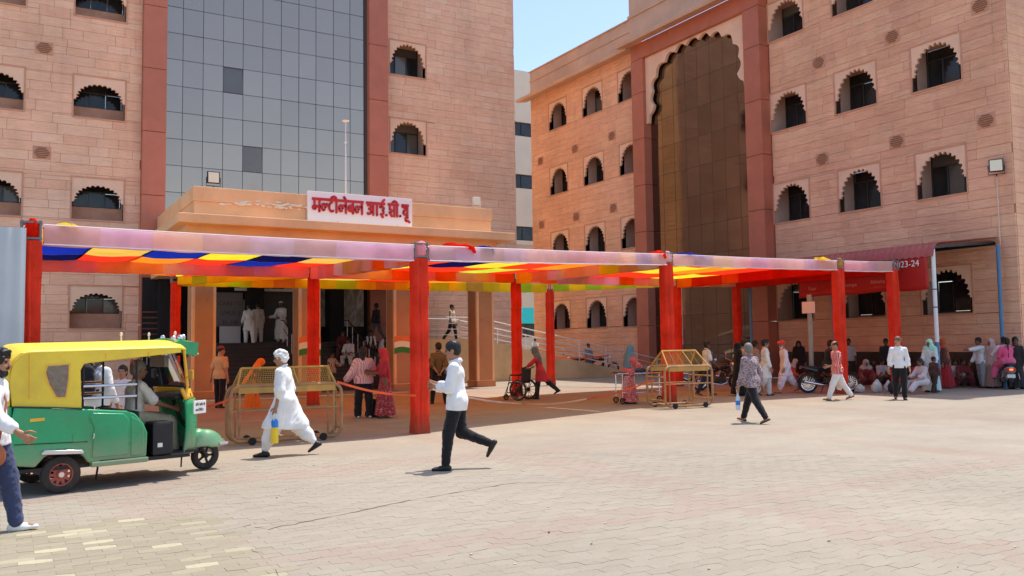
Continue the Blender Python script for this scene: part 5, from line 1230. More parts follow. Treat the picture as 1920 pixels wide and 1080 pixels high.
tub = [(.94, .34), (.95, .62), (.90, .74), (.80, .86), (.70, .90), (.28, .945), (-.50, 1.02), (-.53, .80), (-.52, .50), (-.47, .36), (-.28, .33)] + arch[::-1] + [(.36, .30), (.88, .30)]
def soften(o, w_=.012, seg=2):
    b = o.modifiers.new('bevel', 'BEVEL'); b.width = w_; b.segments = seg; b.limit_method = 'ANGLE'; b.angle_limit = radians(40); return o
for s in (-1, 1):
    sp = side_prism(tub, s*.66, s*.60).build('side_panel', M_GRNP, RK, smooth=True); soften(sp, .02, 3)
    dp = side_prism([(.31, .38), (.72, .38), (.72, .80), (.66, .87), (.31, .90), (.27, .86), (.33, .72)], s*.675, s*.655).build('door_panel', M_GRNP, sp, smooth=True); soften(dp, .012)
    d2 = side_prism([(.75, .36), (.90, .36), (.90, .68), (.84, .78), (.75, .83)], s*.672, s*.655).build('door_panel', M_GRNP, sp, smooth=True); soften(d2, .012)
    side_prism([(.10, .56), (.24, .56), (.24, .68), (.10, .68)], s*.666, s*.655).build('fuel_flap', M_GRNP, sp)
    cs = side_prism([(-.23, .465), (.21, .435), (.22, .46), (.20, .485), (-.20, .515), (-.235, .49)], s*.70, s*.66).build('chrome_strip', M_CHR, sp, smooth=True); soften(cs, .01)
    side_prism([(-.35, .84), (-.20, .845), (-.20, .88), (-.35, .875)], s*.668, s*.659).build('sticker', M_YELB, sp)
    st = MB(); st.cbox(.30, .95, min(s*.60, s*.70), max(s*.60, s*.70), .27, .33, .015); st.build('step', M_GRNP, RK)
    hood = [(-.52, 1.015), (-.55, 1.30), (-.52, 1.55), (-.45, 1.62), (1.36, 1.66), (1.36, 1.585), (.52, 1.505), (.22, 1.475), (.18, 1.40), (.20, .955), (-.2, .99)]
    hs = side_prism(hood, s*.64, s*.61).build('hood_side', M_YELP, RK, smooth=True); soften(hs, .012)
    qw = side_prism([(-.17, 1.46), (.05, 1.47), (.045, 1.30), (.02, 1.10), (-.07, 1.10), (-.15, 1.25), (-.19, 1.38)], s*.648, s*.637).build('side_window', M_PLAS, hs); soften(qw, .01)
    side_prism([(-.19, 1.48), (.07, 1.49), (.065, 1.30), (.035, 1.08), (-.08, 1.08), (-.17, 1.25), (-.21, 1.38)], s*.643, s*.637).build('window_seam', M_YELB, hs)
    trm = MB(); trm.tube([(-.52, s*.662, 1.018), (-.1, s*.664, .985), (.20, s*.664, .955)], .010, 6); trm.build('rubber_trim', M_RUB, hs)
    for zz in (.20, .52): MB().tube([(.315, s*.679, .40+zz), (.325, s*.683, .42+zz), (.325, s*.683, .46+zz)], .007, 6).build('door_hinge', M_CHR, dp)
    for xx in (-.36, .45, .95): MB().tube([(xx, s*.648, 1.60), (xx+.01, s*.65, 1.53 if xx > 0 else 1.1)], .004, 5).build('hood_stitch', M_YELB, hs)
    MB().tube([(.93, s*.672, .33), (.40, s*.672, .335)], .006, 6).build('panel_seam', M_RUB, sp)
    MB().tube([(-.5, s*.664, .60), (.26, s*.666, .57)], .005, 6).build('panel_seam', M_RUB, sp)
    for x in (.22, .83): MB().tube([(x, s*.60, .9 if x > .5 else .94), (x, s*.60, 1.50)], .014, 8).build('post', M_BLACK, RK)
    for z in (1.21, 1.07): MB().tube([(.22, s*.60, z), (.83, s*.60, z)], .017, 8).build('side_rail', M_CHR, RK)
    MB().tube([(1.50, s*.42, .95), (1.53, s*.43, 1.15), (1.46, s*.48, 1.62)], .020, 8).build('windscreen_pillar', M_YELB if s < 0 else M_BLACK, RK)
def rooff(u, v):
    x = -.56+u*1.98; y = -.645+v*1.29; e = abs(v-.5)*2; ru = min(1, u/.10); zr = 1.615+.105*(1-e**2.6)+.035*u
    return (x+(.05*(1-ru) if False else 0), y, zr-.16*(1-ru)**2-.02*max(0, (u-.93)/.07)**2)
m = MB(); m.grid(rooff, 36, 16); rf = m.build('hood_roof', M_YELP, RK, smooth=2, fix=False); so2 = rf.modifiers.new('s', 'SOLIDIFY'); so2.thickness = .02
for xx in (.25, .85): m = MB(); m.tube([(xx, -.63+i*.126, 1.59+.105*(1-abs(i/5-1)**2.6)+.035*(xx+.56)/1.98) for i in range(11)], .012, 6); m.build('hood_bow', M_BLACK, RK)
m = MB(); m.cbox(-.55, -.51, -.61, .61, .40, 1.02, .02); m.build('rear_panel', M_GRNP, RK)
for yy in (-.5, .5): MB().cbox(-.575, -.55, yy-.06, yy+.06, .62, .74, .01).build('tail_lamp', M('rear_red', srgb(180, 30, 26), .3, .05) if yy < 0 else bpy.data.materials['rear_red'], RK)
MB().tube([(-.60, -.62, .42), (-.62, 0, .42), (-.60, .62, .42)], .02, 8).build('rear_bumper', M_BLACK, RK); m = MB(); m.cbox(-.57, -.53, -.61, .61, 1.02, 1.56, .02); rp = m.build('hood_rear', M_YELP, RK); MB().box(-.58, -.571, -.3, .3, 1.18, 1.42).build('rear_window', M_PLAS, rp)
m = MB(); m.box(-.5, 1.5, -.6, .6, .27, .31); m.box(1.2, 1.7, -.40, .40, .3, .33); m.build('floor', M_BLACK, RK)
m = MB(); m.cbox(-.35, .25, -.58, .58, .42, .66, .04); m.build('bench', M_SEAT, RK); m = MB(); m.cbox(-.46, -.33, -.58, .58, .62, 1.12, .04); m.build('bench_back', M_SEAT, RK)
m = MB(); m.cbox(.84, .88, -.58, .58, .32, .88, .015); m.build('partition', M_BLACK, RK); m = MB(); m.cbox(.90, 1.20, -.30, .34, .56, .68, .03); m.box(.92, 1.18, -.26, .3, .31, .56); m.build('driver_seat', M_SEAT, RK)
# nose
def nose(u, v):
    y = -.46+.92*u; z = .27+(.98-.27)*v; e = abs(u-.5)*2
    x = 1.78-.28*e**2.2+.03*sin(pi*v); return (x, y*(1-.12*(1-v)), z)
m = MB(); m.grid(nose, 18, 10); nz_ = m.build('front_apron', M_GRNP, RK, smooth=2, fix=False); q = nz_.modifiers.new('s', 'SOLIDIFY'); q.thickness = .03
def nose2(u, v):
    y = -.47+.94*u; z = .985+.14*v; e = abs(u-.5)*2; return (1.76-.26*e**2.2-.06*v, y, z)
m = MB(); m.grid(nose2, 18, 3); n2 = m.build('front_band', M_YELB, RK, smooth=2, fix=False); q = n2.modifiers.new('s', 'SOLIDIFY'); q.thickness = .03
def ws(u, v): y = -.44+.88*u; e = abs(u-.5)*2; return (1.69-.20*e**2.2-.19*v, y*(1-.04*v), 1.13+.47*v)
m = MB(); m.grid(ws, 10, 4); m.build('windscreen', M_WSH, RK, smooth=2, fix=False)
m = MB(); m.tube([ws(0, 0), ws(.2, 0), ws(.5, 0), ws(.8, 0), ws(1, 0)], .014, 6); m.tube([ws(0, 1), ws(.5, 1), ws(1, 1)], .016, 6); m.build('windscreen_frame', M_BLACK, RK)
def vis(u, v):
    y = -.46+.92*u; e = abs(u-.5)*2; x = 1.36+.36*v-.16*e**2*v; return (x, y*(1-.08*v), 1.735-.05*e**2-.02*v*v+.02*(1-v))
m = MB(); m.grid(vis, 14, 8); v_ = m.build('visor', M_GRNP, RK, smooth=2, fix=False); q = v_.modifiers.new('s', 'SOLIDIFY'); q.thickness = .02
def vfr(u, v): a = vis(u, 1); return (a[0]-.05*v, a[1], a[2]-.17*v)
m = MB(); m.grid(vfr, 14, 4); m.build('visor_front', M_SEAT, v_, smooth=2, fix=False)
for s in (-1, 1): side_prism([(1.36, 1.60), (1.40, 1.74), (1.66, 1.71), (1.64, 1.54), (1.52, 1.56)], s*.46, s*.43).build('visor_side', M_GRNP, v_)
for i, (x, y) in enumerate(((1.45, -.40), (1.52, -.30), (1.58, -.16), (1.60, .0), (1.58, .16), (1.50, .32))): MB().ell((x, y, 1.775+.012*(i % 2)), (.034, .034, .036), 12, 8).build('chrome_bulb', M_CHR, v_, smooth=2)
for x, y in ((1.36, -.44), (1.36, .44), (.95, .3)):
    m = MB(); m.tube([(x, y, 1.68), (x, y, 1.80)], .010, 6); m.ell((x, y, 1.83), (.018, .018, .03), 8, 6); m.build('pennant_finial', M('finial_pink', srgb(238, 214, 204), .5, .1) if y < 0 and x > 1 else bpy.data.materials['finial_pink'], v_)
m = MB(); m.tube([(1.62, -.42, 1.62), (1.70, -.36, 1.56), (1.72, -.2, 1.53), (1.70, -.1, 1.56)], .008, 6); m.build('garland', M_CHR, v_)
m = MB(); m.lathe([(.001, -.02), (.085, -.015), (.09, .02), (.075, .05), (.03, .06), (.001, .062)], (1.765, 0, .84), (1, 0, 0), 20); m.build('headlamp', M_CHR, RK, smooth=True)
pl_ = empty('number_plate', (1.72, -.37, .87), radians(-62), RK); MB().cbox(-.008, .008, -.12, .12, -.085, .085, .006).build('plate', M_WHITE, pl_)
rr = random.Random(9)
for r_, z_ in ((7, .02), (6, -.05)):
    for k in range(r_): u = -.085+k*.027; MB().box(.008, .0105, u, u+rr.uniform(.012, .02), z_, z_+rr.uniform(.025, .042)).build('worn_letter', M_LETB, pl_)
d = SDF(.03); d.ell((1.96, 0, .24), (.275, .155, .30)); d.cap((1.78, 0, .44), (1.86, 0, .46), .10, .10); d.minus((1.97, 0, .20), (.232, .09, .235)); d.cut((0, 0, .30), (0, 0, -1)); d.minus((1.90, 0, .22), (.20, .20, .135)); v, f = d.mesh(.014); fe = link('front_mudguard', mesh_of('front_mudguard', [(v, f, 0)], [M_GRNP]), RK)
MB().tube([(2.17, -.13, .37), (2.24, 0, .38), (2.17, .13, .37)], .014, 8).build('mudguard_chrome', M_CHR, fe); m = MB(); m.cbox(2.10, 2.225, -.145, .145, .325, .365, .015); m.build('mudguard_band', M_CHR, fe)
wheel(RK, (1.96, 0, .19), .19, .10, M_BLACK, 5)
for yy in (-.575, .575):
    w_ = wheel(RK, (0, yy, .215), .215, .11, M_RIM, 10, .60); m = MB(); m.lathe([(.03, -.012), (.075, -.012), (.075, .012), (.03, .012), (.03, -.012)], (0, 0, 0), (0, 1, 0), 18, False); m.lathe([(.118, -.02), (.13, -.02), (.13, .02), (.118, .02), (.118, -.02)], (0, 0, 0), (0, 1, 0), 20, False); m.build('wheel_disc', M_RIM, w_, smooth=True); MB().lathe([(.001, -.05), (.03, -.05), (.03, .05), (.001, .05)], (0, 0, 0), (0, 1, 0), 12).build('hub', M_CHR, w_, smooth=True)
MB().tube([(1.95, -.07, .19), (1.80, -.07, .42), (1.62, 0, .70), (1.52, 0, .96)], .025, 8).build('steering_fork', M_BLACK, RK); MB().tube([(1.42, -.32, 1.00), (1.50, -.12, .98), (1.52, 0, .97), (1.50, .12, .98), (1.42, .32, 1.00)], .014, 8).build('handlebar', M_BLACK, RK)
m = MB(); m.cbox(1.40, 1.62, -.36, .36, .98, 1.06, .03); m.build('dashboard', M_SEAT, RK)
for s in (-1, 1):
    m = MB(); m.tube([(1.50, s*.44, 1.25), (1.50, s*.58, 1.30)], .008, 6); m.cbox(1.485, 1.51, min(s*.54, s*.68), max(s*.54, s*.68), 1.24, 1.36, .01); m.build('mirror', M_BLACK if s > 0 else M_YELB, RK)
MB().tube([(.45, -.45, .28), (.38, -.60, .12)], .012, 6).build('stand', M_BLACK, RK); MB().tube([(1.5, -.35, .30), (1.47, -.40, .12)], .010, 6).build('mud_rod', M_BLACK, RK)
m = MB(); m.box(-.1, .1, -.5, .5, .17, .25); m.tube([(-.4, .2, .28), (.1, .3, .26)], .05, 8); m.build('axle', M_BLACK, RK)
for s in (-.35, .35): MB().cbox(-.52, -.50, s-.09, s+.09, .14, .36, .004).build('mud_flap', M_RUB, RK)
MB().cbox(1.04, 1.30, -.58, -.30, .315, .73, .03).build('carried_case', M_SEAT, RK); MB().box(1.10, 1.16, -.584, -.581, .42, .47).build('case_label', M_WHITE, RK)
MB().cbox(1.30, 1.36, -.25, .25, 1.40, 1.55, .01).build('sun_visor', M_BOARD, RK)
m = MB(); 
for i in range(12): a = pi+pi*i/11; 
m.tube([(.98+.0, -.02+.05*cos(2*pi*i/12), 1.47+.03*sin(2*pi*i/12)) for i in range(12)], .008, 6, closed=True); m.build('pink_garland', M('garland_pink', srgb(236, 96, 110), .6, .1), RK)
# ================================================================ motorcycles
def motorcycle(label, loc, rz, paint, tilt=.12, group='parked motorcycles'):
    o = thing('motorcycle', label, 'motorcycle', loc, rz, group); o.rotation_euler = (tilt, 0, rz)
    wheel(o, (-.62, 0, .30), .30, .10, M_CHR, 18, .74); wheel(o, (.66, 0, .30), .30, .085, M_CHR, 18, .74)
    m = MB(); m.tube([(.42, 0, .78), (.1, 0, .70), (-.15, 0, .66), (-.45, 0, .72), (-.78, 0, .78)], .022, 8); m.tube([(.40, 0, .72), (.25, 0, .40), (.0, 0, .28), (-.25, 0, .30), (-.62, 0, .30)], .02, 8)
    for s in (-.11, .11): m.tube([(-.62, s, .30), (-.45, s, .70)], .018, 8); m.tube([(-.25, s*.6, .34), (-.62, s, .30)], .018, 6)
    m.build('frame', M_BLACK, o, smooth=True)
    m = MB()
    for s in (-.075, .075): m.tube([(.66, s, .30), (.50, s, .68), (.44, s, .88)], [.022, .022, .018], 8)
    m.build('front_fork', M_CHR, o, smooth=True)
    d = SDF(.05); d.ell((.17, 0, .80), (.25, .13, .11)); d.cap((.05, 0, .78), (-.06, 0, .74), .09, .06); v, f = d.mesh(.02); link('fuel_tank', mesh_of('fuel_tank', [(v, f, 0)], [paint]), o)
    d = SDF(.03); d.cap((-.08, 0, .76), (-.40, 0, .78), .085, .095, (np.array([0, 0, 1.]), .45)); d.cap((-.40, 0, .785), (-.66, 0, .83), .09, .07, (np.array([0, 0, 1.]), .45)); v, f = d.mesh(.02); link('seat', mesh_of('seat', [(v, f, 0)], [M_SEAT]), o)
    d = SDF(.03); d.cap((-.35, 0, .68), (-.82, 0, .80), .10, .05); v, f = d.mesh(.02); link('tail', mesh_of('tail', [(v, f, 0)], [paint]), o)
    m = MB(); m.cbox(-.10, .26, -.12, .12, .28, .46, .03); m.lathe([(.07, 0), (.085, .03), (.07, .05), (.085, .08), (.07, .10), (.085, .13), (.07, .16)], (.12, 0, .45), (.25, 0, 1), 14); m.build('engine', M_ALU, o)
    m = MB(); m.tube([(.22, -.10, .42), (.26, -.14, .28), (.05, -.16, .22), (-.25, -.17, .26)], .02, 8); m.tube([(-.25, -.17, .26), (-.80, -.19, .36)], [.04, .05], 10); m.build('exhaust', M_CHR, o, smooth=True)
    m = MB(); m.tube([(.30, -.36, .99), (.38, -.22, 1.02), (.44, 0, .98), (.38, .22, 1.02), (.30, .36, .99)], .013, 8); hb = m.build('handlebar', M_CHR, o, smooth=True)
    for s in (-1, 1): MB().tube([(.30, s*.36, .99), (.34, s*.26, 1.01)], .018, 8).build('grip', M_RUB, hb); mm = MB(); mm.tube([(.36, s*.24, 1.01), (.38, s*.30, 1.16)], .006, 6); mm.ell((.38, s*.31, 1.19), (.012, .055, .038), 12, 8); mm.build('mirror', M_CHR, hb)
    m = MB(); m.lathe([(.001, -.10), (.06, -.08), (.09, 0), (.085, .02), (.001, .04)], (.52, 0, .86), (1, 0, -.1), 16); m.build('headlamp', M_CHR, o, smooth=True)
    for (cx, a0, a1) in ((.66, 20, 150), (-.62, 40, 175)):
        def fd(u, v, cx=cx, a0=a0, a1=a1): a = radians(a0+(a1-a0)*u); e = abs(v-.5)*2; r = .345-.015*e; return (cx+r*cos(a), -.06+.12*v, .30+r*sin(a))
        m = MB(); m.grid(fd, 12, 4); m.build('mudguard', paint, o, smooth=2, fix=False)
    m = MB(); m.cbox(-.86, -.82, -.06, .06, .74, .80, .01); m.build('tail_lamp', M('tail_red', srgb(190, 30, 26), .3, .05) if 'tail_red' not in bpy.data.materials else bpy.data.materials['tail_red'], o)
    MB().tube([(-.05, .12, .30), (-.12, .28, .0)], .012, 6).build('side_stand', M_BLACK, o); return o
MBLK = M('black_gloss_paint', srgb(26, 26, 28), .25, .1, 3, coat=.6); MBLU = M('dark_blue_paint', srgb(34, 44, 80), .3, .1, 3, coat=.5); MREDP = M('dark_red_paint', srgb(110, 26, 28), .3, .1, 3, coat=.5)
p = G(1346, 732); motorcycle('black motorcycle parked beside the man in the white polo shirt', (p[0], p[1], 0), facing(90)+pi/2+.15, MBLK)
p = G(1322, 716); motorcycle('dark blue motorcycle parked farthest back behind the short barricade', (p[0]+.3, p[1]+.4, 0), facing(90)+pi/2-.2, MBLU)
p = G(1398, 722); motorcycle('dark motorcycle parked behind the woman in the black robe', (p[0]+.2, p[1]+.6, 0), facing(100)+pi/2, MREDP)
p = G(1566, 737); BK = motorcycle('black motorcycle ridden by the man beside the red column', (p[0], p[1]+.25, 0), facing(90)+pi/2, MBLK, 0.02, 'motorcycles by the red columns')
for i, (x, y, r_) in enumerate(((24.2, 36.2, .3), (25.6, 36.6, .1), (26.7, 36.0, -.2))): motorcycle('dark motorcycle parked in the shade behind the ramp railing, %s' % ('nearest the porch', 'middle one', 'nearest the glass arch')[i], (x, y, 0), r_-.6, (MBLK, MBLU, MREDP)[i])
# ================================================================ scooter
p = G(1888, 728); SCX = thing('scooter', 'grey scooter with glowing tail lamp carrying the woman in pink', 'scooter', (p[0], p[1], 0), facing(20)+pi/2); M_SCO = M('grey_scooter_paint', srgb(150, 146, 146), .3, .08, 3, coat=.5)
wheel(SCX, (-.5, 0, .22), .22, .10, M_BLACK, 5, .55); wheel(SCX, (.72, 0, .22), .22, .10, M_BLACK, 5, .55)
d = SDF(.05); d.cap((-.15, 0, .50), (-.62, 0, .58), .17, .13); d.ell((-.66, 0, .60), (.14, .16, .12)); d.cap((-.1, 0, .42), (-.5, 0, .36), .13, .12); v, f = d.mesh(.018); link('rear_body', mesh_of('rear_body', [(v, f, 0)], [M_SCO]), SCX)
d = SDF(.03); d.cap((-.02, 0, .72), (-.60, 0, .75), .14, .13, (np.array([0, 0, 1.]), .5)); v, f = d.mesh(.018); link('seat', mesh_of('seat', [(v, f, 0)], [M_SEAT]), SCX)
d = SDF(.04); d.cap((.46, -.14, .35), (.46, .14, .35), .06, .06); d.cap((.48, 0, .3), (.40, 0, .95), .17, .10, (np.array([1., 0, 0]), .35)); v, f = d.mesh(.018); link('leg_shield', mesh_of('leg_shield', [(v, f, 0)], [M_SCO]), SCX)
m = MB(); m.cbox(-.1, .46, -.15, .15, .24, .30, .02); m.build('footboard', M_BLACK, SCX)
m = MB(); m.tube([(.28, -.36, 1.0), (.38, -.15, 1.02), (.40, 0, 1.0), (.38, .15, 1.02), (.28, .36, 1.0)], .016, 8); hb = m.build('handlebar', M_BLACK, SCX, smooth=True); d = SDF(.03); d.ell((.44, 0, 1.0), (.10, .14, .08)); v, f = d.mesh(.016); link('headlamp_cowl', mesh_of('headlamp_cowl', [(v, f, 0)], [M_SCO]), hb)
for s in (-1, 1): mm = MB(); mm.tube([(.38, s*.2, 1.02), (.40, s*.32, 1.16)], .006, 6); mm.ell((.40, s*.34, 1.19), (.012, .055, .04), 12, 8); mm.build('mirror', M_BLACK, hb)
t = NT('lit_tail_lamp'); t.fin(srgb(220, 40, 20), .3); t.b.inputs['Emission Color'].default_value = (1, .12, .04, 1); t.b.inputs['Emission Strength'].default_value = 2.0
m = MB(); m.cbox(-.83, -.76, -.13, .13, .57, .66, .02); tl = m.build('tail_lamp', M('tail_red2', srgb(200, 40, 30), .3, .05), SCX); MB().cbox(-.84, -.828, -.05, .05, .59, .64, .008).build('bulb_lens', t.mat, tl)
m = MB(); m.cbox(-.80, -.785, -.11, .11, .36, .47, .005); m.build('number_plate', M_WHITE, SCX); m = MB(); m.cbox(-.80, -.62, -.07, .07, .22, .34, .02); m.build('rear_mudguard', M_BLACK, SCX)
m = MB(); m.tube([(-.55, -.16, .74), (-.80, -.13, .80), (-.82, 0, .81), (-.80, .13, .80), (-.55, .16, .74)], .014, 8); m.build('grab_rail', M_ALU, SCX, smooth=True); m = MB(); m.tube([(-.2, .20, .24), (-.75, .22, .30)], [.04, .06], 10); m.build('exhaust', M_BLACK, SCX, smooth=True)
m = MB(); m.tube([(-.45, -.22, .30), (-.70, -.24, .32), (-.74, -.2, .5), (-.55, -.2, .56)], .012, 6); m.tube([(-.45, .24, .32), (-.70, .26, .34), (-.74, .2, .5), (-.55, .2, .56)], .012, 6); m.build('crash_guard', M_CHR, SCX, smooth=True)
# ================================================================ wheelchair
p = G(975, 750); WC = thing('wheelchair', 'empty black folding wheelchair pushed by the woman in the red tunic', 'wheelchair', (p[0], p[1], 0), facing(303)+pi/2)
for s in (-1, 1):
    wheel(WC, (-.12, s*.28, .30), .30, .035, M_BLACK, 12, .88); wheel(WC, (.32, s*.24, .09), .09, .035, M_BLACK, 5, .6, 'castor'); MB().lathe([(.245, -.008), (.255, -.008), (.255, .008), (.245, .008), (.245, -.008)], (-.12, s*.315, .30), (0, 1, 0), 28, False).build('hand_rim', M_CHR, WC)
    m = MB(); m.tube([(-.32, s*.23, .95), (-.24, s*.23, .92), (-.20, s*.23, .48), (-.20, s*.23, .22), (.30, s*.23, .22)], .013, 8); m.tube([(-.20, s*.23, .50), (.24, s*.23, .50), (.30, s*.23, .22), (.32, s*.23, .10)], .013, 8); m.tube([(-.20, s*.24, .72), (.18, s*.24, .72), (.22, s*.24, .50)], .013, 8); m.tube([(.24, s*.2, .50), (.42, s*.18, .12), (.52, s*.15, .09)], .012, 8); m.build('side_frame', M_BLACK, WC, smooth=True)
    MB().cbox(-.15, .15, s*.24-.03, s*.24+.03, .725, .75, .01).build('armrest', M_SEAT, WC); MB().cbox(.44, .60, s*.13-.07, s*.13+.07, .08, .095, .005).build('footplate', M_ALU, WC); MB().tube([(-.36, s*.23, .96), (-.26, s*.23, .925)], .018, 8).build('push_handle', M_RUB, WC)
m = MB(); m.cbox(-.18, .24, -.225, .225, .485, .52, .012); m.build('seat', M_SEAT, WC)
m = MB(); m.grid(lambda u, v: (-.215-.03*v-.03*sin(pi*u), -.225+.45*u, .52+.40*v), 8, 6); b = m.build('backrest', M_SEAT, WC, smooth=2, fix=False); q = b.modifiers.new('s', 'SOLIDIFY'); q.thickness = .015
for k in range(4): MB().box(-.262, -.258, -.10+k*.055, -.065+k*.055, .70, .735).build('white_lettering', M_WHITE, WC)
m = MB(); m.bar((-.15, -.2, .25), (.15, .2, .47), .02); m.bar((-.15, .2, .25), (.15, -.2, .47), .02); m.build('cross_brace', M_BLACK, WC)
# ================================================================ hospital trolley
p = G(1196, 757); TR = thing('hospital_trolley', 'steel hospital trolley with a folded blue sheet by the short barricade', 'trolley', (p[0]+.25, p[1]+.15, 0), facing(90)+pi/2+.2)
m = MB()
for s in (-.28, .28): m.tube([(-.75, s, .80), (.75, s, .80)], .018, 8); m.tube([(-.62, s, .80), (-.62, s, .14)], .016, 8); m.tube([(.62, s, .80), (.62, s, .14)], .016, 8); m.tube([(-.62, s, .30), (.62, s, .30)], .012, 6)
for x in (-.75, .75): m.tube([(x, -.28, .80), (x, .28, .80)], .018, 8)
m.build('frame', M_CHR, TR, smooth=True); MB().cbox(-.72, .72, -.26, .26, .79, .84, .015).build('top', M_ALU, TR); m = MB()
for i in range(9): m.bar((-.60+i*.02, -.27, .72-i*.045), (-.28, -.27, .72-i*.045), .005)
for i in range(9): m.bar((-.60+i*.04, -.27, .72), (-.60+i*.04, -.27, .34), .005)
m.build('wire_basket', M_CHR, TR)
for x in (-.62, .62):
    for s in (-.28, .28): wheel(TR, (x, s, .085), .085, .035, M_BLACK, 5, .6, 'castor')
d = SDF(.06); d.cap((-.15, 0, .90), (.65, .02, .90), .09, .12, (np.array([0, 0, 1.]), .6)); d.ell((-.3, 0, .89), (.18, .16, .07)); d.fold(.012, 22, 4); v, f = d.mesh(.018); SHEET = link('folded_sheet', mesh_of('folded_sheet', [(v, f, 0)], [CC(116, 136, 156)])); SHEET.location = TR.location; SHEET.rotation_euler = TR.rotation_euler; tag(SHEET, 'crumpled blue grey sheet lying on the hospital trolley', 'sheet')
# ================================================================ the people of the photograph
WH_ = CC(236, 233, 230); BLKC = CC(30, 28, 31); KHAKI = CC(178, 164, 132); JEANS = CC(58, 66, 96); PINKS = CC(232, 188, 190, pat='stripe', col2=(206, 134, 142), sc=.7)
def stride(a, b, ka=6, kb=24): return ((a, 3, ka, max(0, a*.25)), (b, 3, kb, min(0, b-kb)*.55))
# walkers in the sun
P1, J1 = person('man in white shirt and black trousers striding left, hands held at chest', (858, 880), 272, 1.74, 1, .0095, pose=dict(lean=3, legs=((14, 3, 8, 0), (-6, 3, 62, -58)), arms=((16, 8, 92, 32), (20, 8, 94, 36)), head=(-2, 6, 0)), top=dict(m=WH_, sleeve=.86, hem=-.14, loose=.022), legs=dict(m=BLKC, loose=.012, end=.94), col=True, bd=(False, None), hr=('short', None), curl=(.9, .9), shoes=M_SHOE)
d = SDF(.02)
for s in (-1, 1): d.cap(J1['nb']-J1['up']*.005+J1['xr']*s*.062-J1['fw']*.01, J1['nb']-J1['up']*.10+J1['fw']*.085+J1['xr']*s*.06, .030, .034, (J1['fw'], .6)); d.cap(J1['nb']-J1['up']*.10+J1['fw']*.085+J1['xr']*s*.06, J1['nb']-J1['up']*.36+J1['fw']*.135+J1['xr']*s*.07, .034, .042, (J1['fw'], .4))
d.cap(J1['nb']-J1['fw']*.065-J1['xr']*.05+J1['up']*.01, J1['nb']-J1['fw']*.065+J1['xr']*.05+J1['up']*.01, .036, .036); d.fold(.004, 40, 3); v, f = d.mesh(.010); link('neck_scarf', mesh_of('neck_scarf', [(v, f, 0)], [CC(214, 206, 214)]), P1)
q = J1['chest']+J1['fw']*.122+J1['xr']*(-.075)+J1['up']*.03; MB().cbox(q[0]-.045, q[0]+.045, q[1]-.008, q[1]+.012, q[2]-.022, q[2]+.022, .004).build('chest_badge', CC(70, 60, 62), P1)
P2, J2 = person('white-haired old man in white kurta and dhoti striding left in the sun', (535, 854), 270, 1.68, 1, .0095, pose=dict(lean=5, legs=((22, 3, 4, 0), (-22, 3, 22, -30)), arms=((4, 7, 12, 0), (-6, 8, 14, 0)), head=(0, 4, 0), wide=1.05), top=dict(m=WH_, sleeve=.62, hem=-.46, loose=.034, flare=.03, name='kurta', fold=.005), legs=dict(m=CC(232, 228, 226), style='dhoti', end=.86, loose=.012, name='dhoti'), hr=('full', M_HWHITE), bd=(False, M_HWHITE), col=True)
hd, hx, hf, hu = J2['hd'], J2['hx'], J2['hf'], J2['hu']; m = MB()
for s in (-1, 1): m.tube([hd+hx*(s*.034+.022*cos(2*pi*i/12))+hf*.096+hu*(.008+.018*sin(2*pi*i/12)) for i in range(12)], .003, 5, closed=True); m.tube([hd+hx*s*.056+hf*.09+hu*.012, hd+hx*s*.082+hf*.0+hu*.012], .003, 5)
m.tube([hd-hx*.012+hf*.098+hu*.01, hd+hx*.012+hf*.098+hu*.01], .003, 5); m.build('spectacles', CC(120, 50, 50), P2)
wr = J2['wrL']+J2['faL']*.10; bo = P2.matrix_basis @ Vector((wr[0], wr[1], wr[2])); BTL = thing('flask', 'yellow and blue water flask carried by the white-haired old man', 'flask', (bo.x, bo.y, bo.z-.44), P2.rotation_euler.z)
MB().lathe([(.001, 0), (.050, .0), (.055, .02), (.055, .22), (.05, .235)], n=20).build('yellow_body', M('flask_yellow', srgb(244, 206, 50), .4, .05), BTL, smooth=True); MB().lathe([(.052, .235), (.053, .25), (.053, .32), (.04, .345), (.02, .36), (.001, .36)], n=20).build('blue_top', M('flask_blue', srgb(40, 130, 214), .4, .05), BTL, smooth=True); MB().tube([(-.04, 0, .33), (-.045, 0, .41), (0, 0, .45), (.045, 0, .41), (.04, 0, .33)], .007, 6).build('handle', M_WHITE, BTL)
P3, J3 = person('bearded man in white shirt and jeans at the left edge with a brown bag', (-22, 1003), 78, 1.72, 1, .0095, pose=dict(lean=2, legs=((16, 3, 6, 4), (-14, 3, 16, -16)), arms=((-10, 8, 22, 0), (22, 8, 34, 0)), head=(0, 2, 0)), top=dict(m=CC(226, 224, 226), sleeve=.84, hem=-.12, loose=.026), legs=dict(m=JEANS, loose=.02), hr=('full', None), bd=(True, None), shoes=M_SHOEW, col=True, curl=(.5, .85))
hq = P3.matrix_basis @ Vector((J3['P'][0]+.20, J3['P'][1]+.04, J3['P'][2]-.22)); BAG = thing('shoulder_bag', 'brown leather shoulder bag at the hip of the man at the left edge', 'bag', (hq.x, hq.y, hq.z), P3.rotation_euler.z)
d = SDF(.04); d.cap((0, -.07, .09), (0, .07, .09), .07, .07, (np.array([1., 0, 0]), .55)); d.cap((0, -.06, .0), (0, .06, .0), .075, .075, (np.array([1., 0, 0]), .55)); d.fold(.006, 30, 2); v, f = d.mesh(.010); link('pouch', mesh_of('pouch', [(v, f, 0)], [M('tan_leather', srgb(164, 92, 56), .5, .2, 8)]), BAG)
MB().tube([(0, -.10, .18), (-.05, -.11, .4), (-.17, -.06, .68), (-.19, .02, .70), (-.12, .11, .5), (0, .10, .18)], .010, 6).build('strap', bpy.data.materials['tan_leather'], BAG)
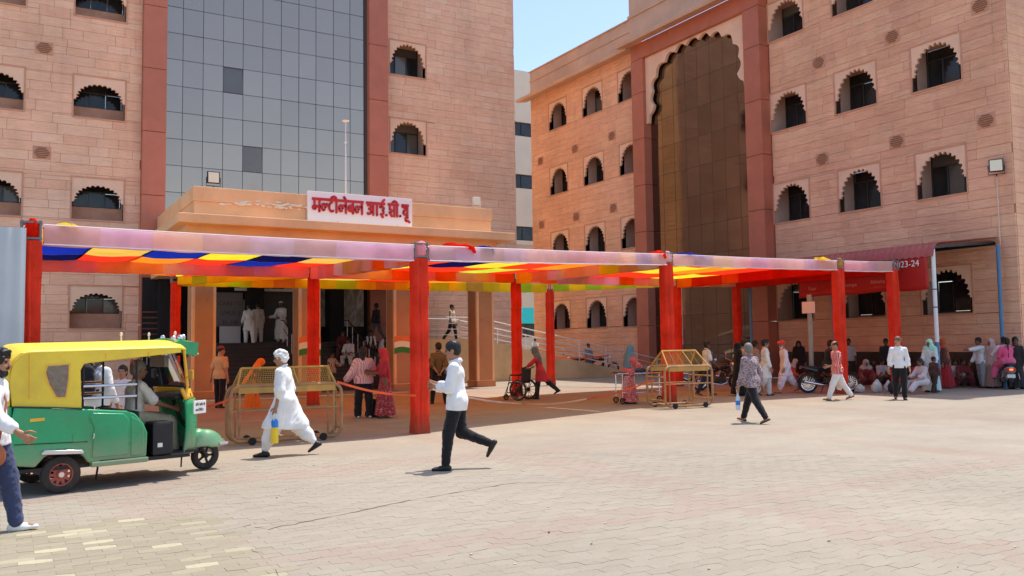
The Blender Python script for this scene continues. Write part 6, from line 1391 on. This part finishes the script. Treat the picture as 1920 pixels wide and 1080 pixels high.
P24, J24 = person('man in grey printed shirt and black trousers walking away with a water bottle', (1412, 792), 322, 1.68, 1, .011, pose=dict(lean=5, legs=((-24, 4, 12, -24), (26, 4, 5, 6)), arms=((10, 9, 12, 0), (-12, 10, 14, 0)), head=(60, 4, 0)), top=dict(m=CC(168, 146, 146, pat='print', col2=(104, 84, 88)), sleeve=.97, hem=-.14, loose=.03), legs=dict(m=BLKC, loose=.014), hr=('short', M_HGREY), shoes=M_SANDAL, sandal=True, col=True)
wr = J24['wrL']+J24['faL']*.10; bo = P24.matrix_basis @ Vector((wr[0], wr[1], wr[2])); B2 = thing('bottle_bag', 'clear water bottle with blue label in the hand of the man in printed shirt', 'bottle', (bo.x, bo.y, bo.z-.40)); M_CLR = M('pale_plastic', srgb(206, 216, 222), .2, .08, 6)
MB().lathe([(.001, 0), (.042, 0), (.045, .03), (.045, .24), (.02, .30), (.016, .33), (.001, .33)], n=16).build('bottle', M_CLR, B2, smooth=True); MB().lathe([(.047, .10), (.047, .19)], n=16).build('label', bpy.data.materials['flask_blue'], B2); MB().tube([(-.02, 0, .3), (-.02, 0, .40), (.02, 0, .40), (.02, 0, .3)], .005, 6).build('loop', M_WHITE, B2)
person('man in red striped shirt and white trousers striding left by the red column', (1572, 750), 268, 1.68, 1, .012, pose=dict(lean=3, legs=stride(24, -24, 4, 12), arms=((10, 8, 70, 20), (-8, 8, 20, 0)), head=(0, 4, 0)), top=dict(m=CC(206, 60, 54, pat='stripe', col2=(236, 190, 180), sc=.8), sleeve=.7, hem=-.16, loose=.024), legs=dict(m=CC(226, 222, 216), loose=.02), hr=('bald', None), bd=(False, None), sandal=True, shoes=M_SANDAL)
p = G(1563, 748); CB = thing('carrier_bag', 'white plastic carrier bag swinging beside the man in red stripes', 'bag', (p[0], p[1]-.2, .30), facing(90)); d = SDF(.03); d.cap((-.1, 0, .05), (.1, 0, .05), .09, .09, (np.array([0, 1., 0]), .4)); d.cap((-.09, 0, .38), (.09, 0, .38), .07, .07, (np.array([0, 1., 0]), .35)); d.cap((0, 0, .1), (0, 0, .36), .13, .11, (np.array([0, 1., 0]), .3)); d.fold(.006, 40, 5); v, f = d.mesh(.014); link('sack', mesh_of('sack', [(v, f, 0)], [M_CLR]), CB); MB().tube([(-.06, 0, .42), (-.03, 0, .52), (.03, 0, .52), (.06, 0, .42)], .008, 6).build('handle', M_CLR, CB)
person('man in white shirt and black trousers walking towards the plaza, arms down', (1688, 749), 200, 1.72, 3, .012, pose=dict(lean=1, legs=((8, 2, 4, 0), (-10, 0, 14, -14)), arms=((4, 10, 12, 0), (2, 10, 12, 0)), head=(35, 2, 0)), top=dict(m=WH_, sleeve=.80, hem=-.09, loose=.016), legs=dict(m=BLKC, loose=.018), hr=('short', M_HBRN), col=True)
# under the canopy, left
person('man in tan shirt and black trousers standing with his back to us by the porch', (412, 765), 15, 1.72, 3, .013, pose=dict(lean=2, legs=((8, 4, 5, 0), (-8, 4, 8, -5)), arms=((-6, 12, 10, 0), (-8, 10, 12, 0)), head=(30, 0, 0)), top=dict(m=CC(206, 168, 120), sleeve=.42, hem=-.12), legs=dict(m=BLKC), hr=('bald', None), hat=('skull', CC(130, 60, 56)), col=True)
person('woman with bright orange veil stooping behind the long barricade', (466, 770), 60, 1.5, 2, .014, pose=dict(lean=32, legs=((30, 5, 40, 0), (22, 5, 36, 0)), arms=((30, 10, 40, 10), (30, 10, 40, 10)), head=(0, 10, 0)), top=dict(m=CC(96, 40, 46), sleeve=.5, hem=-.05), sk=dict(mat=CC(230, 120, 40), r1=.24), sc=dict(mat=CC(244, 128, 30), back=.62), hr=None, sandal=True, shoes=M_SANDAL)
P12, J12 = person('woman with long black hair in pink striped shirt and wide black trousers', (682, 783), 340, 1.64, 2, .012, pose=dict(lean=2, legs=((4, 4, 2, 0), (-4, 4, 4, -2)), arms=((-6, 22, 40, -20), (20, 14, 80, 30)), head=(40, 0, 0)), top=dict(m=PINKS, sleeve=.95, hem=-.10, loose=.045, puff=.012), legs=dict(m=BLKC, style='wide', loose=.028), hr=('long', None), shoes=M_SHOEW)
person('woman in maroon sari with a red veil standing beside the black bag', (722, 783), 250, 1.60, 2, .012, pose=dict(lean=3, arms=((30, 8, 70, 20), (34, 8, 76, 24)), head=(0, 4, 0)), top=dict(m=CC(178, 46, 62), sleeve=.5, hem=-.04, loose=.02), sk=dict(mat=CC(158, 48, 58, pat='border', col2=(206, 150, 140)), r1=.25), sc=dict(mat=CC(206, 52, 58), back=.6, front=.32), hr=None, sandal=True, shoes=M_SANDAL)
p = G(700, 781); BG = thing('tote_bag', 'black tote bag on the ground between the two women', 'bag', (p[0], p[1], 0), facing(0)); d = SDF(.04); d.cap((-.12, 0, .07), (.12, 0, .07), .08, .08); d.cap((-.12, 0, .30), (.12, 0, .30), .05, .05); d.cap((0, 0, .08), (0, 0, .3), .14, .11, (np.array([0, 1., 0]), .5)); d.fold(.005, 30, 2); d.cut((0, 0, 0), (0, 0, -1)); v, f = d.mesh(.014); link('bag_body', mesh_of('bag_body', [(v, f, 0)], [CC(36, 36, 42)]), BG); MB().tube([(-.08, 0, .33), (-.06, 0, .48), (.06, 0, .48), (.08, 0, .33)], .009, 6).build('handle', M_BLACK, BG)
person('man in olive shirt standing with hands clasped behind his back', (823, 757), 350, 1.74, 1, .012, pose=dict(lean=1, legs=((2, 8, 2, 0), (-2, 8, 2, 0)), arms=((-22, 8, 42, 85), (-22, 8, 42, 85)), head=(-25, 0, 0)), top=dict(m=CC(116, 92, 58), sleeve=.66, hem=-.06, loose=.016), legs=dict(m=BLKC), col=True)
person('woman in red tunic and grey headscarf pushing the wheelchair', (1014, 748), 275, 1.58, 2, .012, pose=dict(lean=14, legs=stride(12, -34, 8, 14), arms=((58, 4, 12, 0), (60, 4, 10, 0)), head=(0, 2, 0)), top=dict(m=CC(190, 52, 62), sleeve=.7, hem=-.36, loose=.022, name='tunic'), legs=dict(m=CC(36, 44, 44), loose=.02), sc=dict(mat=CC(94, 108, 122), back=.12, front=.1), hr=None, curl=(.9, .9))
person('woman in red floral sari with blue headscarf behind the hospital trolley', (1180, 757), 60, 1.58, 2, .012, pose=dict(lean=6, arms=((36, 6, 40, 10), (36, 6, 40, 10)), head=(10, 14, 0)), top=dict(m=CC(200, 70, 70, pat='print', col2=(224, 150, 140)), sleeve=.7, hem=-.1, loose=.03), sk=dict(mat=CC(192, 66, 64, pat='print', col2=(226, 160, 148)), r1=.25), sc=dict(mat=CC(96, 130, 150), back=.3, front=.1), hr=None, sandal=True, shoes=M_SANDAL)
# porch steps
stp = lambda k: (PLZ*(k+1)/NS, PYF+1.5+.31*k+.17)
def on_step(px, k): z, y = stp(k); return (PY(px, 640, y)[0], y, z)
LD = PLZ
person('man in white kurta climbing the top of the porch stairs, hand on the rail', (*PY(468, 640, 34.0)[:2], LD*.97), 330, 1.66, 1, .014, pose=dict(lean=14, legs=((26, 3, 36, 0), (-6, 3, 6, -4)), arms=((30, 8, 30, 0), (46, 10, 20, 0))), top=dict(m=CC(222, 214, 202), sleeve=.9, hem=-.36, loose=.03, flare=.01, name='kurta'), legs=dict(m=CC(220, 212, 200), loose=.03), sandal=True, shoes=M_SANDAL)
person('second man in pale clothes just beyond the climbing man in kurta', (*PY(484, 640, 34.7)[:2], LD), 330, 1.66, 1, .016, pose=dict(lean=6), top=dict(m=CC(206, 196, 180), sleeve=.9, hem=-.30, loose=.03), legs=dict(m=CC(190, 182, 170), loose=.03))
person('bearded man in long white robe and white skullcap at the top of the stairs', (*PY(527, 640, 34.6)[:2], LD), 195, 1.72, 2, .014, pose=dict(arms=((20, 10, 60, 30), (-8, 24, 70, -40))), top=dict(m=CC(226, 220, 210), sleeve=.95, hem=-.78, loose=.03, flare=.04, name='robe'), legs=dict(m=CC(220, 214, 204)), hat=('skull', WH_), bd=(True, None))
person('boy in brown striped shirt at the foot of the porch stairs with a metal rod', (622, 733), 120, 1.45, 2, .014, pose=dict(arms=((40, 8, 50, 10), (6, 8, 15, 0)), head=(0, 10, 0)), top=dict(m=CC(196, 176, 150, pat='stripe', col2=(92, 70, 54), sc=.8), sleeve=.9, hem=-.16, loose=.03), legs=dict(m=CC(60, 56, 60)))
SIT = lambda a=85, b=88, l=16: dict(lean=l, legs=((a, 10, b, 0), (a-4, 10, b, 0)), arms=((38, 8, 55, 12), (36, 8, 58, 14)), head=(0, 8, 0))
sit_z = lambda k: stp(k)[0]
for (px, k, fc, lab, tp, lg, tn) in ((643, 8, 170, 'person in maroon clothes sitting high on the porch steps', CC(96, 40, 40), CC(90, 44, 44), 2), (656, 6, 190, 'person in pale grey clothes sitting on the middle of the porch steps', CC(214, 206, 200), CC(206, 198, 190), 2), (697, 8, 185, 'man in white and black shirt sitting on the porch steps', CC(222, 216, 210, pat='stripe', col2=(40, 38, 40), sc=.25), CC(40, 38, 42), 4)):
    person(lab, (*on_step(px, k)[:2], stp(k-2)[0]), fc, 1.62, tn, .016, pose=SIT(), top=dict(m=tp, sleeve=.6, hem=-.08, loose=.03), legs=dict(m=lg, loose=.03))
person('man in dark clothes standing at the top right of the porch stairs', (*PY(706, 640, 34.3)[:2], LD), 300, 1.70, 4, .016, pose=dict(legs=stride(16, -14)), top=dict(m=CC(46, 44, 48), sleeve=.9, hem=-.12), legs=dict(m=CC(92, 92, 96)))
p = on_step(714, 8); SK = link('white_sack', (lambda d: mesh_of('white_sack', [(*d.mesh(.016), 0)], [M_CLR]))(SDF(.05).cap((0, 0, .12), (0, 0, .42), .15, .08).cap((.03, 0, .4), (.08, 0, .52), .06, .05).fold(.01, 26, 2).cut((0, 0, 0), (0, 0, -1)))); SK.location = (p[0], p[1]-.05, p[2]+.002); tag(SK, 'white plastic sack on the porch steps beside the sitting man', 'sack')
# ramp
person('man in pale shirt and dark trousers walking up at the top of the ramp', (*PY(848, 640, 33.6)[:2], zr(17.6)+.02), 110, 1.66, 1, .015, pose=dict(legs=stride(14, -14)), top=dict(m=CC(206, 190, 170), sleeve=.9, hem=-.12), legs=dict(m=CC(50, 46, 50)))
person('small child sitting on the edge of the ramp beyond the railing', (21.2, 33.6, zr(21.2)-.05), 200, 1.15, 2, .016, pose=SIT(88, 90, 10), top=dict(m=CC(200, 196, 190), sleeve=.4, hem=-.05), legs=dict(m=CC(70, 70, 80)))
person('man in grey shirt standing beyond the lower part of the ramp railing', (*PY(1104, 690, 35.6)[:2], 0), 150, 1.66, 2, .016, top=dict(m=CC(160, 150, 150), sleeve=.6, hem=-.12), legs=dict(m=CC(120, 112, 112)))
# canopy right
person('man in white polo shirt and dark trousers behind the short barricade', (1326, 742), 80, 1.70, 4, .013, pose=dict(lean=3, legs=stride(16, -20, 4, 10), arms=((20, 8, 60, 10), (10, 10, 50, 10))), top=dict(m=CC(224, 216, 212), sleeve=.42, hem=-.1), legs=dict(m=CC(44, 44, 54)), col=True, sandal=True, shoes=M_SANDAL)
person('woman in a full black robe and veil beside the man in plaid shirt', (1386, 742), 85, 1.60, 2, .014, top=dict(m=CC(24, 22, 24), sleeve=.95, hem=-.1, loose=.03), sk=dict(mat=CC(24, 22, 24), r1=.26, amp=.025), sc=dict(mat=CC(22, 20, 22), back=.7, front=.3), hr=None)
person('man in pale plaid half-sleeve shirt and black trousers', (1397, 740), 80, 1.70, 2, .013, pose=dict(legs=stride(8, -8)), top=dict(m=CC(222, 206, 200, pat='plaid', col2=(170, 140, 140)), sleeve=.45, hem=-.16, loose=.026), legs=dict(m=BLKC), col=True)
person('man with thick dark hair in white kurta beyond the printed shirt', (1437, 742), 95, 1.70, 1, .013, pose=dict(legs=stride(10, -10)), top=dict(m=CC(228, 222, 216), sleeve=.9, hem=-.40, loose=.03, flare=.02, name='kurta'), legs=dict(m=CC(214, 206, 200), loose=.04), hr=('full', None), col=True)
person('man in grey shirt half hidden between the plaid shirt and the white kurta', (*G(1418, 735)[:2], 0), 80, 1.66, 2, .015, top=dict(m=CC(150, 140, 140), sleeve=.5), legs=dict(m=CC(60, 56, 60)))
person('man in pinkish white kurta, dhoti and red turban striding left', (1474, 737), 268, 1.68, 1, .012, pose=dict(lean=6, legs=stride(20, -24, 4, 16), arms=((6, 7, 16, 0), (-4, 8, 18, 0)), head=(0, 6, 0)), top=dict(m=CC(232, 216, 222), sleeve=.92, hem=-.34, loose=.032, flare=.02, name='kurta'), legs=dict(m=CC(228, 214, 222), style='dhoti', end=.82, loose=.012, name='dhoti'), hat=('turban', CC(226, 62, 68)), hr=None, bd=(True, M_HWHITE), sandal=True, shoes=M_SANDAL)
p = BK.location; person('man in dark clothes sitting astride the black motorcycle', (p[0]-.02, p[1], 0), 90, 1.72, 4, .014, pose=dict(lean=12, legs=((62, 16, 62, 0), (62, 16, 62, 0)), arms=((46, 12, 24, 0), (46, 12, 24, 0)), root=.86), top=dict(m=CC(40, 36, 38), sleeve=.9, hem=-.1), legs=dict(m=CC(34, 32, 34)), rz=BK.rotation_euler.z-pi/2)
# shed crowd
def sitter(label, px, py, fc, tp, lg, tone=2, hrs=('short', None), sc=None, h=1.6, dy=0.0, skm=None):
    p = G(px, py); a = random.Random(px).uniform(-4, 4)
    person(label, (p[0], p[1], 0), fc, h, tone, .017, pose=dict(lean=12+a, legs=((122+a, 14, 146, 0), (118, 16, 142, 0)), arms=((50, 10, 40, 15), (46, 12, 44, 15)), head=(a*4, 6, 0)), top=dict(m=tp, sleeve=.8, hem=-.06, loose=.03), legs=dict(m=lg, loose=.035), hr=hrs, sc=sc, sandal=True, shoes=M_SANDAL, group='people sitting under the shed')
sitter('woman in orange and rust clothes sitting left of the sign post', 1488, 722, 150, CC(186, 84, 60), CC(150, 70, 60), sc=dict(mat=CC(190, 180, 176), back=.3), hrs=None)
sitter('woman in maroon skirt and pale veil sitting behind the motorcycle wheel', 1624, 728, 190, CC(120, 40, 44), CC(116, 34, 38), sc=dict(mat=CC(170, 158, 150), back=.3), hrs=None)
sitter('person in white shirt sitting next to the maroon skirt by the white bags', 1652, 722, 170, CC(196, 190, 188), CC(84, 72, 70))
sitter('man in dark clothes sitting in the shade behind the dark bag', 1672, 718, 180, CC(52, 48, 52), CC(46, 44, 50))
sitter('woman in red shawl sitting left of the mint veil', 1717, 724, 160, CC(196, 58, 52), CC(170, 60, 56), sc=dict(mat=CC(60, 46, 48), back=.2), hrs=None)
sitter('man in white shirt sitting beyond the woman in the red scarf', 1792, 722, 200, CC(190, 190, 194), CC(60, 56, 58))
sitter('person in maroon clothes crouching between the seated man and the pointing man', 1806, 723, 190, CC(120, 46, 52), CC(110, 40, 46))
sitter('man in black clothes squatting just left of the last red column', 1640, 720, 200, CC(40, 38, 42), CC(36, 34, 38))
sitter('man in navy clothes sitting behind the black motorcycle', 1545, 720, 170, CC(38, 42, 60), CC(36, 38, 48))
person('man in pale shirt standing in the shade right of the red column', (*G(1594, 718)[:2], 0), 200, 1.68, 4, .016, top=dict(m=CC(176, 172, 176), sleeve=.5), legs=dict(m=CC(50, 48, 52)))
person('dim figure in dark clothes standing by the wall left of the last red column', (*G(1664, 718)[:2], 0), 190, 1.66, 4, .017, top=dict(m=CC(44, 42, 44), sleeve=.8), legs=dict(m=CC(40, 38, 42)))
person('woman in black veil standing under the shed behind the red turban', (*G(1500, 722)[:2], 0), 200, 1.62, 2, .016, top=dict(m=CC(26, 24, 26), sleeve=.9, hem=-.1), sk=dict(mat=CC(26, 24, 26), r1=.25), sc=dict(mat=CC(22, 20, 22), back=.6), hr=None)
person('woman wrapped in a mint green veil over white clothes', (1748, 735), 230, 1.62, 2, .013, pose=dict(lean=4, arms=((20, 8, 40, 10), (16, 8, 40, 10))), top=dict(m=CC(206, 214, 208), sleeve=.9, hem=-.30, loose=.03), sk=dict(mat=CC(196, 222, 208), r1=.27), sc=dict(mat=CC(166, 222, 200), back=.75, front=.4), hr=None, sandal=True, shoes=M_SANDAL)
person('small child in brown clothes walking in front of the mint veil', (1753, 737), 60, 1.12, 2, .013, pose=dict(legs=stride(18, -20, 5, 10), head=(40, 0, 0)), top=dict(m=CC(84, 56, 48), sleeve=.9, hem=-.12, loose=.02), legs=dict(m=CC(62, 44, 40), loose=.02))
person('woman with red scarf and maroon skirt behind the mint veil', (1776, 728), 300, 1.64, 2, .014, pose=dict(lean=6), top=dict(m=CC(92, 54, 44), sleeve=.8, hem=-.12, loose=.03), sk=dict(mat=CC(158, 40, 46), r1=.25), sc=dict(mat=CC(186, 58, 46, pat='print', col2=(150, 120, 70)), back=.6), hr=None, sandal=True, shoes=M_SANDAL)
person('woman in white sitting on the ground with her legs out beside the child', (*G(1732, 738)[:2], 0), 250, 1.55, 2, .014, pose=dict(lean=8, legs=((92, 10, 40, 0), (96, 12, 60, 0)), arms=((40, 8, 50, 10), (40, 8, 50, 10)), root=.36), top=dict(m=CC(196, 182, 184), sleeve=.8, hem=-.1, loose=.03), legs=dict(m=CC(206, 192, 194), loose=.04), hr=('bun', None), sandal=True, shoes=M_SANDAL)
person('man in white shirt stretching his arm out and pointing left', (1842, 722), 265, 1.66, 2, .014, pose=dict(lean=6, arms=((88, 6, 4, 0), (10, 8, 30, 0)), legs=((4, 4, 3, 0), (-4, 4, 4, -2))), top=dict(m=CC(226, 228, 228), sleeve=.95, hem=-.14, loose=.026), legs=dict(m=CC(148, 150, 152), loose=.03))
person('woman in beige veil standing between the pointing man and the scooter', (1862, 722), 250, 1.60, 2, .014, top=dict(m=CC(190, 160, 150), sleeve=.8, hem=-.2, loose=.03), sk=dict(mat=CC(150, 118, 108), r1=.25), sc=dict(mat=CC(206, 176, 166), back=.5), hr=None)
person('dark-haired woman standing behind the scooter riders at the far right', (*G(1908, 724)[:2], 0), 200, 1.66, 4, .016, top=dict(m=CC(46, 40, 42), sleeve=.9, hem=-.2), sk=dict(mat=CC(50, 44, 46), r1=.24), hr=('long', None))
sp = SCX.location; sr = SCX.rotation_euler.z-pi/2; fwv = Vector((-sin(sr), cos(sr), 0))
person('woman with a long braid in bright pink riding pillion on the scooter', tuple(sp-fwv*.42), 0, 1.62, 1, .012, pose=dict(lean=4, legs=((70, 26, 70, 0), (70, 26, 70, 0)), arms=((20, 14, 40, 10), (20, 14, 40, 10)), root=.88, wide=1.06), top=dict(m=CC(236, 96, 140), sleeve=.62, hem=-.16, loose=.03), legs=dict(m=CC(228, 104, 140), loose=.05), hr=('braid', None), rz=sr)
person('rider in white shirt in front on the scooter, hidden by the pink woman', tuple(sp+fwv*.05), 0, 1.70, 2, .015, pose=dict(lean=6, legs=((76, 12, 86, 0), (76, 12, 86, 0)), arms=((44, 26, 16, 0), (44, 26, 16, 0)), root=.88), top=dict(m=CC(236, 222, 222), sleeve=.9, hem=-.1, loose=.04), legs=dict(m=CC(90, 84, 90)), rz=sr)
# bags under the shed
def sackbag(label, px, py, col, r, h_):
    p = G(px, py); d = SDF(.05); d.ell((0, 0, h_*.42), (r, r*.7, h_*.5)); d.cap((0, 0, h_*.6), (.02, 0, h_), r*.5, r*.22); d.fold(.012, 24, px); d.cut((0, 0, 0), (0, 0, -1)); o = link('cloth_bag', mesh_of('cloth_bag', [(*d.mesh(.018), 0)], [CC(*col)])); o.location = (p[0], p[1], 0); tag(o, label, 'bag', 'bags under the shed')
sackbag('larger white bag on the ground in front of the seated white shirt', 1644, 736, (206, 198, 188), .19, .36); sackbag('smaller white bag right of the larger white bag', 1666, 735, (198, 190, 182), .15, .34); sackbag('dark bag on the ground left of the walking man in white', 1678, 738, (44, 40, 42), .24, .40); sackbag('crumpled cream bundle behind the motorcycle front wheel', 1612, 736, (206, 192, 176), .18, .24)
# in and behind the rickshaw
rkm = Matrix.Translation(RK.location) @ Matrix.Rotation(RK.rotation_euler.z, 4, 'Z')
q = rkm @ Vector((1.02, 0.02, .0)); person('rickshaw driver in pale shirt and khaki trousers seated at the handlebar', (q.x, q.y, 0), 0, 1.66, 2, .012, pose=dict(lean=4, legs=((86, 8, 78, 0), (82, 8, 74, 0)), arms=((44, 6, 34, 0), (42, 6, 34, 0)), head=(0, 2, 0), root=.76), top=dict(m=CC(214, 206, 190), sleeve=.45, hem=-.06, loose=.026), legs=dict(m=KHAKI, loose=.026), rz=RK.rotation_euler.z-pi/2, hr=('short', M_HGREY), bd=(False, None))
P5, J5 = person('man in white shirt with a black backpack walking behind the rickshaw', (*PY(184, 700, 14.0)[:2], 0), 20, 1.70, 1, .012, pose=dict(legs=stride(10, -10), arms=((6, 8, 20, 0), (6, 8, 20, 0))), top=dict(m=WH_, sleeve=.9), legs=dict(m=BLKC))
bq = P5.matrix_basis @ Vector((J5['chest'][0], J5['chest'][1]-.20, J5['chest'][2]-.22)); BP = thing('backpack', 'black backpack on the man behind the rickshaw', 'backpack', (bq.x, bq.y, bq.z), P5.rotation_euler.z); d = SDF(.04); d.cap((0, 0, .06), (0, 0, .30), .14, .12, (np.array([0, 1., 0]), .6)); d.cap((-.05, -.07, .08), (.05, -.07, .08), .07, .07); d.fold(.004, 30, 1); link('pack', mesh_of('pack', [(*d.mesh(.014), 0)], [CC(34, 34, 38)]), BP)
for s in (-1, 1): MB().tube([(s*.07, .02, .36), (s*.10, .14, .44), (s*.11, .30, .30), (s*.10, .28, .1), (s*.08, .10, .02)], .016, 6).build('strap', CC(34, 34, 38), BP)
person('girl in white shirt seen through the open side of the rickshaw', (*PY(230, 700, 14.6)[:2], 0), 200, 1.42, 1, .014, pose=dict(head=(-30, 0, 0)), top=dict(m=CC(228, 214, 212), sleeve=.4), legs=dict(m=CC(120, 60, 70)), hr=('bun', None))
# bits of litter and grit on the paving
rr = random.Random(11); m = MB()
for i in range(22):
    p = G(rr.uniform(300, 1910), rr.uniform(800, 1070)); r_ = rr.uniform(.006, .02); n = rr.choice((4, 5, 6)); a = rr.random()*6
    m.prism([(r_*cos(a+2*pi*k/n)*rr.uniform(.5, 1), r_*.6*sin(a+2*pi*k/n)*rr.uniform(.5, 1)) for k in range(n)], (p[0], p[1], .002), (1, 0, .1*rr.random()), (0, 1, .2*rr.random()), (0, 0, .004+.01*rr.random()))
tag(m.build('litter', M('litter', srgb(176, 164, 146), .9, .5, 3, piece=.6)), 'scattered small bits of leaf and paper on the paving', 'litter', kind='stuff')
